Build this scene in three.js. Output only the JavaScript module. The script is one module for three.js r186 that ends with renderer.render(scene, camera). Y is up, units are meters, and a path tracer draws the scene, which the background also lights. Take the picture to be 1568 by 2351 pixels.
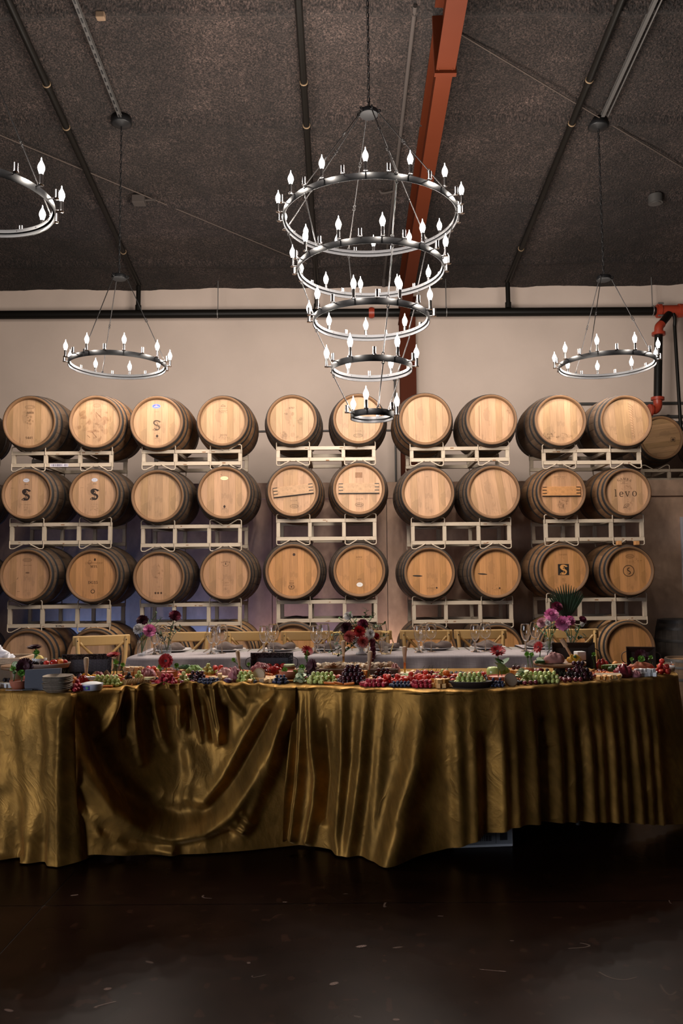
import * as THREE from 'three';
import { mergeGeometries } from 'three/addons/utils/BufferGeometryUtils.js';
import { RoundedBoxGeometry } from 'three/addons/geometries/RoundedBoxGeometry.js';

// ------------------------------------------------------------------ camera, sky, exposure
const scene = new THREE.Scene();
const camera = new THREE.PerspectiveCamera(65.46, 1568 / 2351, 0.05, 80);
camera.position.set(0, 1.3, 0);
camera.rotation.order = 'YXZ';
camera.rotation.set(THREE.MathUtils.degToRad(4.6), 0, THREE.MathUtils.degToRad(-0.45));
scene.add(camera);
scene.background = new THREE.Color(0.80, 0.86, 1.0).multiplyScalar(7.8);   // evening sky, comes in only through the roller door in the left wall
const renderer = new THREE.WebGLRenderer({ antialias: true });
renderer.toneMapping = THREE.LinearToneMapping;
renderer.toneMappingExposure = 1.0;
renderer.shadowMap.enabled = true;
const BULB = 1.25, BULB_COLOR = new THREE.Color(1.0, 0.90, 0.80), BLUE = 2.4;

// ------------------------------------------------------------------ helpers
function mulberry(a) { return () => { a |= 0; a = a + 0x6D2B79F5 | 0; let t = Math.imul(a ^ a >>> 15, 1 | a); t = t + Math.imul(t ^ t >>> 7, 61 | t) ^ t; return ((t ^ t >>> 14) >>> 0) / 4294967296; }; }
const rnd = mulberry(7), rr = (a, b) => a + (b - a) * rnd();
const D = (x) => x * Math.PI / 180, V3 = (x, y, z) => new THREE.Vector3(x, y, z);
const taken = {};
function numbered(n) { const k = taken[n] = (taken[n] ?? -1) + 1; return k ? n + '_' + String(k).padStart(3, '0') : n; }
function tag(o, label, category, group, kind) { o.userData = { ...o.userData, label, category }; if (group) o.userData.group = group; if (kind) o.userData.kind = kind; return o; }
function add(o, [x, y, z] = [0, 0, 0], turn = 0) { scene.add(o); o.position.set(x, y, z); o.rotation.y = turn; return o; }
function thing(name, label, category, pos, turn = 0, group) { const o = new THREE.Group(); o.name = numbered(name); add(o, pos, turn); return tag(o, label, category, group); }
function part(name, geo, mat, parent, label) {
  const m = new THREE.Mesh(Array.isArray(geo) ? join(geo) : geo, mat);
  m.castShadow = m.receiveShadow = true; m.name = parent === scene ? numbered(name) : name; parent.add(m);
  if (label) m.userData.label = label;
  return m;
}
function single(name, label, category, geo, mat, pos, turn = 0, group) { const m = part(name, geo, mat, scene); add(m, pos, turn); return tag(m, label, category, group); }
function struct(name, geo, mat) { const m = part(name, geo, mat, scene); m.userData.kind = 'structure'; return m; }
function join(list) {
  const l = list.map((g) => { const h = g.index ? g.toNonIndexed() : g.clone(); for (const k of Object.keys(h.attributes)) if (!['position', 'normal', 'uv'].includes(k)) h.deleteAttribute(k); return h; });
  return l.length === 1 ? l[0] : mergeGeometries(l);
}
function copyOf(o, label, pos, turn = 0, group) {
  const c = o.clone(); c.name = numbered(o.name.replace(/_\d{3}$/, '')); add(c, pos, turn);
  c.userData = { ...o.userData, label }; if (group) c.userData.group = group;
  return c;
}
const bx = (w, h, d, x = 0, y = 0, z = 0, b = 0) => (b ? new RoundedBoxGeometry(w, h, d, 1, b) : new THREE.BoxGeometry(w, h, d)).translate(x, y, z);
function rod(a, b, r, seg = 8, r2 = r) {
  const A = V3(...a), B = V3(...b), d = B.clone().sub(A), g = new THREE.CylinderGeometry(r2, r, d.length(), seg);
  g.applyQuaternion(new THREE.Quaternion().setFromUnitVectors(V3(0, 1, 0), d.normalize()));
  const m = A.add(B).multiplyScalar(0.5); return g.translate(m.x, m.y, m.z);
}
const tube = (pts, r, n = 24, seg = 6, closed = false) => new THREE.TubeGeometry(new THREE.CatmullRomCurve3(pts.map((p) => V3(...p)), closed, 'centripetal'), n, r, seg, closed);
const bent = (pts, r, seg = 6) => { const c = new THREE.CurvePath(); for (let i = 1; i < pts.length; i++) c.add(new THREE.LineCurve3(V3(...pts[i - 1]), V3(...pts[i]))); return new THREE.TubeGeometry(c, pts.length * 6, r, seg, false); };
const lathe = (pts, seg = 24) => new THREE.LatheGeometry(pts.map(([x, y]) => new THREE.Vector2(x, y)), seg);
const ball = (r, a = 12, b = 8) => new THREE.SphereGeometry(r, a, b);
function smooth(pts, n = 24) { return new THREE.SplineCurve(pts.map(([x, y]) => new THREE.Vector2(x, y))).getPoints(n).map((p) => [Math.max(p.x, 0), p.y]); }

// ------------------------------------------------------------------ textures
function hash(x, y, s) { let h = Math.imul(x, 374761393) + Math.imul(y, 668265263) + Math.imul(s, 974711); h = Math.imul(h ^ h >>> 13, 1274126177); return ((h ^ h >>> 16) >>> 0) / 4294967296; }
function vnoise(x, y, px, py, s) {
  const x0 = Math.floor(x), y0 = Math.floor(y), fx = x - x0, fy = y - y0, u = fx * fx * (3 - 2 * fx), v = fy * fy * (3 - 2 * fy), m = (a, n) => ((a % n) + n) % n;
  const a = hash(m(x0, px), m(y0, py), s), b = hash(m(x0 + 1, px), m(y0, py), s), c = hash(m(x0, px), m(y0 + 1, py), s), d = hash(m(x0 + 1, px), m(y0 + 1, py), s);
  return (a + (b - a) * u) * (1 - v) + (c + (d - c) * u) * v;
}
function fbm(u, v, fx, fy, oct, s) { let t = 0, a = 0.5, n = 0; for (let i = 0; i < oct; i++) { t += a * vnoise(u * fx, v * fy, fx, fy, s + i); n += a; a *= 0.5; fx *= 2; fy *= 2; } return t / n; }
function tex(n, f, srgb, rx = 1, ry = 1) {
  const a = new Uint8Array(n * n * 4);
  for (let y = 0; y < n; y++) for (let x = 0; x < n; x++) { let c = f(x / n, y / n); if (typeof c === 'number') c = [c, c, c]; const o = (y * n + x) * 4; for (let k = 0; k < 3; k++) a[o + k] = Math.max(0, Math.min(255, c[k] * 255)); a[o + 3] = 255; }
  const t = new THREE.DataTexture(a, n, n); t.wrapS = t.wrapT = THREE.RepeatWrapping; t.magFilter = THREE.LinearFilter; t.repeat.set(rx, ry);
  if (srgb) t.colorSpace = THREE.SRGBColorSpace; t.needsUpdate = true; return t;
}
const grain = (u, v) => { const w = fbm(u, v, 3, 2, 2, 11) * 0.25, a = fbm(u + w * 0.2, v, 46, 3, 3, 3), b = fbm(u, v, 6, 2, 3, 9), c = fbm(u, v, 130, 8, 2, 5); return 0.74 + 0.11 * a + 0.13 * b + 0.08 * c; };
const T = {
  grain: tex(512, (u, v) => { const g = grain(u, v), s = fbm(u, v, 5, 4, 4, 21) > 0.66 ? 0.94 : 1; return [g * s, g * s * 0.985, g * s * 0.96]; }, true, 1 / 0.42, 1 / 0.62),
  stave: tex(512, (u, v) => { const g = grain(v, u), s = 0.75 + 0.5 * fbm(u, v, 4, 6, 4, 31); return [g * s, g * s * 0.97, g * s * 0.93]; }, true),
  pop: tex(1024, (u, v) => { const a = fbm(u, v, 150, 150, 3, 1), b = fbm(u, v, 7, 12, 5, 2), c = hash(Math.floor(u * 1024), Math.floor(v * 1024), 3) > 0.988 ? 0.55 : 0, s = fbm(u, v, 200, 200, 2, 41); return ((t) => [t, t * 0.955, t * 0.93])(0.16 + 0.55 * Math.max(0, a - 0.28) * (0.5 + b) + c * b * 1.2 + 0.35 * Math.max(0, s - 0.35)); }, true, 1 / 1.7, 1 / 1.7),
  popBump: tex(1024, (u, v) => 0.6 * fbm(u, v, 120, 120, 4, 1) + 0.4 * fbm(u, v, 20, 20, 3, 6), false, 1 / 1.7, 1 / 1.7),
  plaster: tex(512, (u, v) => { const a = 0.9 + 0.1 * fbm(u, v, 4, 4, 5, 71); return [a, a, a]; }, true, 1 / 3, 1 / 3),
  concrete: tex(1024, (u, v) => { const a = fbm(u, v, 4, 3, 6, 81), b = fbm(u, v, 60, 40, 3, 82), c = fbm(u, v, 14, 3, 3, 83); const g = 0.5 + 0.42 * a + 0.1 * b + 0.12 * c; return [g, g * 0.98, g * 0.96]; }, true, 1 / 2.6, 1 / 2.6),
  floor: tex(1024, (u, v) => { const a = fbm(u, v, 5, 5, 6, 91), b = fbm(u, v, 40, 40, 3, 92), sp = fbm(u, v, 70, 70, 2, 95) > 0.80 ? 0.25 : 0; const g = 0.35 + 0.45 * a + 0.2 * b + sp; return [g * 1.05, g * 0.93, g * 0.85]; }, true, 1 / 3.1, 1 / 3.1),
  floorRough: tex(512, (u, v) => 0.55 + 0.35 * fbm(u, v, 6, 6, 5, 97), false, 1 / 2.3, 1 / 2.3),
  nap: tex(1024, (u, v) => { const w = 0.15 * fbm(u, v, 6, 6, 3, 103), a = fbm(u + w, v + w, 7, 5, 5, 101), b = fbm(u + v * 0.3, v, 50, 20, 3, 102); const g = 0.55 + 0.5 * a * a + 0.22 * b; return [g, g, g]; }, true, 1 / 0.9, 1 / 0.9),
  napBump: tex(1024, (u, v) => { const w = 0.22 * fbm(u, v, 5, 5, 3, 113), r = Math.abs(fbm(u + w, v - w * 0.6, 13, 9, 5, 111) - 0.5) * 2; return 0.4 * Math.pow(1 - r, 4) + 0.6 * fbm(u + w, v, 34, 22, 4, 114); }, false, 1 / 0.9, 1 / 0.9),
  linen: tex(512, (u, v) => { const a = fbm(u, v, 120, 6, 2, 121), b = fbm(u, v, 6, 120, 2, 122); return 0.84 + 0.1 * a + 0.1 * b; }, true, 1 / 0.35, 1 / 0.35),
  hammer: tex(512, (u, v) => { const a = fbm(u, v, 60, 60, 2, 131); return a > 0.56 ? 0.95 : 0.4; }, true, 1 / 0.25, 1 / 0.25),
  weave: tex(256, (u, v) => { const x = (u * 12) % 1, y = (v * 12) % 1, h = (x - 0.5) ** 2 + (y - 0.5) ** 2 < 0.07; return h ? 0.12 : 0.75 + 0.2 * fbm(u, v, 24, 24, 2, 5); }, true, 1 / 0.12, 1 / 0.12),
  crumb: tex(256, (u, v) => 0.65 + 0.4 * fbm(u, v, 16, 16, 4, 141), true, 1 / 0.06, 1 / 0.06),
  berry: tex(128, (u, v) => 0.5 + 0.5 * Math.abs(Math.sin(u * Math.PI * 8) * Math.sin(v * Math.PI * 6 + Math.floor(u * 8) * 1.57)), false),
};
const C = (r, g, b) => new THREE.Color().setRGB(r, g, b);
const std = (c, roughness = 0.6, o = {}) => new THREE.MeshStandardMaterial({ color: Array.isArray(c) ? C(...c) : c, roughness, ...o });
const phy = (c, roughness = 0.6, o = {}) => new THREE.MeshPhysicalMaterial({ color: Array.isArray(c) ? C(...c) : c, roughness, ...o });
const M = {
  black: std([0.012, 0.012, 0.013], 0.42, { metalness: 0.3 }), blackPipe: phy([0.006, 0.005, 0.004], 0.45, { specularIntensity: 0.4 }), band: phy([0.0035, 0.0035, 0.004], 0.42, { specularIntensity: 0.35 }),
  chrome: std([0.42, 0.40, 0.40], 0.16, { metalness: 1 }), rod: std([0.03, 0.028, 0.028], 0.4, { metalness: 0.7 }),
  bulb: std([1, 1, 1], 0.3, { emissive: C(1, 0.95, 0.9), emissiveIntensity: 5 }),
  redPipe: std([0.30, 0.035, 0.015], 0.4), primer: phy([0.062, 0.0115, 0.003], 0.65, { specularIntensity: 0.25 }), zinc: std([0.32, 0.31, 0.30], 0.4, { metalness: 0.8 }), conduit: std([0.10, 0.094, 0.09], 0.5, { metalness: 0.5 }), dustCoat: std([0.05, 0.039, 0.034], 0.95),
  cream: std([0.52, 0.42, 0.315], 0.5, { map: T.plaster }), rust: std([0.22, 0.10, 0.04], 0.8),
  hoop: std([0.055, 0.05, 0.048], 0.5, { metalness: 0.45 }), stave: [std([0.25, 0.135, 0.065], 0.75, { map: T.stave }), std([0.14, 0.088, 0.055], 0.8, { map: T.stave }), std([0.47, 0.28, 0.14], 0.7, { map: T.stave })],
  litInnerBand: std([0.035, 0.035, 0.038], 0.45, { metalness: 0.3 }), chime: std([0.21, 0.11, 0.05], 0.7, { map: T.stave }),  // ring inner faces: paler than the outer band, bulb light put into the colour
  glass: phy([1, 1, 1], 0.03, { transmission: 0.95, thickness: 0, ior: 1.5 }), ribGlass: phy([0.9, 0.92, 0.92], 0.05, { transmission: 0.93, thickness: 0 }), water: phy([0.95, 0.97, 1], 0.02, { transmission: 1, thickness: 0, ior: 1.33 }),
  chair: std([0.50, 0.31, 0.12], 0.45), linen: std([0.44, 0.38, 0.385], 0.85, { map: T.linen }), napkin: std([0.16, 0.115, 0.10], 0.9, { map: T.linen }), china: phy([0.75, 0.74, 0.74], 0.2, { clearcoat: 0.5 }), steel: std([0.5, 0.5, 0.5], 0.25, { metalness: 1 }), gold: std([0.72, 0.5, 0.2], 0.25, { metalness: 1 }),
  glassWall: phy([1, 1, 1], 0.01, { transmission: 1, thickness: 0.002, ior: 1.5 }), green: std([0.055, 0.13, 0.03], 0.6, { side: 2 }), leafDark: std([0.02, 0.05, 0.018], 0.5, { side: 2 }), vine: std([0.045, 0.075, 0.03], 0.6, { side: 2 }), lime: std([0.16, 0.36, 0.05], 0.6, { side: 2 }),
};

// ------------------------------------------------------------------ the shell of the building
const BACK = 11.6, SLOPE = 0.138, EAVE = 5.59, ceilY = (z) => EAVE + SLOPE * (BACK + z), XL = -5.6, XR = 6.2, ZF = 4.2;
{ // polished concrete floor: slabs with saw-cut joints
  struct('floor', bx(XR - XL + 0.6, 0.2, BACK + ZF + 0.6, (XL + XR) / 2, -0.106, (ZF - BACK) / 2), std([0.10, 0.085, 0.075], 0.9));
  const f = scene.getObjectByName('floor'), slabMat = phy([0.022, 0.0115, 0.008], 0.42, { map: T.floor, roughnessMap: T.floorRough, specularIntensity: 0.07, specularColor: C(1, 0.8, 0.68) });
  const xs = [XL - 0.3, -1.2, 3.4, XR + 0.3], zs = [-BACK - 0.3, -7.9, -3.29, 1.3, ZF + 0.3];
  for (let i = 0; i < 3; i++) for (let k = 0; k < 4; k++) {
    const w = xs[i + 1] - xs[i] - 0.004, d = zs[k + 1] - zs[k] - 0.004, g = new THREE.PlaneGeometry(w, d).rotateX(-Math.PI / 2), p = g.attributes.position, uv = g.attributes.uv, cx = (xs[i] + xs[i + 1]) / 2, cz = (zs[k] + zs[k + 1]) / 2;
    for (let n = 0; n < p.count; n++) uv.setXY(n, p.getX(n) + cx, p.getZ(n) + cz);
    g.translate(cx, 0, cz); part('slab', g, slabMat, f);
  }
}
{ // scuffs and worn patches of the sealer on the floor
  const cv = document.createElement('canvas'); cv.width = cv.height = 1024; const q = cv.getContext('2d'), R = mulberry(99);
  q.clearRect(0, 0, 1024, 1024);
  for (let i = 0; i < 34; i++) { const a = 0.08 + R() * 0.3; q.fillStyle = q.strokeStyle = `rgba(150,118,104,${a})`; const x = R() * 1024, y = R() * 1024; if (i % 3) { q.beginPath(); q.ellipse(x, y, 2 + R() * 8, 2 + R() * 3, R() * 3, 0, 7); q.fill(); } else { q.lineWidth = 1 + R() * 2.5; q.beginPath(); q.moveTo(x, y); q.quadraticCurveTo(x + R() * 60 - 30, y + R() * 40, x + R() * 90 - 45, y + R() * 60 - 30); q.stroke(); } }
  for (let i = 0; i < 24; i++) { q.fillStyle = 'rgba(165,130,120,0.09)'; q.beginPath(); q.ellipse(556 + R() * 8, 985 + R() * 8, 8 + R() * 7, 12 + R() * 9, 1.2, 0, 7); q.fill(); }
  const t = new THREE.CanvasTexture(cv); t.colorSpace = THREE.SRGBColorSpace;
  part('scuff_marks', new THREE.PlaneGeometry(2.6, 1.5).rotateX(-Math.PI / 2).translate(0.15, 0.0012, -2.75), new THREE.MeshStandardMaterial({ map: t, transparent: true, roughness: 0.7 }), scene.getObjectByName('floor'), 'pale scuffs and worn spots');
}
{ // sprayed ceiling: lumpy, with ridges over the purlins
  const nx = 180, nz = 420, W = XR - XL + 0.4, L = BACK + ZF + 0.2, g = new THREE.PlaneGeometry(W, L, nx, nz), p = g.attributes.position, uv = g.attributes.uv, col = new Float32Array(p.count * 3);
  for (let i = 0; i < p.count; i++) {
    const x = (XL + XR) / 2 + p.getX(i), z = (ZF - BACK) / 2 + p.getY(i), u = x / 12, v = z / 12; let y = ceilY(z);
    let ridge = 0; for (let k = -1; k < 13; k++) { const dz = z - (-10.84 + k * 1.405); ridge += Math.exp(-(dz * dz) / 0.0035) * (0.75 + 0.5 * fbm(u, k * 0.1, 20, 4, 2, 4)); }
    y -= 0.065 * ridge; y += 0.10 * (fbm(u + 5, v + 5, 14, 14, 4, 51) - 0.5) + 0.03 * (fbm(u + 5, v + 5, 70, 70, 3, 52) - 0.5);
    p.setXYZ(i, x, y, z); uv.setXY(i, x, z);
    const c = 0.42 + 1.15 * Math.pow(fbm(u + 3, v + 3, 22, 7, 5, 53), 1.4) - 0.22 * ridge; col.set([c, c * 0.98, c * 0.98], i * 3);
  }
  g.setAttribute('color', new THREE.BufferAttribute(col, 3)); g.computeVertexNormals();
  const m = struct('ceiling', g, std([0.30, 0.225, 0.20], 0.95, { map: T.pop, bumpMap: T.popBump, bumpScale: 0.025, vertexColors: true, side: 2 }));
  const roof = bx(W, 0.2, L + 0.3, (XL + XR) / 2, 0, 0); roof.rotateX(Math.atan(-SLOPE) * -1).translate(0, ceilY((ZF - BACK) / 2) + 0.32, (ZF - BACK) / 2);
  part('roof_deck', roof, M.dustCoat, m);
}
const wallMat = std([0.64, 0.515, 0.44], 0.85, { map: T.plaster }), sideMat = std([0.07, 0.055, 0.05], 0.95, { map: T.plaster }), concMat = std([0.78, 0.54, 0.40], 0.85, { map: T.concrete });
function uvMetres(g, ax) { const p = g.attributes.position, uv = g.attributes.uv; for (let i = 0; i < p.count; i++) uv.setXY(i, ax === 'x' ? p.getZ(i) : p.getX(i), p.getY(i)); return g; }
struct('wall_back', uvMetres(bx(XR - XL + 0.8, 6.3, 0.3, (XL + XR) / 2, 3.15, -BACK - 0.15)), wallMat);
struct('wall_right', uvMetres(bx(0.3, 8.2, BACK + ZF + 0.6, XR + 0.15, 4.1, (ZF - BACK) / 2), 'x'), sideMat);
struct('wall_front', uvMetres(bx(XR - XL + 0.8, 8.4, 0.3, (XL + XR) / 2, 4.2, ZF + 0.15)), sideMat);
{ // left wall with an open roller door towards the street
  const x = XL - 0.15, z0 = -0.9, z1 = 4.0, h = 3.3;
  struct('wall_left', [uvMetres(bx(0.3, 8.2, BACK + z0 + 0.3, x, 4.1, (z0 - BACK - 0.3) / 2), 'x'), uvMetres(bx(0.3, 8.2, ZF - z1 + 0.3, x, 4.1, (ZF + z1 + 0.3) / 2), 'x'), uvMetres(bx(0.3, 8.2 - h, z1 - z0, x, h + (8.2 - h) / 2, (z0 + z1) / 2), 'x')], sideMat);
  struct('door_1', [bx(0.36, h, 0.08, x, h / 2, z0 + 0.04), bx(0.36, h, 0.08, x, h / 2, z1 - 0.04), bx(0.36, 0.3, z1 - z0, x, h - 0.15, (z0 + z1) / 2)], M.conduit);
}
{ // concrete stem wall standing proud of the upper wall: panels with joints, a ledge on top
  const H = 2.46, z = -9.9, seams = [XL, -2.35, -0.86, 0.56, 2.02, 4.35, XR];
  const core = struct('wall_back_lower', bx(XR - XL, H - 0.02, BACK - 9.9 - 0.05, (XL + XR) / 2, (H - 0.02) / 2, -(BACK + 9.95) / 2 + 0.0), std([0.14, 0.12, 0.11], 0.95));
  for (let i = 0; i + 1 < seams.length; i++) { const w = seams[i + 1] - seams[i] - 0.008, c = (seams[i] + seams[i + 1]) / 2; part('concrete_panel', uvMetres(bx(w, H - 0.201, 0.05, c, (H - 0.201) / 2, z + 0.02)), concMat, core); part('concrete_coping', uvMetres(bx(w, 0.2, 0.08, c, H - 0.1, z + 0.03, 0.006)), concMat, core); }
}

// ------------------------------------------------------------------ steel frame, pipes
{ // column and rafter: I-sections with red-brown primer
  const I = (w, h, tf, tw) => { const s = new THREE.Shape(); const a = w / 2, b = h / 2, t = tw / 2; [[-a, -b], [a, -b], [a, -b + tf], [t, -b + tf], [t, b - tf], [a, b - tf], [a, b], [-a, b], [-a, b - tf], [-t, b - tf], [-t, -b + tf], [-a, -b + tf]].forEach(([x, y], i) => i ? s.lineTo(x, y) : s.moveTo(x, y)); return s; };
  const col = new THREE.ExtrudeGeometry(I(0.23, 0.2, 0.014, 0.012), { depth: 5.35, bevelEnabled: false }).rotateX(-Math.PI / 2);
  const o = thing('steel_column', 'red-brown primed steel column standing against the beige wall behind the barrels', 'column', [0.985, 0, -11.45]);
  o.userData.kind = 'structure';
  part('shaft', col, M.primer, o); part('cap_plate', bx(0.28, 0.02, 0.24, 0, 5.35, 0), M.primer, o);
  const b = thing('steel_beam', 'red-brown steel roof beam running under the dark ceiling behind the large chandelier', 'beam', [0.93, ceilY(-11.55) - 0.33, -11.55]); b.userData.kind = 'structure';
  const len = 15.2, turn = (g) => g.rotateX(-Math.atan(SLOPE) * -1 * -1);
  const sec = (l0, l1, w, h) => new THREE.ExtrudeGeometry(I(w, h, 0.016, 0.012), { depth: l1 - l0, bevelEnabled: false }).translate(0, 0, l0);
  part('rafter', turn(sec(0, 4.95, 0.145, 0.56)), M.primer, b); part('rafter', turn(sec(5.0, len, 0.165, 0.60)), M.primer, b);
  part('splice_plate', turn(bx(0.19, 0.64, 0.045, 0, -0.01, 4.975)), M.primer, b);
  for (const s of [-1, 1]) for (let k = 0; k < 3; k++) part('bolt', turn(new THREE.CylinderGeometry(0.013, 0.013, 0.09, 6).rotateX(Math.PI / 2).translate(s * 0.06, -0.29 + 0.03 * k, 4.975)), M.primer, b);
}
{ // sprinkler main along the back wall
  const y = 5.125, z = -11.35, o = thing('sprinkler_main_pipe', 'thick black sprinkler main running level along the top of the beige wall', 'pipe', [0, y, z]);
  part('pipe', rod([XL, 0.012, 0], [4.60, -0.01, 0], 0.062, 20), M.blackPipe, o);
  part('coupling', [rod([0.42, 0, 0], [0.50, 0, 0], 0.074, 20), rod([0.44, 0, 0], [0.48, 0, 0], 0.082, 20)], M.redPipe, o, 'red coupling');
  for (const x of [-1.78, 1.55, 4.56]) part('hanger', [rod([x, 0.07, 0], [x, ceilY(z) - y, 0], 0.007), new THREE.TorusGeometry(0.068, 0.008, 6, 20).rotateY(Math.PI / 2).translate(x, 0, 0)], M.zinc, o);
  const branch = (name, label, x, lean, zb) => {
    const off = 0.075, yb = ceilY(zb) - off, z1 = 3.8, b = thing(name, label, 'pipe', [x, yb, zb]);
    part('pipe', rod([0, 0, 0], [lean, ceilY(z1) - ceilY(zb), z1 - zb], 0.034, 12), M.blackPipe, b);
    part('drop', [rod([0, 0.01, 0], [0, y + 0.06 - yb, 0], 0.034, 12), ball(0.042, 12, 8), rod([0, y + 0.12 - yb, 0], [0, y + 0.04 - yb, 0], 0.045, 12)], M.blackPipe, b);
    for (const t of [0.055, 0.215, 0.255, 0.6]) { const a = V3(0, 0, 0).lerp(V3(lean, ceilY(z1) - ceilY(zb), z1 - zb), t), d = 0.05; part('coupling', rod([a.x, a.y, a.z], [a.x, a.y + d * SLOPE, a.z + d], 0.043, 12), M.blackPipe, b); part('band', rod([a.x, a.y + d * SLOPE, a.z + d], [a.x, a.y + (d + 0.012) * SLOPE, a.z + d + 0.012], 0.041, 12), std([0.25, 0.17, 0.1], 0.6), b, 'worn tan band'); }
    for (const t of [0.4, 0.8]) { const zz = (z1 - zb) * t, yy = (ceilY(z1) - ceilY(zb)) * t; part('hanger', rod([0, yy, zz], [0, yy + off + 0.02, zz], 0.006), M.zinc, b); }
  };
  branch('sprinkler_branch_pipe', 'black sprinkler branch pipe on the ceiling, the one nearest the partly seen left chandelier', -2.93, 0.36, -11.3);
  branch('sprinkler_branch_pipe', 'black sprinkler branch pipe on the ceiling passing behind the large five-ring chandelier', -0.335, 0.0, -11.3);
  branch('sprinkler_branch_pipe', 'black sprinkler branch pipe on the ceiling between the red beam and right chandelier', 2.446, 0.0, -11.3);
}
{ // riser with red grooved couplings at the right
  const o = thing('sprinkler_riser', 'black sprinkler riser with bright red couplings beside the right chandelier', 'pipe', [4.60, 5.11, -11.3]);
  part('tee', [rod([0, 0, -0.02], [0.75, 0, -0.02], 0.082, 18), rod([0.02, 0, -0.02], [0.06, 0, -0.02], 0.105, 18), rod([0.32, 0, -0.02], [0.38, 0, -0.02], 0.1, 18)], M.redPipe, o);
  for (const [a, b] of [[0.085, 0.06], [0.085, -0.06], [-0.09, 0.05]]) part('bolt', rod([0.0, a, b], [0.08, a, b], 0.013, 6), M.zinc, o);
  part('offset', rod([0.16, -0.07, 0.03], [-0.02, -0.27, 0.16], 0.055, 14), M.blackPipe, o);
  part('elbow', [tube([[-0.0, -0.25, 0.15], [-0.045, -0.30, 0.17], [-0.055, -0.42, 0.17]], 0.062, 14, 14), rod([-0.055, -0.38, 0.17], [-0.056, -0.42, 0.17], 0.095, 14)], M.redPipe, o);
  part('riser', rod([-0.055, -0.4, 0.17], [-0.105, -1.33, 0.17], 0.056, 16), M.blackPipe, o);
  part('elbow', [rod([-0.105, -1.32, 0.17], [-0.107, -1.36, 0.17], 0.092, 14), tube([[-0.107, -1.34, 0.17], [-0.11, -1.44, 0.17], [-0.15, -1.5, 0.18], [-0.24, -1.51, 0.2]], 0.062, 16, 14), rod([-0.215, -1.51, 0.195], [-0.245, -1.51, 0.2], 0.088, 14)], M.redPipe, o);
  single('drain_pipe', 'slim black drain pipe hanging down right of the red-coupled sprinkler riser', 'pipe', [rod([0, 0, 0], [0.03, -1.7, 0], 0.024, 10), tube([[0, -0.02, 0], [0.0, 0.08, 0.02], [-0.02, 0.16, 0.02]], 0.026, 8, 8)], M.blackPipe, [4.85, 4.9, -11.3]);
}
{ // thin conduits fixed to the walls
  const w = -BACK + 0.03, line = (label, x0, x1, y, r, z = w) => single('conduit', label, 'conduit', [rod([0, 0, 0], [x1 - x0, 0, 0], r, 8), ...[0.12, 0.5, 0.88].map((t) => rod([(x1 - x0) * t, 0, 0], [(x1 - x0) * t + 0.03, 0, 0], r * 1.35, 8))], M.conduit, [x0, y, z]);
  line('thin grey conduit along the beige wall behind the top row of barrels', XL, 3.0, 3.43, 0.013);
  line('grey conduit on the beige wall just under the red riser elbow', 3.0, XR, 3.80, 0.022);
  line('upper one of three grey conduits behind the barrel on the ledge', 3.4, XR, 3.60, 0.024);
  line('middle one of three grey conduits behind the barrel on the ledge', 3.4, XR, 3.51, 0.024);
  line('lowest of three grey conduits behind the barrel on the ledge', 3.4, XR, 3.42, 0.024);
  single('conduit', 'thin grey vertical conduit on the wall just left of the steel column', 'conduit', [rod([0, 0, 0], [0, 1.75, 0], 0.014, 8), bx(0.05, 0.08, 0.05, 0, 1.75, 0.0)], M.conduit, [0.80, 2.46, w]);
  single('wall_panel', 'white panel on the concrete wall at the right edge of the picture', 'panel', [bx(0.6, 0.95, 0.03, 0, 0, 0, 0.006), bx(0.5, 0.85, 0.012, 0, 0, 0.015)], std([0.6, 0.58, 0.62], 0.5), [4.48, 1.52, -9.82]);
  single('coated_conduit', 'spray-coated conduit running along the ceiling left of the red beam', 'conduit', [rod([0, 0, 0], [0.03, 0.64, 4.7], 0.02, 8), rod([0, 0, 0], [-0.005, -0.11, -0.02], 0.028, 8), tube([[0.01, 0.27, 2.1], [-0.14, 0.25, 2.1], [-0.16, 0.28, 2.1]], 0.014, 10, 6)], M.dustCoat, [0.645, ceilY(-11.25) - 0.045, -11.25]);
  const rodAt = (label, a, b) => { const y0 = ceilY(a[1]) - 0.05, y1 = ceilY(b[1]) - 0.05; single('brace_rod', label, 'rod', rod([0, 0, 0], [b[0] - a[0], y1 - y0, b[1] - a[1]], 0.007, 6), std([0.085, 0.062, 0.05], 0.9), [a[0], y0, a[1]]); };
  rodAt('thin diagonal brace rod crossing the ceiling left of the large chandelier', [-4.2, -7.65], [-0.3, -10.93]);
  rodAt('thin diagonal brace rod crossing the ceiling right of the red beam', [1.1, -6.85], [5.6, -9.9]);
  single('junction_box', 'small square junction box on the ceiling right of the left chandelier chain', 'box', [bx(0.15, 0.1, 0.13, 0, 0, 0, 0.012), rod([0.0, 0.0, 0], [0.2, 0.0, 0.02], 0.012)], M.dustCoat, [-2.42, ceilY(-9.3) - 0.06, -9.3]);
  single('junction_box', 'small grey round box on the ceiling near the right edge', 'box', [rod([0, -0.05, 0], [0, 0.05, 0], 0.085, 14), rod([0, -0.06, 0], [0, -0.05, 0], 0.06, 14)], M.conduit, [3.85, ceilY(-9.36) - 0.06, -9.36]);
  single('junction_box', 'small tan box under the ceiling strut at the top left', 'box', bx(0.08, 0.06, 0.06, 0, 0, 0, 0.01), std([0.2, 0.13, 0.08], 0.8), [-2.08, ceilY(-6.62) - 0.06, -6.62]);
}
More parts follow.
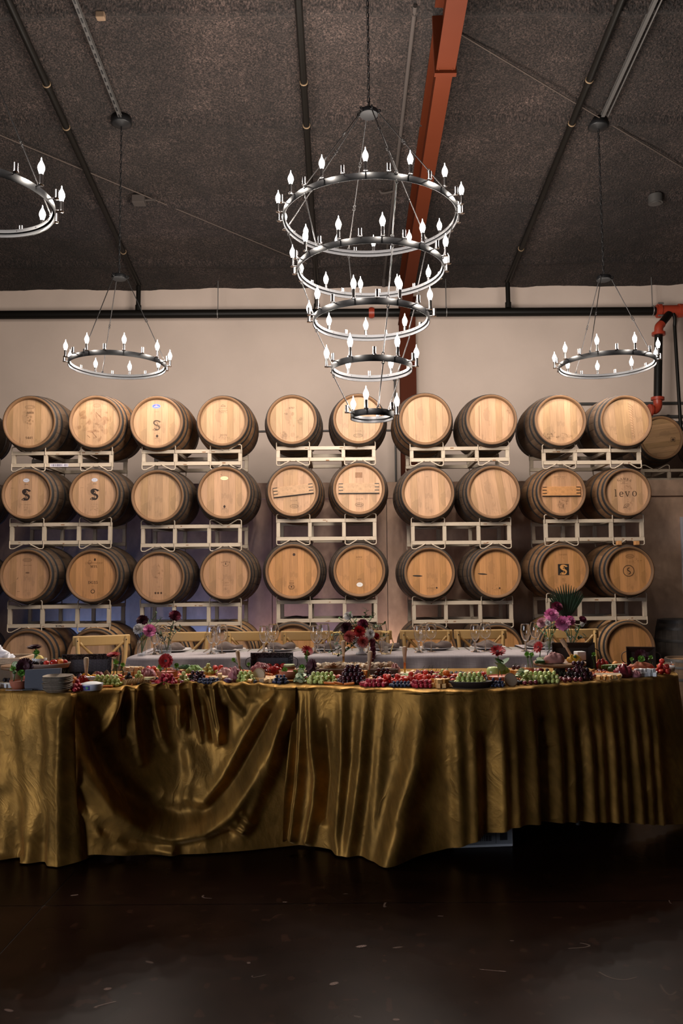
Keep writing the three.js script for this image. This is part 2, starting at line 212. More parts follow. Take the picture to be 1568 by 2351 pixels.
{ // struts that carry the cables to the side chandeliers
  const strut = (label, x, holes) => {
    const o = thing('ceiling_strut', label, 'strut', [x, ceilY(-7.95) - 0.07, -7.95]), turn = (g) => g.rotateX(-Math.atan(SLOPE));
    part('rail', [turn(bx(0.034, 0.026, 5.4, 0, 0, 2.75)), turn(bx(0.042, 0.006, 5.4, 0, 0.015, 2.75))], M.conduit, o);
    if (holes) for (let k = 0; k < 30; k++) part('slot', turn(bx(0.016, 0.004, 0.05, 0, -0.0138, 0.12 + k * 0.1)), M.black, o);
    else part('cable', turn(rod([0.055, 0, 0.05], [0.05, 0, 5.4], 0.009, 6)), M.conduit, o);
  };
  strut('slotted grey strut on the ceiling leading to the left chandelier canopy', -2.25, true);
  strut('grey strut with a cable on the ceiling leading to the right chandelier canopy', 2.74, false);
}

// ------------------------------------------------------------------ chandeliers
const bulbGeo = lathe(smooth([[0.0001, 0], [0.011, 0.001], [0.0145, 0.012], [0.0215, 0.032], [0.0195, 0.05], [0.0105, 0.068], [0.0045, 0.08], [0.003, 0.092], [0.0001, 0.098]], 22), 16).scale(1.0, 1.12, 1.0);
const sleeveGeo = [lathe([[0.0001, -0.012], [0.017, -0.012], [0.017, -0.004], [0.0125, -0.003], [0.0125, 0.058], [0.0105, 0.06], [0.0001, 0.06]], 14), rod([0, -0.007, 0], [0, -0.007, -0.036], 0.006, 6)];
const cupGeo = [lathe([[0.0001, -0.012], [0.017, -0.012], [0.017, -0.004], [0.0135, -0.003], [0.0135, 0.048], [0.0115, 0.048], [0.0115, 0.03], [0.0001, 0.03]], 14), rod([0, -0.007, 0], [0, -0.007, -0.036], 0.006, 6)];
function link(a, b, r = 0.0045) { const A = V3(...a), B = V3(...b), g = [rod(a, b, r, 6)], d = B.clone().sub(A).normalize(); for (const p of [A, B]) { const t = new THREE.TorusGeometry(0.011, 0.0035, 5, 10); t.applyQuaternion(new THREE.Quaternion().setFromUnitVectors(V3(0, 1, 0), d)); g.push(t.translate(p.x, p.y, p.z)); } return g; }
function hang(name, a, b, n, o) { const A = V3(...a), B = V3(...b); for (let i = 0; i < n; i++) { const p = A.clone().lerp(B, i / n + (i ? 0.012 : 0)), q = A.clone().lerp(B, (i + 1) / n - (i < n - 1 ? 0.012 : 0)); part(name, link(p.toArray(), q.toArray()), M.rod, o); } }
function candleProto() { const c = new THREE.Group(); c.name = 'candle'; part('sleeve', sleeveGeo, M.chrome, c); const b = part('bulb', bulbGeo.clone().translate(0, 0.058, 0), M.bulb, c); b.castShadow = false; const l = new THREE.PointLight(BULB_COLOR, BULB, 0, 2); l.position.set(0, 0.095, 0); l.castShadow = true; l.shadow.radius = 1; c.add(l); return c; }
function chandelier(label, pos, rings, hubY, topY) {
  // rings: [radius, y, bulbs, first angle, rod angles, skip]; angles from the side that faces the room entrance
  const o = thing('chandelier', label, 'chandelier', pos), P = (r, deg, y) => [r * Math.sin(D(deg)), y, r * Math.cos(D(deg))], proto = candleProto(), cup = new THREE.Mesh(join(cupGeo), M.chrome); cup.name = 'candle_cup'; cup.castShadow = true;
  rings.forEach(([R, y, n, a0, rods, skip = -1], i) => {
    const h = 0.046;
    part('ring', [lathe([[R - 0.004, -0.004], [R, -0.004], [R, h], [R - 0.018, h], [R - 0.018, 0.022], [R - 0.015, 0.022], [R - 0.015, h - 0.004], [R - 0.004, h - 0.004], [R - 0.004, -0.004]].map(([r, q]) => [r, y + q]), 96)], M.band, o);
    part('lit_inner_band', [lathe([[R - 0.0045, -0.003], [R - 0.0045, 0.018], [R - 0.0065, 0.018], [R - 0.0065, -0.003], [R - 0.0045, -0.003]].map(([r, q]) => [r, y + q]), 96), lathe([[R - 0.0185, 0.0225], [R - 0.0185, h - 0.001], [R - 0.0200, h - 0.001], [R - 0.0200, 0.0225], [R - 0.0185, 0.0225]].map(([r, q]) => [r, y + q]), 96)], M.litInnerBand, o, 'inner face of the ring, coloured paler as if lit');  // paler skin over the inner faces paints in the glow of the candles
    part('screw', Array.from({ length: 2 * n }, (_, k) => ball(0.0035, 6, 4).translate(...P(R - 0.0205, a0 + 180 / n * k, y + 0.033))), M.black, o).userData.kind = 'stuff';
    for (let k = 0; k < n; k++) {
      const a = a0 + 360 / n * k;
      if (k !== skip) { const c = proto.clone(); c.position.set(...P(R + 0.035, a, y + h)); c.rotation.y = D(a); o.add(c); }
      const a2 = a + 180 / n, c2 = cup.clone(); c2.position.set(...P(R + 0.035, a2, y + h)); c2.rotation.y = D(a2); o.add(c2);
    }
    for (const a of rods) {
      if (i === 0) { hang('rod', P(0.075, a, hubY + 0.01), P(R - 0.006, a, y + h + 0.012), rings.length > 1 ? 3 : 2, o); part('lug', bx(0.018, 0.03, 0.012, 0, 0, 0).rotateY(D(a)).translate(...P(R - 0.004, a, y + h + 0.008)), M.band, o); }
      const nx = rings[i + 1];
      if (nx && (i === 0 || nx[4].includes(a))) hang('rod', P(R - 0.006, a, y - 0.012), P(nx[0] - 0.006, a, nx[1] + h + 0.012), 1, o);
    }
  });
  part('hub', [lathe([[0.0001, hubY - 0.008], [0.07, hubY - 0.008], [0.075, hubY], [0.075, hubY + 0.03], [0.07, hubY + 0.034], [0.0001, hubY + 0.034]], 28), ...rings[0][4].map((a) => new THREE.TorusGeometry(0.014, 0.005, 6, 12).rotateY(D(a) + Math.PI / 2).translate(...P(0.082, a, hubY + 0.016)))], M.band, o);
  const links = []; const L = topY - hubY - 0.05, n = Math.round(L / 0.05);
  for (let k = 0; k < n; k++) links.push(new THREE.TorusGeometry(0.017, 0.0042, 5, 10).scale(0.62, 1.75, 1).rotateY(k % 2 ? 0.5 : 2.07).translate(0, hubY + 0.05 + (k + 0.5) * L / n, 0));
  const ch = part('chain', [...links, rod([0.004, hubY, 0], [0.004, topY, 0], 0.003, 5)], M.black, o); ch.userData.kind = 'stuff';
  part('canopy', lathe([[0.0001, topY - 0.05], [0.03, topY - 0.05], [0.09, topY - 0.028], [0.105, topY - 0.02], [0.105, topY + 0.05], [0.0001, topY + 0.05]], 28), M.black, o);
}
const x0 = 0.244, canopyZ = -6.1;
chandelier('large black five-ring candle chandelier hanging over the middle of the tables', [x0, 0, canopyZ], [
  [0.691, 4.094, 14, -4.5, [13.8, 73.8, 133.8, 193.8, 253.8, 313.8]], [0.579, 3.673, 12, 6, [13.8, 73.8, 133.8, 193.8, 253.8, 313.8]], [0.457, 3.269, 9, -17, [13.8, 133.8, 253.8], 3], [0.316, 2.888, 6, -29, [13.8, 133.8, 253.8]], [0.169, 2.516, 3, -15, [13.8, 133.8, 253.8]]], 4.978, ceilY(canopyZ) - 0.05);
chandelier('single-ring black candle chandelier hanging above the left barrel columns', [-2.262, 0, -7.95], [[0.482, 3.43, 9, -18, [-25, 95, 215]]], 4.36, ceilY(-7.95) - 0.06);
chandelier('single-ring black candle chandelier beside the red sprinkler riser, above the right barrel columns', [2.74, 0, -8.05], [[0.482, 3.42, 9, 12, [-37, 83, 203]]], 4.345, ceilY(-8.05) - 0.06);
chandelier('single-ring black candle chandelier cut off by the left edge of the picture', [-2.30, 0, -4.85], [[0.482, 3.65, 9, 30, [7, 127, 247]]], 4.57, ceilY(-4.85) - 0.06);

// ------------------------------------------------------------------ barrels
const RB = 0.345, RH = 0.285, HL = 0.475, radiusAt = (z) => RB - (RB - RH) * Math.pow(Math.abs(z) / HL, 2);
const staveGeo = (() => { // staves with recessed joints, chime ends
  const n = 26, rings = 12, pos = [], uv = [], idx = [];
  for (let s = 0; s < n; s++) {
    const A = 2 * Math.PI / n, o = pos.length / 3, across = [0.0, 0.06, 0.5, 0.94, 1.0];
    for (let k = 0; k <= rings; k++) { const z = -HL + 2 * HL * k / rings; across.forEach((f, i) => { const r = radiusAt(z) - (i === 0 || i === 4 ? 0.0035 : 0), a = (s + f) * A; pos.push(Math.sin(a) * r, Math.cos(a) * r, z); uv.push(s * 0.37 + f * 0.08, z * 1.1); }); }
    for (let k = 0; k < rings; k++) for (let i = 0; i < 4; i++) { const a = o + k * 5 + i, b = a + 5; idx.push(a, a + 1, b, b, a + 1, b + 1); }
  }
  const g = new THREE.BufferGeometry(); g.setAttribute('position', new THREE.Float32BufferAttribute(pos, 3)); g.setAttribute('uv', new THREE.Float32BufferAttribute(uv, 2)); g.setIndex(idx); g.computeVertexNormals(); return g;
})();
const axial = (pts, seg = 48) => lathe(pts, seg).rotateX(Math.PI / 2);   // profile (radius, z)
const chimeGeo = axial([[RH - 0.034, HL - 0.035], [RH - 0.028, HL], [RH - 0.004, HL + 0.001], [RH, HL - 0.004], [RH, HL - 0.012]]);
const hoopGeo = (z0, z1) => axial([[radiusAt(z0) + 0.0005, z0], [radiusAt(z0) + 0.003, z0], [radiusAt(z1) + 0.003, z1], [radiusAt(z1) + 0.0005, z1]], 44);
const hoops = [[0.428, 0.468], [0.335, 0.372], [0.17, 0.21], [-0.21, -0.17], [-0.372, -0.335], [-0.468, -0.428]].map(([a, b]) => hoopGeo(a, b));
const ZH = HL - 0.028, RHEAD = RH - 0.0285, cuts = [-1, -0.72, -0.43, -0.12, 0.2, 0.47, 0.74, 1].map((t) => t * RHEAD);
const boards = cuts.slice(0, -1).map((a, i) => { // boards of the head, edges eased
  const b = cuts[i + 1], s = new THREE.Shape(), N = 10, R = RHEAD, e = 0.0008; let first = true; const A = a + e, B = b - e;
  for (let k = 0; k <= N; k++) { const x = A + (B - A) * k / N, y = Math.sqrt(Math.max(0, R * R - x * x)); first ? s.moveTo(x, y) : s.lineTo(x, y); first = false; }
  for (let k = N; k >= 0; k--) { const x = A + (B - A) * k / N, y = -Math.sqrt(Math.max(0, R * R - x * x)); s.lineTo(x, y - (Math.abs(y) < 1e-6 ? 1e-5 : 0)); }
  const g = new THREE.ExtrudeGeometry(s, { depth: 0.012, bevelEnabled: true, bevelSize: 0.0007, bevelThickness: 0.0009, bevelSegments: 1 }).translate(0, 0, -0.012), uv = g.attributes.uv;
  for (let k = 0; k < uv.count; k++) uv.setXY(k, uv.getX(k) + i * 0.13, uv.getY(k) + i * 0.29); return g;
});
const backHead = new THREE.CircleGeometry(RH - 0.02, 32).rotateY(Math.PI).translate(0, 0, -HL + 0.03);
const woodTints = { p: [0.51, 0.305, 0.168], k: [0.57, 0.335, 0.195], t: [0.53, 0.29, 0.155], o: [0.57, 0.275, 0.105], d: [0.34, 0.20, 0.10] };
const boardMats = {}; for (const k in woodTints) boardMats[k] = [1.0, 0.92, 1.06, 0.86].map((f, i) => { const m = std(woodTints[k].map((c, q) => c * f * (q === 2 && i === 3 ? 0.9 : 1)), 0.55, { map: T.grain.clone() }); m.map.offset.set(i * 0.27, i * 0.41); return m; });

// printing and branding on the heads, one sheet of cells
const CELL = 340, sheet = document.createElement('canvas'); sheet.width = 2040; sheet.height = 2040; const sx = sheet.getContext('2d');
let cellNo = 0; const INK = 'rgba(38,22,14,';
function cell(draw) { const i = cellNo++, cx = (i % 6) * CELL, cy = Math.floor(i / 6) * CELL; sx.save(); sx.beginPath(); sx.rect(cx, cy, CELL, CELL); sx.clip(); sx.translate(cx + CELL / 2, cy + CELL / 2); sx.textAlign = 'center'; sx.textBaseline = 'middle'; draw(sx); sx.restore(); return i; }
const txt = (q, s, x, y, size, a = 0.7, font = 'serif', b = '') => { q.fillStyle = INK + a + ')'; q.font = `${b} ${size}px ${font}`; q.fillText(s, x, y); };
const oval = (q, x, y, w, h, fill, stroke) => { q.beginPath(); q.ellipse(x, y, w, h, 0, 0, 7); if (fill) { q.fillStyle = fill; q.fill(); } if (stroke) { q.strokeStyle = stroke; q.lineWidth = 2.2; q.stroke(); } };
const lines = (q, x, y, w, n, a = 0.4, gap = 8) => { q.fillStyle = INK + a + ')'; for (let i = 0; i < n; i++) for (let k = -w; k < w; k += 5) if (hash(k + 200, i + y + 900, 3) > 0.25) q.fillRect(x + k, y + i * gap, 3.6, 3.2); };
const stain = (q, x, y, w, h, c, n = 26, seed = 5) => { const R = mulberry(seed); for (let i = 0; i < n; i++) { q.fillStyle = `rgba(${c},${0.06 + R() * 0.16})`; q.beginPath(); q.ellipse(x + (R() - 0.5) * w, y + (R() - 0.5) * h, 2 + R() * w * 0.1, 2 + R() * h * 0.1, R() * 3, 0, 7); q.fill(); } };
function swirl(q, x, y, s, color, thin = 1) { // the winery's curled S
  q.save(); q.translate(x, y); q.scale(s, s); q.strokeStyle = q.fillStyle = color; q.lineCap = 'round';
  const path = (w, f) => { q.lineWidth = w * thin; q.beginPath(); f(); q.stroke(); };
  q.beginPath(); q.ellipse(-12, -20, 13, 15, 0.5, 0, 7); if (thin > 0.9) q.fill();
  path(12, () => { q.moveTo(22, -26); q.bezierCurveTo(6, -44, -26, -34, -20, -14); q.bezierCurveTo(-14, 4, 22, 0, 20, 22); q.bezierCurveTo(18, 40, -6, 40, -12, 30); });
  path(4, () => { q.moveTo(-22, -10); q.bezierCurveTo(-36, -28, -14, -46, 6, -36); q.bezierCurveTo(20, -30, 30, -36, 32, -24); });
  path(4, () => { q.moveTo(-6, -22); q.bezierCurveTo(6, -26, 14, -10, 2, -6); q.bezierCurveTo(18, 0, 30, 6, 26, 22); });
  path(4, () => { q.moveTo(-30, 38); q.bezierCurveTo(-14, 14, 6, 24, 0, 34); q.bezierCurveTo(-6, 44, -20, 42, -28, 34); });
  path(3, () => { q.moveTo(-4, 8); q.bezierCurveTo(4, 16, 8, 30, -2, 40); });
  q.restore();
}
const arc = (q, s, r, a0, a1, size, a) => { const n = s.length; for (let i = 0; i < n; i++) { const t = a0 + (a1 - a0) * (n === 1 ? 0.5 : i / (n - 1)); q.save(); q.rotate(t); txt(q, s[i], 0, -r, size, a, 'serif', 'bold'); q.restore(); } };
const brand = (q, x, y, w = 44, h = 15, a = 0.5) => { oval(q, x, y, w, h, null, INK + a + ')'); oval(q, x, y, w - 5, h - 4, null, INK + a * 0.6 + ')'); lines(q, x, y - 2, w - 12, 1, a); };
const prints = {
  a1: cell((q) => { brand(q, -4, -112, 34, 13, 0.45); q.fillStyle = 'rgba(60,38,20,0.35)'; q.fillRect(-26, -78, 52, 15); stain(q, -6, -40, 60, 100, '90,55,25', 30, 3); txt(q, '1441', -4, 110, 25, 0.7, 'sans-serif', 'bold'); }),
  a2: cell((q) => { brand(q, 4, -120, 26, 12, 0.35); lines(q, 6, -92, 34, 3, 0.28, 9); stain(q, -20, 30, 250, 200, '120,60,25', 40, 8); q.strokeStyle = 'rgba(110,50,20,0.5)'; q.lineWidth = 4; q.beginPath(); q.moveTo(0, -70); q.lineTo(38, -30); q.moveTo(-28, 70); q.lineTo(8, 112); q.moveTo(-60, 95); q.lineTo(-40, 112); q.stroke(); }),
  a3: cell((q) => { oval(q, -6, -118, 29, 15, '#4d5a9c', '#8d93c4'); oval(q, -6, -122, 7, 7, '#b46b84'); q.fillStyle = '#c9cbe0'; q.fillRect(-22, -116, 32, 4); txt(q, '2021', -4, -80, 15, 0.5); swirl(q, -2, 20, 0.92, INK + '0.66)', 0.7); lines(q, 0, 76, 18, 1, 0.35); oval(q, 2, 98, 9, 10, INK + '0.75)'); lines(q, 2, 112, 14, 1, 0.6); }),
  a4: cell((q) => { q.strokeStyle = INK + '0.65)'; q.lineWidth = 2.5; q.beginPath(); q.moveTo(-14, -112); q.quadraticCurveTo(0, -132, 8, -118); q.quadraticCurveTo(20, -122, 18, -110); q.closePath(); q.stroke(); txt(q, 'VANOYEN', 2, -96, 12, 0.6); lines(q, 2, -82, 32, 3, 0.5, 8); txt(q, '2019', 4, 106, 24, 0.72, 'sans-serif'); lines(q, 4, 122, 34, 1, 0.55); lines(q, 4, 132, 16, 1, 0.5); }),
  a5: cell((q) => { txt(q, '6757', -2, -92, 19, 0.6, 'sans-serif', 'bold'); stain(q, -10, 40, 160, 200, '70,40,20', 22, 15); }),
  a6: cell((q) => { txt(q, '14 CS FR', -2, 90, 13, 0.5, 'sans-serif'); brand(q, -4, 124, 34, 13, 0.55); }),
  a8: cell((q) => { q.strokeStyle = 'rgba(110,30,20,0.75)'; q.lineWidth = 2.5; q.beginPath(); q.moveTo(-88, -110); q.lineTo(-92, 120); q.stroke(); stain(q, 120, -60, 40, 30, '80,45,20', 14, 4); }),
  a9: cell((q) => { stain(q, -70, 110, 110, 50, '50,28,14', 46, 6); stain(q, 60, 115, 60, 30, '50,28,14', 16, 7); q.strokeStyle = INK + '0.5)'; q.lineWidth = 2; q.beginPath(); q.moveTo(10, 92); q.quadraticCurveTo(40, 88, 58, 122); q.stroke(); }),
  a10: cell((q) => { q.strokeStyle = 'rgba(120,70,35,0.6)'; q.lineWidth = 2.2; for (let i = 0; i < 13; i++) { q.beginPath(); q.moveTo(20 + i * 2, -130 + i * 20); q.quadraticCurveTo(48 + i * 2, -118 + i * 19, 56, -100 + i * 19); q.stroke(); } stain(q, -70, 90, 20, 12, '40,20,10', 6, 3); }),
  far: cell((q) => { q.strokeStyle = INK + '0.8)'; q.lineWidth = 3; q.strokeRect(88, -8, 34, 34); oval(q, 105, 9, 11, 11, INK + '0.7)'); lines(q, 80, 34, 14, 1, 0.6); }),
  b1: cell((q) => { oval(q, -10, -106, 24, 15, '#c4c2cc'); lines(q, -10, -108, 14, 1, 0.3); txt(q, '2018', -10, -76, 13, 0.65, 'sans-serif', 'bold'); swirl(q, -10, 2, 1.05, INK + '0.92)', 1); lines(q, -10, 76, 40, 1, 0.42); lines(q, -10, 96, 17, 1, 0.4); lines(q, -10, 116, 12, 1, 0.5); lines(q, -112, -50, 14, 1, 0.45); }),
  b2: cell((q) => { oval(q, 0, -110, 24, 15, '#c6c4ce'); lines(q, 0, -112, 14, 1, 0.3); txt(q, '2018', 0, -80, 13, 0.6, 'sans-serif', 'bold'); swirl(q, 0, 0, 1.05, INK + '0.9)', 1); lines(q, 0, 76, 26, 1, 0.3); lines(q, 0, 92, 18, 1, 0.28); stain(q, 0, 116, 60, 20, '110,70,35', 12, 9); lines(q, -96, -52, 16, 1, 0.35); }),
  b4: cell((q) => { oval(q, 0, -106, 29, 14, '#dccba0'); lines(q, 0, -108, 18, 1, 0.28); oval(q, 2, 98, 8, 10, INK + '0.85)'); lines(q, 2, 112, 13, 1, 0.7); q.strokeStyle = INK + '0.8)'; q.lineWidth = 3; q.beginPath(); q.moveTo(-24, -136); q.lineTo(-20, -126); q.stroke(); }),
  b5: cell((q) => { txt(q, '14 CS FR', 2, 70, 14, 0.65, 'sans-serif'); brand(q, 6, 112, 30, 14, 0.6); lines(q, 6, 111, 20, 1, 0.5); }),
  b6: cell((q) => { q.fillStyle = 'rgba(130,80,35,0.4)'; q.fillRect(-26, -122, 52, 40); txt(q, '14 CS FR', 2, 74, 14, 0.65, 'sans-serif'); brand(q, 2, 114, 30, 14, 0.6); lines(q, 2, 113, 20, 1, 0.5); }),
  b7: cell((q) => { lines(q, 0, -118, 12, 1, 0.35); lines(q, -8, 72, 10, 5, 0.22, 9); }),
  b8: cell((q) => { lines(q, 4, 74, 9, 4, 0.4, 9); lines(q, 8, 118, 22, 2, 0.22, 8); }),
  b9: cell((q) => { lines(q, -10, -122, 46, 1, 0.65); lines(q, -4, -108, 26, 1, 0.55); q.beginPath(); q.arc(-8, -136, 7, 0, 7); q.strokeStyle = INK + '0.6)'; q.stroke(); stain(q, 10, 90, 90, 70, '50,28,14', 50, 12); }),
  b10: cell((q) => { q.save(); q.translate(-18, 0); arc(q, 'GAMBA', 108, -0.42, 0.5, 26, 0.7); q.restore(); q.fillStyle = INK + '0.6)'; q.fillRect(-52, -92, 64, 2.5); txt(q, 'MT+', -18, -80, 15, 0.65, 'serif', 'bold'); q.fillRect(-44, -70, 56, 2); txt(q, 'l', -86, 6, 74, 0.75); txt(q, 'e', -42, 8, 74, 0.85); txt(q, 'v', 6, 6, 74, 0.85); txt(q, 'o', 62, 4, 74, 0.85); q.strokeStyle = INK + '0.75)'; q.lineWidth = 2.5; q.beginPath(); q.moveTo(-28, 122); q.quadraticCurveTo(-20, 84, 16, 92); q.quadraticCurveTo(8, 124, -24, 118); q.moveTo(-18, 114); q.lineTo(10, 96); q.moveTo(-34, 126); q.quadraticCurveTo(-10, 112, 0, 128); q.stroke(); stain(q, 0, -40, 90, 30, '130,60,30', 16, 4); stain(q, 30, 80, 40, 70, '110,55,25', 16, 14); }),
  c1: cell((q) => { brand(q, 4, -112, 32, 12, 0.6); lines(q, 8, -76, 30, 1, 0.55); oval(q, 8, -20, 15, 6, INK + '0.45)'); q.strokeStyle = INK + '0.55)'; q.lineWidth = 4; q.beginPath(); q.moveTo(-58, 14); q.lineTo(-68, 28); q.stroke(); lines(q, 20, 104, 30, 1, 0.3); lines(q, -56, 112, 8, 1, 0.6); }),
  c2: cell((q) => { txt(q, 'Quintessence', 6, -94, 20, 0.7, 'serif', 'italic'); oval(q, 14, -116, 7, 10, INK + '0.8)'); oval(q, -22, -98, 12, 13, null, INK + '0.7)'); txt(q, 'MTL', 8, -66, 24, 0.85, 'serif', 'bold'); txt(q, 'DG15', 2, 48, 27, 0.9, 'serif', 'bold'); lines(q, 2, 72, 10, 1, 0.55); oval(q, 2, 112, 14, 14, null, INK + '0.95)'); oval(q, 2, 112, 11, 11, null, INK + '0.9)'); lines(q, 2, 88, 12, 1, 0.8); }),
  c3: cell((q) => { lines(q, 0, 66, 9, 2, 0.4, 9); txt(q, '2 1 1', 0, 92, 13, 0.5); for (const x of [-26, -6, 16]) oval(q, x, 116, 7, 8, INK + '0.7)'); stain(q, 0, -40, 60, 120, '110,65,30', 22, 19); }),
  c4: cell((q) => { arc(q, 'NAPPER', 92, -0.32, 0.32, 15, 0.65); q.fillStyle = INK + '0.75)'; q.beginPath(); q.moveTo(0, -92); q.lineTo(5, -70); q.lineTo(-5, -70); q.fill(); q.strokeStyle = INK + '0.6)'; q.lineWidth = 2.2; q.beginPath(); q.arc(0, -84, 26, 0.5, 2.6); q.stroke(); txt(q, 'Cave', 0, 62, 20, 0.55, 'serif', 'italic'); txt(q, 'France', 4, 80, 15, 0.45, 'serif', 'italic'); lines(q, 2, 104, 14, 2, 0.35, 9); stain(q, 0, 40, 120, 20, '60,34,16', 8, 29); }),
  c5: cell((q) => { oval(q, 8, -116, 9, 9, 'rgba(45,26,16,0.9)', 'rgba(120,70,40,0.8)'); lines(q, -8, 62, 12, 1, 0.55); txt(q, '0202', -8, 78, 15, 0.75, 'sans-serif', 'bold'); oval(q, -10, 106, 21, 16, null, INK + '0.75)'); oval(q, -10, 106, 17, 12, null, INK + '0.5)'); oval(q, -10, 104, 5, 6, INK + '0.75)'); }),
  c6: cell((q) => { txt(q, '6102', 0, -100, 20, 0.55, 'sans-serif', 'bold'); lines(q, 0, -84, 24, 1, 0.4); txt(q, 'MTC', 2, 62, 16, 0.5, 'sans-serif', 'bold'); oval(q, 2, 100, 23, 16, '#d9d2cd'); lines(q, 2, 97, 12, 1, 0.25); }),
  c7: cell((q) => { q.fillStyle = 'rgba(12,8,8,0.95)'; q.save(); q.rotate(0.04); q.beginPath(); q.ellipse(-88, 26, 37, 5.5, 0, 0, 7); q.fill(); q.restore(); lines(q, 20, 86, 8, 2, 0.4, 8); lines(q, 22, 112, 40, 1, 0.8); oval(q, 52, 112, 6, 7, INK + '0.95)'); lines(q, 22, 124, 24, 1, 0.5); }),
  c8: cell((q) => { q.fillStyle = 'rgba(12,8,8,0.95)'; q.save(); q.rotate(0.07); q.beginPath(); q.ellipse(-100, 14, 36, 5, 0, 0, 7); q.fill(); q.restore(); lines(q, 0, 86, 8, 2, 0.4, 8); lines(q, -2, 114, 34, 1, 0.8); oval(q, 26, 114, 5, 8, INK + '0.95)'); lines(q, 0, 124, 20, 1, 0.5); }),
  c9: cell((q) => { txt(q, 'Garamo', -2, -116, 16, 0.65, 'serif', 'italic'); lines(q, -2, -98, 9, 2, 0.5, 8); q.fillStyle = '#17120f'; q.fillRect(-43, -43, 84, 84); swirl(q, -1, -1, 0.92, '#c98d4c', 0.95); txt(q, 'MLT', 0, 70, 14, 0.75); txt(q, '2021', 0, 84, 12, 0.7); }),
  c10: cell((q) => { brand(q, 10, -112, 32, 15, 0.65); lines(q, 10, -113, 20, 1, 0.5); lines(q, 2, -70, 18, 1, 0.45); q.strokeStyle = INK + '0.9)'; q.lineWidth = 5; q.beginPath(); q.arc(-4, 0, 42, 0, 7); q.stroke(); q.lineWidth = 6; q.beginPath(); q.moveTo(4, -24); q.bezierCurveTo(-22, -18, -14, 0, -2, 2); q.bezierCurveTo(14, 6, 12, 22, -6, 26); q.stroke(); q.lineWidth = 2; q.beginPath(); q.moveTo(0, -18); q.bezierCurveTo(-8, -8, -4, -2, 2, 0); q.stroke(); stain(q, 60, -80, 70, 40, '90,50,24', 20, 39); }),
};
const sheetTex = new THREE.CanvasTexture(sheet); sheetTex.colorSpace = THREE.SRGBColorSpace; sheetTex.magFilter = THREE.LinearFilter;
const printMat = std([1, 1, 1], 0.6, { map: sheetTex, transparent: true });
function printGeo(i) { const R = 0.252, g = new THREE.CircleGeometry(R, 40).translate(0, 0, ZH + 0.0016), p = g.attributes.position, uv = g.attributes.uv; for (let k = 0; k < p.count; k++) uv.setXY(k, ((i % 6) + 0.5 + p.getX(k) / R * 0.49) * CELL / 2040, 1 - (Math.floor(i / 6) + 0.5 - p.getY(k) / R * 0.49) * CELL / 2040); return g; }
const braceGeo = bx(0.445, 0.108, 0.016, 0, 0, 0, 0.002), lipGeo = bx(0.45, 0.006, 0.018, 0, -0.057, 0.001), notch = bx(0.05, 0.008, 0.004, 0, 0, 0.0085);

const barrelProtos = {};
function barrel(x, y, r, tint, rot, print, stave, label, group, brace) {
  const k = r / RH * 1.0, o = thing('wine_barrel', label, 'barrel', [x, y - RB * k, -8.5 - HL + 0.0], 0, group);
  const at = (m) => { m.position.y = RB; return m; };
  const body = at(part('staves', staveGeo, M.stave[stave], o)); body.rotation.z = rot * 1.7; body.userData.kind = 'stuff';
  at(part('chime', chimeGeo, M.chime, o));
  hoops.forEach((h) => at(part('hoop', h, M.hoop, o)));
  at(part('back_head', backHead, boardMats.d[1], o));
  const head = new THREE.Group(); head.name = 'head'; head.position.set(0, RB, 0); head.rotation.z = rot; o.add(head);
  const order = Math.floor(hash(Math.round(x * 100), Math.round(y * 100), 5) * 4);
  boards.forEach((b, i) => { const m = part('head_board', b, boardMats[tint][(i * 3 + order + (i % 2) * (order % 3)) % 4], head); m.position.z = ZH + hash(i, order, 9) * 0.0006; });
  if (print) { const m = part('brand_mark', printGeo(prints[print]), printMat, head); m.rotation.z = -rot; }
  if (brace) { const t = new THREE.Group(); t.name = 'brace_board'; t.position.set(0, RB + brace[0], ZH + 0.009); t.rotation.z = brace[1]; o.add(t); part('board', braceGeo, boardMats[brace[2]][2], t); part('lip', lipGeo, M.black, t); for (const s of [-1, 1]) for (let q = 0; q < 3; q++) { const m = part('notch', notch, M.black, t); m.position.set(s * 0.198, 0.047 - q * 0.036, 0); } }
  o.scale.set(k, k, 1);
  return o;
}
const ROW = ['top row', 'second row', 'third row', 'bottom row'];
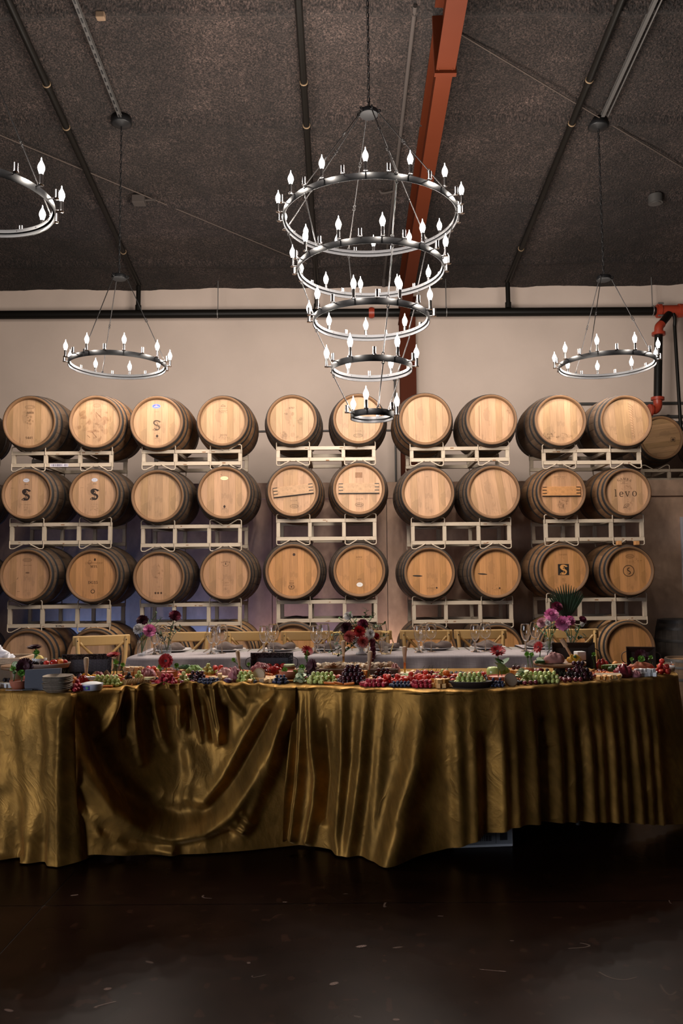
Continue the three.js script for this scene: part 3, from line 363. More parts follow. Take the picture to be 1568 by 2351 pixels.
const Bd = [
  [-3.369, 2.985, 0.286, 'p', 0, 'a1', 1, 'oak wine barrel stamped 1441, leftmost whole barrel of the top row'],
  [-2.654, 2.985, 0.286, 'p', 0, 'a2', 0, 'oak wine barrel with reddish scratches on its head, second of the top row'],
  [-1.992, 2.975, 0.286, 'p', 0, 'a3', 0, 'oak wine barrel with a blue oval sticker and curled emblem, top row'],
  [-1.279, 2.983, 0.274, 'p', 0, 'a4', 0, 'oak wine barrel stamped 2019 near the bottom of its head, top row'],
  [-0.529, 2.991, 0.270, 'p', 0, 'a5', 1, 'oak wine barrel with a small stamped number high on its head, top row'],
  [0.191, 2.995, 0.274, 'p', 0, 'a6', 1, 'oak wine barrel partly behind the smallest chandelier ring, top row'],
  [0.916, 2.985, 0.283, 'p', 0.02, null, 0, 'plain unmarked oak wine barrel right of the smallest chandelier ring, top row'],
  [1.631, 2.974, 0.274, 'k', 0, 'a8', 1, 'oak wine barrel with a dark red vertical crack in its head, top row'],
  [2.374, 2.959, 0.279, 'p', 0, 'a9', 1, 'brightly lit oak wine barrel with dark specks low on its head, top row'],
  [3.085, 2.950, 0.279, 'p', 0.06, 'a10', 1, 'oak wine barrel with wavy grain on its head, rightmost of the top row'],
  [-3.379, 2.203, 0.270, 'k', 0, 'b1', 1, 'oak wine barrel with a white sticker and black curled emblem, leftmost of second row'],
  [-2.657, 2.199, 0.265, 'k', 0, 'b2', 1, 'oak wine barrel with a white sticker and black emblem, next to leftmost in second row'],
  [-1.974, 2.170, 0.283, 'p', 0, null, 1, 'plain unmarked oak wine barrel in the second row of the second column'],
  [-1.260, 2.202, 0.283, 'k', 0, 'b4', 1, 'oak wine barrel with a cream oval sticker on its head, second row'],
  [-0.517, 2.215, 0.274, 'k', 0, 'b5', 0, 'oak wine barrel with a tilted brace board across its head, second row', [0.01, 0.11, 'p']],
  [0.189, 2.233, 0.279, 'k', 0, 'b6', 0, 'oak wine barrel with a level pale brace board under a square stain, second row', [0.01, 0, 'p']],
  [0.929, 2.185, 0.283, 'k', 0.03, 'b7', 1, 'oak wine barrel with faint marks, right of centre, second row'],
  [1.635, 2.184, 0.286, 'k', 0.14, 'b8', 1, 'oak wine barrel with slanting head boards and faint marks, second row'],
  [2.365, 2.181, 0.260, 't', 0, 'b9', 0, 'oak wine barrel with an orange brace board across its head, second row', [0.012, 0, 'o']],
  [3.068, 2.173, 0.256, 'k', 0, 'b10', 0, 'oak wine barrel branded with the large word levo, rightmost of the second row'],
  [-3.369, 1.332, 0.279, 't', 0, 'c1', 1, 'oak wine barrel with a small oval brand and faint marks, leftmost of third row'],
  [-2.660, 1.324, 0.279, 'o', 0, 'c2', 1, 'oak wine barrel stamped MTL and DG15, third row'],
  [-1.951, 1.304, 0.274, 't', 0, 'c3', 1, 'oak wine barrel with three small dark marks low on its head, third row'],
  [-1.242, 1.331, 0.270, 't', 0, 'c4', 1, 'oak wine barrel with an arched stamp above a bottle mark, third row'],
  [-0.524, 1.353, 0.293, 'o', 0, 'c5', 1, 'oak wine barrel with a dark bung hole high on its head, third row'],
  [0.185, 1.355, 0.277, 'o', 0, 'c6', 1, 'oak wine barrel with a white oval sticker low on its head, third row'],
  [0.933, 1.328, 0.270, 'o', 0, 'c7', 1, 'oak wine barrel with a black marker line, fourth from right in third row'],
  [1.642, 1.320, 0.267, 'o', 0, 'c8', 1, 'oak wine barrel with a black marker line, third from right in the third row'],
  [2.366, 1.349, 0.265, 'o', 0, 'c9', 0, 'oak wine barrel with a black square emblem on its head, third row'],
  [3.065, 1.332, 0.260, 'o', 0, 'c10', 0, 'oak wine barrel with a circled S mark on its head, third row'],
  [-3.340, 0.472, 0.279, 'k', 0, null, 0, 'oak wine barrel in the bottom row behind the white plastic bag'],
  [-2.636, 0.476, 0.279, 'k', 0, null, 2, 'oak wine barrel in the bottom row behind the left leaning metal pan'],
  [-1.929, 0.480, 0.274, 't', 0, null, 2, 'oak wine barrel in the bottom row behind the flower vases on the left'],
  [-1.225, 0.497, 0.270, 't', 0, null, 2, 'oak wine barrel in the bottom row behind the third dining chair from left'],
  [-0.526, 0.523, 0.279, 'o', 0, null, 1, 'oak wine barrel in the bottom row behind the chair left of the centrepiece'],
  [0.182, 0.522, 0.274, 'o', 0, null, 1, 'oak wine barrel in the bottom row hidden behind the flower centrepiece'],
  [0.936, 0.507, 0.270, 'o', 0, null, 1, 'oak wine barrel in the bottom row behind the chair right of the centrepiece'],
  [1.639, 0.502, 0.270, 'o', 0, null, 1, 'oak wine barrel in the bottom row behind the second chair from the right end'],
  [2.348, 0.524, 0.265, 'o', 0, null, 2, 'oak wine barrel in the bottom row behind the pink peonies and palm leaf'],
  [3.038, 0.527, 0.265, 'o', 0.03, null, 2, 'oak wine barrel, rightmost of the bottom row, behind the dark leaning board'],
  [-4.22, 2.95, 0.279, 'k', 0, null, 1, 'oak wine barrel cut off by the left picture edge, top row'],
  [-4.22, 2.17, 0.279, 'k', 0, null, 1, 'oak wine barrel cut off by the left picture edge, second row'],
  [-4.22, 1.31, 0.279, 'k', 0, null, 1, 'oak wine barrel cut off by the left picture edge, third row'],
  [-4.22, 0.47, 0.279, 'k', 0, null, 1, 'oak wine barrel cut off by the left picture edge, bottom row'],
];
for (const [x, y, r, t, rot, p, s, label, brace] of Bd) barrel(x, y, r, t, rot, p, s, label, 'wine barrels stacked on steel racks', brace);
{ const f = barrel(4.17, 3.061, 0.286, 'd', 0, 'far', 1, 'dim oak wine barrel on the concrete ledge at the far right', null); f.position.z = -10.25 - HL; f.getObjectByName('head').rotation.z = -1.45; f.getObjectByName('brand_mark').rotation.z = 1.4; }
for (const [x, y, z] of [[2.975, 1.636, -8.555], [3.165, 1.634, -8.555]]) single('wooden_wedge', x < 3.1 ? 'small wooden wedge left of two on the barrel with the circled S mark' : 'small wooden wedge right of two on the barrel with the circled S mark', 'wedge', bx(0.052, 0.046, 0.055, 0, 0, 0, 0.008), boardMats.o[2], [x, y - 0.006, z]);

// ------------------------------------------------------------------ racks
function rack(x0, x1, top, bot, label, below, z = -8.62, up = [0.05, 0.045], mat = M.cream) { // front and back ladder frames joined by tubes, wire cradles above and hooks below
  const w = x1 - x0, h = top - bot, o = thing('barrel_rack', label, 'rack', [(x0 + x1) / 2, bot, z], 0, 'steel barrel racks'), t = 0.04, F = 0.56;
  const ups = [t / 2, w * 0.335, w * 0.675, w - t / 2];
  for (const zz of [0, -F]) {
    part('rail', bx(w, t, t, 0, h - t / 2, zz, 0.004), mat, o); part('rail', bx(w, t, t, 0, t / 2, zz, 0.004), mat, o);
    for (const u of ups) part('upright', bx(t, h - 2 * t, t * 0.98, u - w / 2, h / 2, zz, 0.003), mat, o);
    for (const [a, b] of [[0, 1], [2, 3]]) {
      const xa = ups[a] - w / 2 - (a === 0 ? 0.016 : -0.012), xb = ups[b] - w / 2 + (b === 3 ? 0.016 : -0.0), m = (xa + xb) / 2, zf = zz + (zz === 0 ? 0.024 : -0.024), e = 0.05;
      for (const [xs, s] of [[xa, 1], [xb, -1]]) {
        part('cradle', bent([[xs, h - t, zf], [xs, h + up[0] - 0.012, zf], [xs + s * 0.012, h + up[0], zf], [xs + s * 0.045, h + up[0], zf], [m - s * e, h + 0.004, zf], [m - s * e * 0.6, h - 0.01, zf]], 0.0065), mat, o);
        if (below) part('hook', bent([[xs, t, zf], [xs, -below + 0.012, zf], [xs + s * 0.012, -below, zf], [xs + s * 0.045, -below, zf], [m - s * e, -0.002, zf], [m - s * e * 0.6, 0.012, zf]], 0.0065), mat, o);
      }
    }
  }
  for (const u of [ups[1], ups[2]]) { part('side_tube', bx(t * 0.9, t * 0.9, F - t, u - w / 2, h - t / 2, -F / 2), mat, o); part('side_tube', bx(t * 0.9, t * 0.9, F - t, u - w / 2, t / 2, -F / 2), mat, o); }
  const R = mulberry(Math.round((x0 + bot) * 1000)); for (let k = 0; k < 4; k++) part('rust_spot', bx(0.012 + R() * 0.03, 0.004 + R() * 0.008, 0.0006, (R() - 0.5) * w * 0.9, (R() > 0.5 ? h - t + 0.006 + R() * 0.02 : 0.006 + R() * 0.02), 0.0205), M.rust, o);
  return o;
}
const COLS = ['first column from left', 'second column', 'middle column', 'fourth column', 'fifth column'], LV = ['top pair of barrels', 'second pair of barrels from the top', 'third pair of barrels from the top', 'bottom pair of barrels'];
[[-3.590, -2.487, [[2.679, 2.507], [1.901, 1.665], [1.014, 0.772]]], [-2.17, -1.08, [[2.687, 2.514], [1.867, 1.626], [1.024, 0.780]]], [-0.706, 0.377, [[2.714, 2.550], [1.921, 1.685], [1.045, 0.806]]], [0.75, 1.833, [[2.697, 2.534], [1.872, 1.631], [1.024, 0.785]]], [2.19, 3.269, [[2.662, 2.491], [1.894, 1.655], [1.046, 0.806]]], [-5.06, -3.97, [[2.65, 2.48], [1.88, 1.64], [1.0, 0.76]]]]
  .forEach(([a, b, l], c) => { [...l, [0.2, 0.0]].forEach(([t, u], k) => rack(a, b, t, u, c === 5 ? `cream steel rack beyond the left picture edge, ${['top', 'second', 'third', 'bottom'][k]} level` : `cream steel rack under the ${LV[k]}, ${COLS[c]}`, k < 3 ? 0.045 : 0)); });
{ const r = scene.getObjectByName('barrel_rack'); r.userData.label = 'cream steel rack with a barcode sticker under the top barrels of the first column'; const cv = document.createElement('canvas'); cv.width = 128; cv.height = 32; const q = cv.getContext('2d'); q.fillStyle = '#cfc8d0'; q.fillRect(0, 0, 128, 32); q.fillStyle = '#5a5262'; for (let i = 4; i < 124; i += 3) if (hash(i, 3, 1) > 0.35) q.fillRect(i, 5, 1 + 2 * hash(i, 9, 2), 22); const t = new THREE.CanvasTexture(cv); t.colorSpace = THREE.SRGBColorSpace; part('barcode_sticker', new THREE.PlaneGeometry(0.2, 0.036).translate(-0.03, 0.02, 0.0212), std([1, 1, 1], 0.5, { map: t }), r); }
{ const r = scene.getObjectByName('barrel_rack_002'), cv = document.createElement('canvas'); cv.width = 64; cv.height = 24; const q = cv.getContext('2d'); q.clearRect(0, 0, 64, 24); q.translate(32, 12); q.rotate(Math.PI); q.fillStyle = '#1c1616'; q.font = 'bold 22px sans-serif'; q.textAlign = 'center'; q.textBaseline = 'middle'; q.fillText('NCR', 0, 0); const t = new THREE.CanvasTexture(cv); t.colorSpace = THREE.SRGBColorSpace; part('stencil_mark', new THREE.PlaneGeometry(0.095, 0.034).translate(0.0, 0.02, 0.0208), std([1, 1, 1], 0.6, { map: t, transparent: true }), r); }
rack(3.93, 5.02, 2.665, 2.505, 'dim cream steel rack on the concrete ledge under the far right barrel', 0.042, -10.37);
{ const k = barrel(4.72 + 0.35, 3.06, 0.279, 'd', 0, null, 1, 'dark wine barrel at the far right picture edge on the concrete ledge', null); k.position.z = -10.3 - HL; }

// upright barrels at the right
function upright(label, x, z, s, mat, tintTop) {
  const o = thing('upright_barrel', label, 'barrel', [x, 0, z]), up = (g) => g.clone().rotateX(-Math.PI / 2).translate(0, HL, 0);
  const b = part('staves', up(staveGeo), mat, o); b.userData.kind = 'stuff'; hoops.forEach((h) => part('hoop', up(h), M.hoop, o)); part('chime', up(chimeGeo), mat, o); part('head', new THREE.CircleGeometry(RH - 0.02, 32).rotateX(-Math.PI / 2).translate(0, 2 * HL - 0.03, 0), tintTop, o); o.scale.set(s, s, s); return o;
}
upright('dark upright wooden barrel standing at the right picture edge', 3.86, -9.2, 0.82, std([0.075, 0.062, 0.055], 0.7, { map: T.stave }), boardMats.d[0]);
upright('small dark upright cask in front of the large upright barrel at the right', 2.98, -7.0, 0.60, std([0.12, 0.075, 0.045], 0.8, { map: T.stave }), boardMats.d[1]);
// blue uplights on the floor between the barrel racks and the concrete wall
for (const [x, l, tint, pw] of [[-3.05, 'blue floor uplight hidden behind the first column of barrels', C(0.17, 0.33, 0.9), 1], [-1.65, 'blue floor uplight hidden behind the second column of barrels', C(0.17, 0.33, 0.9), 1], [-0.2, 'blue floor uplight hidden behind the middle column of barrels', C(0.35, 0.42, 1.0), 0.35], [-0.93, 'pale pink floor uplight behind the gap between second and middle barrel columns', C(1, 0.72, 0.72), 0.45], [0.55, 'pale pink floor uplight behind the gap right of the middle barrel column', C(1, 0.76, 0.66), 0.55]]) {
  const o = thing('floor_uplight', l, 'light', [x, 0, -9.56]);
  part('housing', [lathe([[0.0001, 0], [0.06, 0], [0.06, 0.012], [0.055, 0.03], [0.06, 0.11], [0.05, 0.11], [0.045, 0.09], [0.0001, 0.09]], 20)], M.black, o);
  const g = part('lamp_lens', new THREE.CircleGeometry(0.045, 20).rotateX(-Math.PI / 2).translate(0, 0.1, 0), std(tint, 0.3, { emissive: tint, emissiveIntensity: 2 }), o);
  const s = new THREE.SpotLight(tint, BLUE * pw, 0, D(75), 0.9, 2); s.position.set(0, 0.125, 0); s.target.position.set(0, 1.2, -0.25); s.castShadow = true; s.shadow.radius = 2; o.add(s); o.add(s.target);
}

// ------------------------------------------------------------------ draped cloths
const velvet = phy([0.40, 0.205, 0.046], 0.5, { metalness: 0.55, map: T.nap, bumpMap: T.napBump, bumpScale: 0.0035, sheen: 1.6, sheenColor: C(0.95, 0.60, 0.24), sheenRoughness: 0.6, side: 2, specularIntensity: 0.6, specularColor: C(1, 0.75, 0.4) });
const lerpPts = (pts, n) => { const c = new THREE.CatmullRomCurve3(pts.map((p) => V3(p[0], p[2] ?? 0, p[1])), false, 'centripetal'); return c.getSpacedPoints(n); };
function drape(edge, hem, spine, top, folds, ns, nt, opt = {}) {
  // edge: [x, z] along the table rim; hem: [x, z, y] where the cloth ends; spine(x, z): the point of the top that a rim point is joined to; folds: [out, width, [u, v, ...]] ridges in metres along the front
  const E = lerpPts(edge, ns), H = lerpPts(hem, ns), pos = [], uv = [], idx = [], back = 4, inner = 6, round = 4, rows = back + inner + round + nt + 1;
  const len = [0]; for (let i = 1; i <= ns; i++) len.push(len[i - 1] + E[i].distanceTo(E[i - 1]));
  const seg = folds.map(([a, w, p, fade = 0]) => { const s = [], m = p.length / 2 - 1, G = (i) => fade < 0 ? (i / m) ** 1.3 : 1 - fade * (i / m) ** 1.5; for (let k = 0; k + 3 < p.length; k += 2) s.push([p[k], p[k + 1], p[k + 2], p[k + 3], G(k / 2), G(k / 2 + 1)]); return { a, w, s, x0: Math.min(...p.filter((_, i) => !(i % 2))) - w * 3, x1: Math.max(...p.filter((_, i) => !(i % 2))) + w * 3 }; });
  const out = (x, v) => { let d = 0; for (const f of seg) { if (x < f.x0 || x > f.x1) continue; let best = 9, tt = 1; for (const [a, b, c, e, g0, g1] of f.s) { const dx = c - a, dy = e - b, L = dx * dx + dy * dy || 1e-9, t = Math.max(0, Math.min(1, ((x - a) * dx + (v - b) * dy) / L)), px = a + t * dx - x, py = b + t * dy - v, q = px * px + py * py; if (q < best) { best = q; tt = g0 + (g1 - g0) * t; } } d += f.a * tt * Math.exp(-best / (f.w * f.w)); } return d; };
  for (let i = 0; i <= ns; i++) {
    const e = E[i], h = H[i], a = E[Math.max(0, i - 1)], b = E[Math.min(ns, i + 1)], tx = b.x - a.x, tz = b.z - a.z, tl = Math.hypot(tx, tz), nxx = -tz / tl, nzz = tx / tl, [sxx, szz] = spine(e.x, e.z), hemY = h.y, R = 0.02;
    const lift = opt.gather ? opt.gather(e.x) : 0;
    for (let j = 0; j < back; j++) { const y = (opt.noBack ? top - 0.002 : 0.03) + (top - 0.004 - (opt.noBack ? top - 0.004 : 0.03)) * j / (back - 1); pos.push(sxx, y, szz + (opt.noBack ? 0 : -0.012 * (1 - j / back))); uv.push(sxx, -5 + y); }
    for (let j = 0; j < inner; j++) { const t = j / inner, x = sxx + (e.x - nxx * R - sxx) * t, z = szz + (e.z - nzz * R - szz) * t; pos.push(x, top + lift * t * t * t * 0.8, z); uv.push(x, z); }
    for (let j = 0; j < round; j++) { const q = j / round * Math.PI / 2, r0 = out(e.x, 0.0) * q / 2; pos.push(e.x - nxx * R * (1 - Math.sin(q)) + nxx * r0, top - R * (1 - Math.cos(q)) + lift * (1 - q * 0.35), e.z - nzz * R * (1 - Math.sin(q)) + nzz * r0); uv.push(len[i], -0.01 * j); }
    for (let j = 0; j <= nt; j++) {
      const t = j / nt, y = top - R + (hemY - top + R) * t, v = top - y, hx = e.x + (h.x - e.x) * Math.pow(t, 1.15), hz = e.z + (h.z - e.z) * Math.pow(t, 1.15), taper = Math.min(1, 0.12 + v / (opt.taper ?? 0.12)), d = out(hx, v) * taper + (opt.wrinkle ?? 0.006) * taper * (fbm(hx + 9, v + 9, 9, 7, 3, 201) - 0.5) * 2;
      pos.push(hx + nxx * d, y + lift * Math.max(0, 1 - t * 14) * 0.45, hz + nzz * d); uv.push(len[i], -v);
    }
  }
  for (let i = 0; i < ns; i++) for (let j = 0; j + 1 < rows; j++) { const p = i * rows + j, q = p + rows; idx.push(p, p + 1, q, q, p + 1, q + 1); }
  const g = new THREE.BufferGeometry(); g.setAttribute('position', new THREE.Float32BufferAttribute(pos, 3)); g.setAttribute('uv', new THREE.Float32BufferAttribute(uv, 2)); g.setIndex(idx); g.computeVertexNormals(); return g;
}
const U = (x) => (x - 784) / 476, Vv = (y) => (y - 1590) / 494;     // photograph measure to metres on the front of the cloth
const F = (a, w, ...p) => [a, w, p.map((q, i) => i % 2 ? Vv(q) : U(q))];
const grow = (...a) => [...F(...a), -1];
const TOP = 0.768;
function table(label, x, z, w, d, legs) { const o = thing('folding_table', label, 'table', [x, 0, z]); part('tabletop', bx(w, 0.03, d, 0, TOP - 0.032, 0, 0.006), std([0.3, 0.28, 0.26], 0.6), o); for (const [a, b] of legs) part('leg', rod([a, 0, b], [a, TOP - 0.05, b], 0.014, 8), M.conduit, o); part('apron', [bx(w - 0.1, 0.03, 0.02, 0, TOP - 0.062, d / 2 - 0.06), bx(w - 0.1, 0.03, 0.02, 0, TOP - 0.062, -d / 2 + 0.06)], M.conduit, o); return o; }
const L4 = (a, b) => [[a, b], [-a, b], [a, -b], [-a, -b]];
table('folding table under the left end of the gold velvet cloth', -1.78, -4.26, 0.92, 0.6, L4(0.4, 0.2));
table('folding table under the swagged middle of the gold velvet cloth', -0.72, -4.36, 0.94, 0.56, L4(0.4, 0.2));
table('folding table under the curved right part of the gold velvet cloth', 0.62, -4.42, 1.4, 0.4, L4(0.6, 0.15));

single('velvet_tablecloth', 'gold velvet tablecloth on the left end, falling straight to the floor under the stacked plates', 'tablecloth', drape(
  [[-2.5, -4.16], [-2.2, -4.06], [-1.9, -3.95], [-1.646, -3.879], [-1.452, -3.812], [-1.30, -3.748], [-1.262, -3.745], [-1.235, -3.80]],
  [[-2.5, -4.1, 0.008], [-2.2, -4.0, 0.008], [-1.88, -3.93, 0.008], [-1.60, -3.84, 0.008], [-1.40, -3.76, 0.006], [-1.26, -3.73, 0.006], [-1.205, -3.75, 0.012], [-1.165, -3.82, 0.012]],
  (x, z) => [Math.min(-1.25, x), -4.62], TOP, [
    F(0.03, 0.045, 160, 1640, 158, 1760, 156, 1900, 156, 1990), F(0.022, 0.02, 172, 1610, 173, 1800, 178, 1985), grow(-0.03, 0.035, 136, 1640, 132, 1800, 126, 1900, 122, 1990), grow(0.045, 0.05, 106, 1620, 104, 1780, 100, 1900, 96, 1990), F(0.02, 0.03, 128, 1620, 140, 1700, 132, 1800, 118, 1900),
    grow(-0.04, 0.05, 60, 1700, 62, 1890, 66, 1990), grow(0.05, 0.07, 18, 1640, 20, 1830, 24, 1950, 30, 1985), F(0.012, 0.04, 60, 1660, 78, 1800, 84, 1900), F(0.012, 0.05, 10, 1640, 14, 1800), F(-0.05, 0.05, -30, 1900, -26, 1990), F(0.05, 0.06, -90, 1800, -90, 1985), F(0.05, 0.06, -200, 1800, -200, 1985), F(0.02, 0.012, 86, 1968, 70, 1958), F(0.02, 0.012, 10, 1960, 48, 1972)], 150, 110, { wrinkle: 0.0035 }), velvet, [0, 0, 0]);
{
  const fadeOut = ([a, w, p]) => [a * 1.15, w, p, 0.75]; const gather = (x) => { const p = (x * 476) + 784; const k = Math.exp(-(((p - 430) / 170) ** 4)); return k * (0.006 + 0.013 * Math.pow(Math.abs(Math.sin(p * 0.062 + 1.1 * Math.sin(p * 0.021))), 3)); };
  const swag = (a, w, ...pts) => F(a, w, ...pts);
  single('velvet_tablecloth', 'gold velvet tablecloth in the middle, gathered at the rim and hanging in deep swags', 'tablecloth', drape(
    [[-1.255, -3.78], [-1.20, -3.80], [-1.115, -3.862], [-0.976, -3.955], [-0.8, -3.975], [-0.617, -3.987], [-0.4, -3.98], [-0.229, -3.965]],
    [[-1.23, -3.80, 0.01], [-1.16, -3.78, 0.03], [-1.05, -3.80, 0.02], [-0.90, -3.86, 0.006], [-0.72, -3.85, 0.006], [-0.52, -3.88, 0.006], [-0.34, -3.93, 0.006], [-0.22, -3.96, 0.008]],
    (x, z) => [Math.max(-1.22, Math.min(-0.24, x)), -4.62], TOP, [
      swag(0.045, 0.022, 166, 1610, 172, 1700, 178, 1850, 182, 1960), swag(0.030, 0.016, 186, 1700, 192, 1830, 200, 1950),
      // the great swag: rolled rim and the hollow inside it
      swag(0.075, 0.05, 172, 1625, 190, 1700, 218, 1790, 262, 1860, 330, 1908, 400, 1928, 470, 1920, 530, 1880, 580, 1810, 620, 1730, 655, 1640, 668, 1595),
      swag(-0.055, 0.055, 215, 1640, 240, 1730, 290, 1820, 350, 1880, 405, 1898, 462, 1886, 516, 1836, 566, 1750, 612, 1660),
      swag(-0.10, 0.20, 390, 1650, 420, 1790),
      swag(0.045, 0.028, 182, 1760, 205, 1850, 245, 1910, 300, 1945, 400, 1958), swag(-0.03, 0.026, 194, 1800, 224, 1880, 275, 1932, 350, 1948, 420, 1946, 520, 1925), swag(0.03, 0.03, 560, 1920, 590, 1850, 620, 1780, 640, 1690),
      swag(0.05, 0.035, 470, 1860, 510, 1800, 552, 1720, 600, 1640, 640, 1592), swag(0.025, 0.05, 440, 1760, 460, 1830, 440, 1890),
      // gathers hanging from the rim
      fadeOut(swag(0.045, 0.017, 272, 1588, 268, 1625, 256, 1668, 240, 1700)), fadeOut(swag(0.05, 0.017, 302, 1588, 302, 1650, 312, 1710, 326, 1770)), fadeOut(swag(0.042, 0.018, 342, 1586, 346, 1650, 362, 1715, 376, 1745)), fadeOut(swag(0.045, 0.013, 372, 1583, 392, 1618, 400, 1650, 402, 1690)), fadeOut(swag(0.042, 0.012, 398, 1583, 404, 1640, 398, 1680)),
      fadeOut(swag(0.05, 0.013, 428, 1580, 434, 1640, 446, 1690, 452, 1725)), fadeOut(swag(0.045, 0.013, 452, 1580, 468, 1630, 480, 1680, 492, 1728)), fadeOut(swag(0.05, 0.015, 478, 1580, 486, 1640, 496, 1690, 494, 1728)), fadeOut(swag(0.045, 0.016, 500, 1582, 522, 1625, 548, 1655)), fadeOut(swag(0.03, 0.02, 525, 1582, 560, 1618, 600, 1622)), fadeOut(swag(0.03, 0.014, 618, 1580, 625, 1605, 610, 1625)),
      swag(-0.03, 0.016, 286, 1600, 290, 1700), swag(-0.03, 0.014, 462, 1620, 476, 1720), swag(-0.035, 0.02, 508, 1650, 512, 1725), swag(-0.025, 0.014, 418, 1610, 424, 1700),
      swag(0.02, 0.03, 420, 1745, 430, 1800, 424, 1850), swag(0.015, 0.015, 545, 1900, 570, 1915), swag(0.015, 0.012, 556, 1880, 580, 1906), swag(0.014, 0.012, 530, 1912, 556, 1924)], 360, 150, { gather, wrinkle: 0.0045 }), velvet, [0, 0, 0]);
}
{
  const pleat = [];
  const line = (a, w, ...p) => pleat.push(F(a, w, ...p));
  line(0.05, 0.018, 676, 1592, 668, 1740, 656, 1850, 648, 1950); line(0.045, 0.016, 690, 1592, 690, 1740, 682, 1840, 668, 1950); line(0.05, 0.02, 706, 1592, 716, 1720, 726, 1800, 720, 1870, 704, 1950); line(-0.03, 0.02, 742, 1680, 750, 1800, 740, 1900);
  line(0.05, 0.026, 782, 1592, 784, 1760, 776, 1850, 770, 1925, 776, 2025.0); line(0.055, 0.034, 836, 1592, 826, 1760, 812, 1860, 786, 2025.0); line(0.022, 0.03, 876, 1592, 862, 1790, 840, 1970.0); line(0.09, 0.06, 966, 1592, 946, 1760, 916, 1860, 862, 2032.0); line(0.05, 0.05, 930, 1900, 890, 2040.0);
  line(0.036, 0.035, 1032, 1592, 1038, 1780, 1044, 2000.0); line(0.03, 0.03, 1066, 1592, 1072, 1780, 1074, 2000.0); line(-0.03, 0.03, 1100, 1700, 1102, 1990.0); line(0.03, 0.028, 1130, 1592, 1134, 1780, 1134, 1980.0); line(0.018, 0.022, 1164, 1592, 1166, 1780, 1170, 1970.0); line(0.027, 0.026, 1206, 1592, 1210, 1760, 1214, 1965.0); line(-0.027, 0.024, 1238, 1680, 1240, 1960.0); line(0.03, 0.03, 1268, 1592, 1272, 1780, 1274, 1960.0); line(0.027, 0.028, 1306, 1592, 1312, 1780, 1308, 1960.0); line(-0.018, 0.022, 1326, 1700, 1328, 1960.0);
  line(0.027, 0.024, 1350, 1592, 1356, 1780, 1358, 1960.0); line(0.021, 0.022, 1384, 1592, 1388, 1960.0); line(0.027, 0.022, 1414, 1592, 1418, 1780, 1420, 1960.0); line(0.021, 0.02, 1446, 1592, 1450, 1960.0); line(0.027, 0.022, 1478, 1592, 1482, 1780, 1490, 1970.0); line(0.024, 0.02, 1510, 1592, 1516, 1780, 1520, 1980.0); line(0.024, 0.02, 1540, 1592, 1548, 1970.0);
  single('velvet_tablecloth', 'gold velvet tablecloth on the curved right part, hanging in long pleats with a raised hem', 'tablecloth', drape(
    [[-0.245, -3.975], [-0.1, -3.915], [0.13, -3.854], [0.36, -3.785], [0.593, -3.757], [0.80, -3.80], [0.972, -3.897], [1.338, -4.049], [1.603, -4.169], [1.76, -4.27], [1.82, -4.40], [1.80, -4.60]],
    [[-0.28, -3.97, 0.012], [-0.12, -3.92, 0.01], [0.06, -3.83, 0.006], [0.21, -3.76, 0.006], [0.50, -3.80, 0.045], [0.78, -3.80, 0.13], [1.00, -3.90, 0.125], [1.38, -4.05, 0.075], [1.68, -4.19, 0.02], [1.85, -4.27, 0.012], [1.90, -4.40, 0.012], [1.86, -4.62, 0.012]],
    (x, z) => [Math.max(-0.22, Math.min(1.62, x)), -4.62], TOP, pleat, 420, 130, { wrinkle: 0.0045, taper: 0.34 }), velvet, [0, 0, 0]);
}
{ // cardboard carton pushed under the table
  const o = thing('carton', 'pale cardboard carton with printed labels showing beneath the raised velvet hem', 'box', [0.655, 0, -4.08], 0.08);
  const card = std([0.5, 0.51, 0.53], 0.85); part('box_body', bx(0.29, 0.2, 0.3, 0, 0.1, 0, 0.004), card, o); part('flap', bx(0.29, 0.003, 0.15, 0, 0.202, 0.074), card, o); part('flap', bx(0.29, 0.003, 0.15, 0, 0.202, -0.076), card, o);
  const cv = document.createElement('canvas'); cv.width = 256; cv.height = 64; const q = cv.getContext('2d'); q.fillStyle = '#8d9096'; q.fillRect(0, 0, 256, 64); q.fillStyle = '#2b2d33'; for (let i = 12; i < 160; i += 4) if (hash(i, 1, 8) > 0.3) q.fillRect(i, 28, 2 + 2 * hash(i, 2, 8), 22); q.fillRect(176, 4, 2, 56); q.fillRect(196, 18, 36, 30); q.fillRect(12, 10, 60, 4); const t = new THREE.CanvasTexture(cv); t.colorSpace = THREE.SRGBColorSpace;
  part('shipping_label', new THREE.PlaneGeometry(0.26, 0.075).translate(0.012, 0.05, 0.151), std([0.7, 0.7, 0.7], 0.7, { map: t }), o);
}

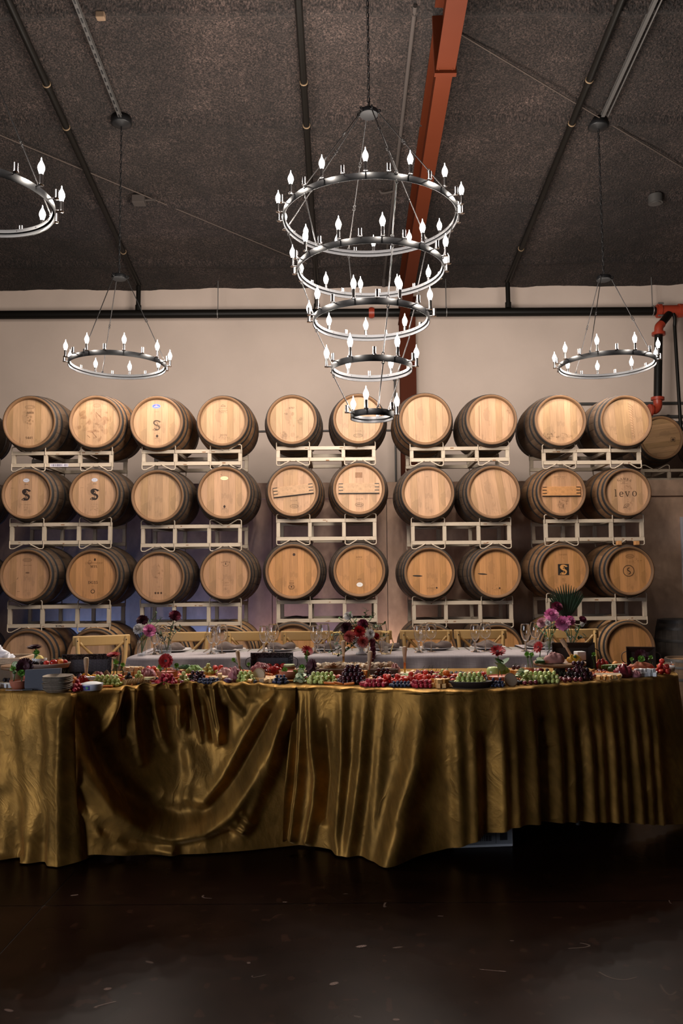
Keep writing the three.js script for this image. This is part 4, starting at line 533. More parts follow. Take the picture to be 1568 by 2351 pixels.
// ------------------------------------------------------------------ dining table, chairs
const DT = 0.765, dx0 = -1.46, dx1 = 1.62, dz0 = -6.18, dz1 = -5.42;
{ const o = table('long folding table under the grey dining cloth', (dx0 + dx1) / 2, (dz0 + dz1) / 2, dx1 - dx0 - 0.06, dz1 - dz0 - 0.06, L4((dx1 - dx0) / 2 - 0.2, 0.28));
  const e = [[dx1 - 0.3, dz0], [dx1, dz0 + 0.02], [dx1, dz1 - 0.02], [dx1 - 0.03, dz1]], front = [[dx0 + 0.03, dz1], [dx0, dz1 - 0.03], [dx0, dz0 + 0.02], [dx0 + 0.3, dz0]];
  const rim = [[dx0 + 0.3, dz0], [dx0 + 0.02, dz0], [dx0, dz0 + 0.02], [dx0, (dz0 + dz1) / 2], [dx0, dz1 - 0.02], [dx0 + 0.02, dz1], [-1, dz1], [0, dz1], [1, dz1], [dx1 - 0.02, dz1], [dx1, dz1 - 0.02], [dx1, (dz0 + dz1) / 2], [dx1, dz0 + 0.02], [dx1 - 0.02, dz0], [dx1 - 0.3, dz0]];
  const hem = rim.map(([x, z]) => [x + (x < -1.4 ? -0.12 : x > 1.55 ? 0.08 : 0), z + (z > dz1 - 0.03 ? 0.04 : 0), 0.02]), fl = []; for (let k = 0; k < 18; k++) fl.push([0.012 + 0.01 * (k % 3), 0.06, [dx0 + k * 0.18, 0.1, dx0 + k * 0.18 - 0.02, 0.75]]);
  single('linen_tablecloth', 'plain grey linen cloth on the long dining table set with glasses', 'tablecloth', drape(rim, hem, (x, z) => [Math.max(dx0 + 0.05, Math.min(dx1 - 0.05, x)), (dz0 + dz1) / 2 + (z - (dz0 + dz1) / 2) * 0.02], DT, fl, 300, 30, { wrinkle: 0.004, noBack: true }), M.linen, [0, 0, 0]); M.linen.side = 2;
}
function chairProto() { // cross-back chair, faces +z
  const o = new THREE.Group(); o.name = 'dining_chair'; const m = M.chair, w = 0.195;
  const rail = (y, h, half, bow) => { const s = new THREE.Shape(); s.moveTo(-half, 0); s.quadraticCurveTo(0, -bow, half, 0); s.lineTo(half, 0.022); s.quadraticCurveTo(0, -bow + 0.022, -half, 0.022); return new THREE.ExtrudeGeometry(s, { depth: h, bevelEnabled: true, bevelSize: 0.006, bevelThickness: 0.008, bevelSegments: 2, curveSegments: 14 }).rotateX(-Math.PI / 2).translate(0, y, -0.235); };
  part('back_rail', rail(0.772, 0.062, 0.215, 0.05), m, o);
  for (const s of [-1, 1]) {
    part('back_post', tube([[s * 0.185, 0, -0.235], [s * 0.185, 0.25, -0.2], [s * 0.18, 0.45, -0.18], [s * 0.18, 0.65, -0.205], [s * 0.19, 0.83, -0.225]], 0.0165, 20, 8), m, o);
    part('bolt', rod([s * 0.188, 0.805, -0.215], [s * 0.188, 0.805, -0.2025], 0.005, 8), M.black, o);
    part('front_leg', rod([s * 0.19, 0, 0.21], [s * 0.175, 0.44, 0.185], 0.014, 10, 0.018), m, o);
    part('cross_brace', tube([[s * 0.17, 0.79, -0.222], [0, 0.62, -0.235 + s * 0.008], [-s * 0.17, 0.47, -0.19]], 0.0125, 16, 7), m, o);
    part('side_stretcher', rod([s * 0.187, 0.2, 0.2], [s * 0.186, 0.22, -0.205], 0.009, 8), m, o);
  }
  part('seat', lathe([[0.0001, 0.44], [0.2, 0.44], [0.216, 0.448], [0.216, 0.464], [0.2, 0.47], [0.0001, 0.462]], 32).scale(1, 1, 0.98), m, o); part('front_stretcher', rod([-0.187, 0.24, 0.2], [0.187, 0.24, 0.2], 0.009, 8), m, o);
  return o;
}
{ const g = 'cross-back dining chairs along the far side of the grey table', lab = ['wooden cross-back chair turned sideways at the left end of the dining table', 'wooden cross-back chair behind the left flower vases', 'wooden cross-back chair facing the place setting just left of the middle pan', 'wooden cross-back chair behind the middle leaning metal pan', 'wooden cross-back chair behind the flower centrepiece', 'wooden cross-back chair just right of the flower centrepiece', 'wooden cross-back chair second from the right end of the table', 'wooden cross-back chair behind the pink peonies at the right end'];
  const P = chairProto(), zc = -6.52, cx = [0, 425, 580, 702, 838, 972, 1098, 1310];
  cx.forEach((p, i) => { const o = i ? P.clone() : P; o.name = numbered('dining_chair'); add(o, i ? [(p - 784) / 1829 * 6.75, 0.0, zc] : [-1.83, 0, -6.22], i ? 0.02 * ((i * 7) % 5 - 2) : 0.42); tag(o, lab[i], 'chair', g); }); }

// ------------------------------------------------------------------ tableware
const X5 = (px, d) => (px - 784) / 1829 * d * 1.012;     // metres right of the camera axis for a thing seen at that place and distance
const wall = (p, t = 0.0012) => [...p, ...p.slice().reverse().map(([x, y]) => [Math.max(0.0008, x - t), y + (x < 0.012 ? t : 0)])];
function wineGlass() { const o = new THREE.Group(); o.name = 'wine_glass'; part('bowl', lathe(wall(smooth([[0.004, 0.088], [0.022, 0.096], [0.037, 0.118], [0.041, 0.145], [0.037, 0.178], [0.0325, 0.2]], 16)), 24), M.glassWall, o); part('stem', lathe([[0.0035, 0.088], [0.003, 0.05], [0.0045, 0.008], [0.03, 0.002], [0.034, 0.0], [0.0001, 0.0]], 18), M.glassWall, o); return o; }
function goblet() { const o = new THREE.Group(); o.name = 'water_goblet'; part('bowl', lathe(wall(smooth([[0.005, 0.07], [0.016, 0.08], [0.029, 0.108], [0.034, 0.14], [0.032, 0.17], [0.029, 0.19]], 16)), 20), M.glassWall, o); part('water', lathe([...smooth([[0.004, 0.073], [0.015, 0.082], [0.027, 0.108], [0.031, 0.128]], 8), [0.0001, 0.128]], 18), M.water, o); part('stem', lathe([[0.006, 0.07], [0.009, 0.06], [0.006, 0.048], [0.009, 0.036], [0.006, 0.02], [0.012, 0.008], [0.034, 0.002], [0.034, 0], [0.0001, 0]], 14), M.glassWall, o); return o; }
function setting() { const o = new THREE.Group(); o.name = 'plate'; part('plate_rim', lathe([[0.0001, 0.004], [0.085, 0.004], [0.128, 0.016], [0.132, 0.016], [0.13, 0.012], [0.088, 0], [0.0001, 0]], 40), M.china, o); return o; }
function napkinGeo(seed) { const g = new THREE.SphereGeometry(1, 26, 14), p = g.attributes.position; for (let i = 0; i < p.count; i++) { const x = p.getX(i), y = p.getY(i), z = p.getZ(i), a = Math.atan2(z, x), f = 1 + 0.28 * Math.sin(a * 5 + seed) * (0.4 + Math.abs(y)) + 0.25 * (fbm(x * 0.5 + 2 + seed, z * 0.5 + 2, 6, 6, 3, 300) - 0.5); p.setXYZ(i, x * 0.098 * f, Math.max(0, 0.022 + y * 0.026 * (1 + 0.5 * Math.sin(x * 5 + seed))), z * 0.06 * f); } g.computeVertexNormals(); return g; }
function place(o, label, cat, pos, turn, group) { const c = o.clone(); c.name = numbered(o.name); add(c, pos, turn); tag(c, label, cat, group); return c; }
{
  const who = ['by the left flower vases', 'third from the left end, before the second chair', 'behind the middle leaning pan', 'left of the flower centrepiece', 'right of the flower centrepiece', 'before the chair right of the centrepiece', 'before the second chair from the right', 'by the right peony vases'];
  const P = setting(), W = wineGlass(), G = goblet(), pl = [402, 525, 645, 757, 880, 995, 1112, 1232], fork = new THREE.Group(); fork.name = 'fork';
  part('handle', bx(0.006, 0.003, 0.13, 0, 0.002, 0.02, 0.001), M.steel, fork); part('tines', [bx(0.02, 0.002, 0.025, 0, 0.004, -0.055), ...[-1, 0, 1].map((k) => bx(0.003, 0.002, 0.04, k * 0.007, 0.004, -0.085))], M.steel, fork);
  const knife = new THREE.Group(); knife.name = 'knife'; part('handle', bx(0.01, 0.004, 0.09, 0, 0.002, 0.05, 0.001), M.steel, knife); part('blade', bx(0.014, 0.002, 0.12, 0, 0.002, -0.05), M.steel, knife);
  pl.forEach((p, i) => {
    const x = X5(p, 5.82);
    place(P, `white dinner plate under a taupe napkin, ${who[i]}`, 'plate', [x, DT + 0.001, -5.85], 0, 'white dinner plates on the grey cloth');
    single('napkin', `crumpled taupe napkin on the plate ${who[i]}`, 'napkin', napkinGeo(i * 2.3), M.napkin, [x + 0.012 * (i % 3 - 1), DT + 0.006, -5.85], 0.2 * (i % 3 - 1), 'taupe napkins on the dinner plates');
    place(G, `stemmed water goblet half full, ${who[i]}`, 'glass', [X5([362, 489, 607, 722, 842, 955, 1082, 1195][i], 5.62), DT + 0.001, -5.62], 0, 'stemmed goblets on the dining table');
    place(W, `clear stemmed wine glass, ${who[i]}`, 'glass', [X5([378, 513, 629, 743, 872, 983, 1105, 1218][i], 5.66), DT + 0.001, -5.66], 0, 'wine glasses on the dining table');
    if (i < 3 || i === 3 || i === 5) place(G, `smaller goblet between the two taller glasses, ${who[i]}`, 'glass', [X5([371, 500, 619, 729, 0, 966][i], 5.72), DT + 0.001, -5.75], 0, 'small goblets on the dining table').scale.set(0.85, 0.82, 0.85);
    place(fork, `steel fork right of the plate ${who[i]}`, 'fork', [x + 0.155, DT + 0.001, -5.85], 0, 'forks on the grey cloth'); place(knife, `steel knife left of the plate ${who[i]}`, 'knife', [x - 0.155, DT + 0.001, -5.82], 0, 'knives on the grey cloth');
  });
}

// ------------------------------------------------------------------ flowers
function petalGeo(l, w, cup = 0.25) { const s = [], u = [], n = 4; const P = []; for (let i = 0; i <= n; i++) { const t = i / n, ww = w * Math.sin(Math.PI * (0.12 + 0.8 * t)) * 0.5, y = cup * l * t * t; P.push([-ww, y + ww * 0.3, l * t], [0, y, l * t * 1.03], [ww, y + ww * 0.3, l * t]); } const pos = [], idx = []; P.forEach((p) => pos.push(...p)); for (let i = 0; i < n; i++) for (let k = 0; k < 2; k++) { const a = i * 3 + k; idx.push(a, a + 3, a + 1, a + 1, a + 3, a + 4); } const g = new THREE.BufferGeometry(); g.setAttribute('position', new THREE.Float32BufferAttribute(pos, 3)); g.setAttribute('uv', new THREE.Float32BufferAttribute(P.flatMap((p) => [p[0], p[2]]), 2)); g.setIndex(idx); g.computeVertexNormals(); return g; }
const place3 = (g, tilt, spin, [x, y, z] = [0, 0, 0]) => g.clone().rotateX(-tilt).rotateY(spin).translate(x, y, z);
const gerberaGeo = (() => { const p = petalGeo(0.038, 0.0135, 0.1), q = petalGeo(0.026, 0.011, 0.15), l = []; for (let i = 0; i < 34; i++) l.push(place3(p, 0.05 + 0.09 * (i % 3), i * 2 * Math.PI / 34, [0, 0.0008 * (i % 3), 0])); for (let i = 0; i < 20; i++) l.push(place3(q, 0.45, i * 2 * Math.PI / 20 + 0.1, [0, 0.003, 0])); return join(l); })();
const mumGeo = (() => { const p = petalGeo(0.016, 0.0075, 0.5), l = []; for (let r = 0; r < 4; r++) for (let i = 0; i < 14 - r * 2; i++) l.push(place3(p, 0.15 + r * 0.38, i * 2.4 + r, [0, r * 0.0025, 0])); return join(l); })();
const peonyGeo = (() => { const l = []; for (let r = 0; r < 7; r++) { const p = petalGeo(0.048 - r * 0.0035, 0.036 - r * 0.002, 0.55 - r * 0.02); const n = 13 + (r % 2) * 2; for (let i = 0; i < n; i++) l.push(place3(p, -0.35 + r * 0.26 + 0.06 * (i % 2), i * 2 * Math.PI / n + r * 0.7, [0, -0.01 + r * 0.004, 0])); } return join(l); })();
const dahliaGeo = (() => { const l = []; for (let r = 0; r < 8; r++) { const p = petalGeo(0.042 - r * 0.0035, 0.012, 0.3), n = 18 - r; for (let i = 0; i < n; i++) l.push(place3(p, -0.35 + r * 0.25, i * 2 * Math.PI / n + r * 0.3, [0, r * 0.002, 0])); } return join(l); })();
const FM = { red: std([0.42, 0.016, 0.016], 0.6, { side: 2 }), dark: std([0.055, 0.006, 0.014], 0.6, { side: 2 }), pink: std([0.72, 0.26, 0.47], 0.6, { side: 2 }), white: std([0.7, 0.66, 0.64], 0.6, { side: 2 }), coral: std([0.48, 0.10, 0.085], 0.6, { side: 2 }), plum: std([0.20, 0.02, 0.06], 0.6, { side: 2 }), blush: std([0.62, 0.34, 0.38], 0.6, { side: 2 }), lime: M.lime, burg: std([0.13, 0.008, 0.028], 0.6, { side: 2 }) };
const FG = { gerbera: gerberaGeo, mum: mumGeo, peony: peonyGeo, dahlia: dahliaGeo };
// a flower: foot of the stem, head, facing (tilt towards the viewer, turn), kind, colour
function flower(label, cat, foot, head, kind, col, tilt = 0, turn = 0, s = 1, group) {
  const o = thing(kind === 'mum' ? 'green_chrysanthemum' : kind + '_flower', label, cat, foot, 0, group), h = [head[0] - foot[0], head[1] - foot[1], head[2] - foot[2]], n = V3(0, 1, 0).applyEuler(new THREE.Euler(tilt, turn, 0, 'YXZ'));
  part('stem', tube([[0, 0, 0], [h[0] * 0.4 + 0.004, h[1] * 0.5, h[2] * 0.4], [h[0] - n.x * 0.014, h[1] - n.y * 0.014, h[2] - n.z * 0.014]], 0.0026, 12, 6), M.green, o);
  const b = part(kind === 'mum' ? 'petals' : 'petals', FG[kind], FM[col], o); b.position.set(...h); b.rotation.set(tilt, turn, 0, 'YXZ'); b.scale.setScalar(s);
  const c = part(kind === 'gerbera' ? 'flower_disc' : 'calyx', kind === 'gerbera' ? ball(0.011, 12, 8).scale(1, 0.45, 1).translate(0, 0.004, 0) : ball(0.008, 10, 6).translate(0, -0.008, 0), kind === 'gerbera' ? FM.dark : M.green, o); c.position.set(...h); c.rotation.set(tilt, turn, 0, 'YXZ'); c.scale.setScalar(s);
  return o;
}
const leafGeo = (l, w) => petalGeo(l, w, 0.12);
function sprig(name, label, cat, foot, tips, leaf, w, mat, group) { const o = thing(name, label, cat, foot, 0, group); const st = [], lf = []; for (const t of tips) { const mid = [t[0] * 0.45, t[1] * 0.62 + 0.01, t[2] * 0.45]; const c = new THREE.CatmullRomCurve3([V3(0, 0, 0), V3(...mid), V3(...t)]); st.push(new THREE.TubeGeometry(c, 10, 0.0016, 5, false)); const n = t[3] ?? 7; for (let i = 0; i < n; i++) { const p = c.getPoint(0.3 + 0.7 * i / (n - 1)); lf.push(place3(leafGeo(leaf, w), 0.2 + 0.5 * rnd(), rnd() * 6.28, [p.x, p.y, p.z])); } } part('stem', st, mat, o); const l = part('leaves', lf, mat, o); l.userData.kind = 'stuff'; return o; }
const Y5 = (py, d) => 1.3 - (py - 1325) / 1829 * d;    // metres above the floor for a thing seen at that height and distance
function vase(label, px, d, r, h) { const o = thing('ribbed_vase', label, 'vase', [X5(px, d), DT + 0.001, -d]); const g = lathe([[0.0001, 0.006], [r * 0.9, 0.006], [r, 0.02], [r, h - 0.01], [r * 0.96, h]], 28), p = g.attributes.position; for (let i = 0; i < p.count; i++) { const a = Math.atan2(p.getZ(i), p.getX(i)), f = 1 + 0.03 * Math.cos(a * 14); p.setX(i, p.getX(i) * f); p.setZ(i, p.getZ(i) * f); } part('glass_body', g, M.ribGlass, o); part('base', rod([0, 0, 0], [0, 0.006, 0], r, 24), M.glass, o); part('water', rod([0, 0.007, 0], [0, h * 0.55, 0], r * 0.86, 20), M.water, o); return [X5(px, d), DT + 0.02, -d]; }
const fl = (label, v, px, py, d, kind, col, tilt, turn, s) => flower(label, 'flower', v, [X5(px, d), Y5(py, d), -d], kind, col, tilt, turn, s);
{ // left vases
  const a = vase('ribbed glass vase at the left front corner of the grey cloth', 333, 5.52, 0.03, 0.105), b = vase('second ribbed glass vase from the left on the grey cloth', 390, 5.66, 0.03, 0.1), c = vase('slim clear glass tube vase behind the two ribbed vases on the left', 349, 5.95, 0.016, 0.13);
  fl('white peony in the leftmost ribbed vase', a, 325, 1441, 5.5, 'peony', 'white', 1.1, -0.4, 0.75); fl('dark burgundy peony above the white one in the leftmost vase', a, 334, 1422, 5.55, 'peony', 'dark', 0.9, 0.1, 0.8); fl('pink peony in the leftmost ribbed vase', a, 350, 1445, 5.48, 'peony', 'pink', 1.2, 0.4, 0.85);
  fl('single burgundy peony standing tall over the second left vase', b, 407, 1412, 5.68, 'peony', 'burg', 0.9, 0.5, 0.85);
  sprig('fern_sprig', 'feathery green sprig above the pink peony on the left', 'foliage', a, [[0.09, 0.27, -0.05, 16], [0.13, 0.24, -0.04, 16], [0.05, 0.22, 0, 10]], 0.022, 0.006, M.green); sprig('leaf_sprig', 'drooping green leaves in the second left vase', 'foliage', b, [[-0.1, 0.15, 0.02, 9], [0.1, 0.16, 0.02, 9], [-0.05, 0.12, 0.03, 8], [0.05, 0.2, 0.02, 8]], 0.045, 0.014, M.vine);
}
{ // right vases
  const a = vase('ribbed glass vase holding pink peonies before the right goblets', 1248, 5.52, 0.03, 0.105), b = vase('ribbed glass vase with the palm leaf near the right end of the grey cloth', 1298, 5.62, 0.03, 0.105);
  fl('large pink peony above the white anemone on the right', a, 1255, 1417, 5.5, 'peony', 'pink', 1.0, -0.2, 0.95); fl('pale pink peony low at the left of the right bouquet', a, 1233, 1434, 5.5, 'peony', 'blush', 1.1, -0.7, 0.7); fl('white flower beneath the large pink peony on the right', a, 1246, 1435, 5.46, 'dahlia', 'white', 1.2, 0, 0.5);
  fl('deep magenta peony beside the palm leaf', a, 1268, 1398, 5.6, 'peony', 'plum', 0.9, 0, 0.75); fl('double pink peony in front of the palm stem', b, 1280, 1436, 5.5, 'peony', 'pink', 1.2, -0.3, 1.0); fl('small pink peony bloom right of the double pink peony', b, 1297, 1430, 5.54, 'peony', 'pink', 1.1, 0.3, 0.7); fl('dark red flower at the right of the right bouquet', b, 1325, 1429, 5.62, 'peony', 'plum', 1, 0.6, 0.6); fl('small white flower at the right of the right bouquet', b, 1323, 1439, 5.55, 'dahlia', 'white', 1.2, 0.5, 0.45);
  { const o = thing('palm_leaf', 'dark green fan palm leaf standing up from the right bouquet', 'leaf', b), hx = X5(1288, 5.66) - b[0], hy = Y5(1412, 5.66) - b[1]; part('stem', tube([[0, 0, 0], [hx * 0.5, hy * 0.5, -0.02], [hx, hy, -0.03]], 0.003, 10, 6), M.leafDark, o); for (let i = 0; i < 17; i++) { const t = (i - 8) / 8, a = t * 0.62; part('leaflet', leafGeo(0.19 * (1 - 0.25 * Math.abs(t)) + 0.04, 0.016).rotateX(-Math.PI / 2 + 0.15).rotateZ(-a).translate(hx + t * 0.02, hy - 0.03, -0.03 + 0.003 * (i % 2)), M.leafDark, o); } }
  sprig('leaf_sprig', 'small green buds and leaves at the left of the right bouquet', 'foliage', a, [[-0.06, 0.2, 0, 9], [-0.09, 0.16, 0, 8], [0.04, 0.14, 0.03, 8]], 0.025, 0.012, M.green); sprig('leaf_sprig', 'dark drooping leaves at the right of the palm leaf vase', 'foliage', b, [[0.1, 0.08, 0.02, 7], [0.08, 0.16, 0, 8], [-0.05, 0.12, 0.03, 7]], 0.04, 0.016, M.leafDark);
}
{ // centrepiece
  const d = 5.5, o = thing('footed_bowl', 'white footed bowl holding the centrepiece of red and coral flowers', 'bowl', [X5(826, d), DT + 0.001, -d]); part('bowl_body', lathe([[0.0001, 0.036], [0.02, 0.038], [0.05, 0.06], [0.062, 0.09], [0.064, 0.12], [0.06, 0.122], [0.057, 0.09], [0.0001, 0.06]], 32), M.china, o); part('foot', lathe([[0.0001, 0], [0.038, 0], [0.036, 0.012], [0.018, 0.024], [0.016, 0.038], [0.0001, 0.038]], 28), M.china, o);
  const v = [X5(826, d), DT + 0.075, -d], f = (l, px, py, dd, k, c, t, r, s) => fl(l, v, px, py, dd, k, c, t, r, s);
  f('white dahlia standing highest in the centrepiece', 797, 1416, 5.52, 'dahlia', 'white', 0.9, -0.2, 0.8); f('white dahlia at the right of the centrepiece', 846, 1456, 5.42, 'dahlia', 'white', 1.2, 0.4, 0.85); f('pink dahlia at the left of the centrepiece', 800, 1462, 5.42, 'dahlia', 'coral', 1.3, -0.4, 1.05); f('coral dahlia lowest at the front of the centrepiece', 830, 1474, 5.39, 'dahlia', 'coral', 1.4, 0.15, 1.0); f('bright red bloom in the middle of the centrepiece', 822, 1451, 5.42, 'peony', 'red', 1.1, 0, 0.8); f('dark burgundy bloom at the upper left of the centrepiece', 793, 1443, 5.46, 'peony', 'dark', 1.0, -0.5, 0.85); f('plum bloom at the top middle of the centrepiece', 830, 1434, 5.5, 'peony', 'plum', 0.8, 0.1, 0.75); f('small red bloom at the right edge of the centrepiece', 860, 1462, 5.46, 'peony', 'red', 1.1, 0.8, 0.5);
  sprig('leaf_sprig', 'trailing green vine hanging over the left of the centrepiece bowl', 'foliage', [v[0], v[1] + 0.05, v[2] + 0.04], [[-0.18, -0.05, 0.06, 12], [-0.22, -0.1, 0.1, 12], [-0.12, -0.1, 0.12, 12], [-0.2, 0.01, 0.05, 10], [-0.16, -0.12, 0.13, 12]], 0.026, 0.014, M.vine);
  sprig('leaf_sprig', 'green leafy sprays around the top of the centrepiece', 'foliage', v, [[-0.15, 0.17, 0, 9], [0.1, 0.2, 0, 9], [0.16, 0.13, 0, 9], [0.04, 0.23, -0.02, 8], [-0.08, 0.2, 0, 8], [0.17, 0.05, 0.02, 9], [0.12, 0.0, 0.06, 8]], 0.03, 0.016, M.green);
  { const a = thing('amaranth', 'dark red hanging amaranth tassel at the right of the centrepiece bowl', 'flower', [v[0] + 0.075, v[1] + 0.03, v[2] + 0.075]), R = mulberry(5), l = []; for (let i = 0; i < 70; i++) { const t = i / 70; l.push(ball(0.011 * (1 - 0.35 * t), 7, 5).translate((R() - 0.5) * 0.03, -0.165 * t, (R() - 0.5) * 0.025)); } part('tassel', l, FM.burg, a).userData.kind = 'stuff'; part('stem', tube([[-0.04, 0.03, -0.06], [-0.01, 0.03, -0.01], [0, -0.02, 0]], 0.003, 8, 6), M.green, a); }
  for (const [px, l] of [[772, 'gold wire hexagon holding a glass tube, left of the centrepiece'], [881, 'gold wire hexagon holding a glass tube, right of the centrepiece']]) {
    const h = thing('candle_holder', l, 'candle holder', [X5(px, 5.52), DT + 0.001, -5.52]), z = 0, hex = (zz) => [[-0.03, 0.0025, zz], [0.03, 0.0025, zz], [0.052, 0.075, zz], [0.03, 0.148, zz], [-0.03, 0.148, zz], [-0.052, 0.075, zz], [-0.03, 0.0025, zz]];
    for (const zz of [-0.03, 0.03]) part('wire_frame', bent(hex(zz), 0.0022), M.gold, h); part('cross_wire', hex(0).slice(0, 6).map((p) => rod([p[0], p[1], -0.03], [p[0], p[1], 0.03], 0.002, 5)), M.gold, h);
    part('glass_tube', lathe([[0.0001, 0.006], [0.02, 0.006], [0.02, 0.125]], 20).translate(0, 0, 0), M.glass, h); part('candle', lathe([[0.0001, 0.008], [0.014, 0.008], [0.014, 0.05], [0.0001, 0.05]], 14), std([0.6, 0.56, 0.5], 0.6), h);
  }
}

// ------------------------------------------------------------------ the grazing table
const edgeAt = [[-60, 3.93], [0, 3.88], [80, 3.81], [160, 3.73], [250, 3.85], [330, 3.96], [500, 3.987], [680, 3.965], [850, 3.854], [1080, 3.757], [1250, 3.9], [1400, 4.05], [1500, 4.17], [1560, 4.26]];
const edgeD = (p) => { for (let i = 1; i < edgeAt.length; i++) if (p <= edgeAt[i][0]) { const [a, b] = edgeAt[i - 1], [c, d] = edgeAt[i]; return b + (d - b) * (p - a) / (c - a); } return 4.26; };
const on = (px, b, h = 0) => { const d = edgeD(px) + b; return [X5(px, d), TOP + 0.001 + h, -d]; };
const R5 = mulberry(41), r5 = (a, b) => a + (b - a) * R5();
function pack(n, w, l, s, vs = 0.82) { // heaped hexagonal layers inside an ellipse
  const out = []; for (let k = 0; out.length < n && k < 7; k++) { const W = w / 2 - k * s * 0.55, L = l / 2 - k * s * 0.5, lay = []; if (W < 0 || (k && L < 0)) break; for (let j = -20; j <= 20; j++) for (let i = -40; i <= 40; i++) { const x = (i + (j & 1) * 0.5 + (k & 1) * 0.5) * s, z = (j * 0.87 + (k & 1) * 0.3) * s; if ((x / Math.max(W, 1e-3)) ** 2 + (z / Math.max(L, s * 0.3)) ** 2 <= 1) lay.push([x + r5(-0.06, 0.06) * s, (k + 0.5) * s * (k ? vs : 1) + (k ? s * (1 - vs) * 0.5 : 0), z + r5(-0.06, 0.06) * s]); } lay.sort((a, b) => b[2] - a[2]); out.push(...lay); }
  return out.slice(0, n);
}
const covered = [];
function pile(proto, label, cat, n, px, b, w, l, s, o = {}) {
  const [X, Y, Z] = on(px, b, o.h ?? 0), g = o.group ?? label;
  pack(n, w, l, s, o.vs).forEach(([x, y, z], i) => { covered.push([X + x, Z + z, s * 0.55]); const c = proto.clone(); c.name = numbered(proto.name); add(c, [X + x, Y + y - s * 0.5 + (o.lift ?? s * 0.5), Z + z]); if (o.spin) c.rotation.set(r5(-1, 1) * o.spin, r5(0, 6.3), r5(-1, 1) * o.spin); else { c.rotation.set(r5(-0.12, 0.12), r5(-0.6, 0.6) + (o.turn ?? 0), r5(-0.12, 0.12)); c.position.x += r5(-0.1, 0.1) * s; c.position.z += r5(-0.12, 0.12) * s; } const k = r5(0.9, 1.02); c.scale.multiplyScalar(k); if (o.mats) c.traverse((m) => { if (m.isMesh && m.userData.tint) m.material = o.mats[i % o.mats.length]; }); tag(c, label, cat, g); });
}
const pm = (name, geo, mat) => { const m = new THREE.Mesh(Array.isArray(geo) ? join(geo) : geo, mat); m.name = name; m.castShadow = m.receiveShadow = true; m.userData.tint = 1; return m; };
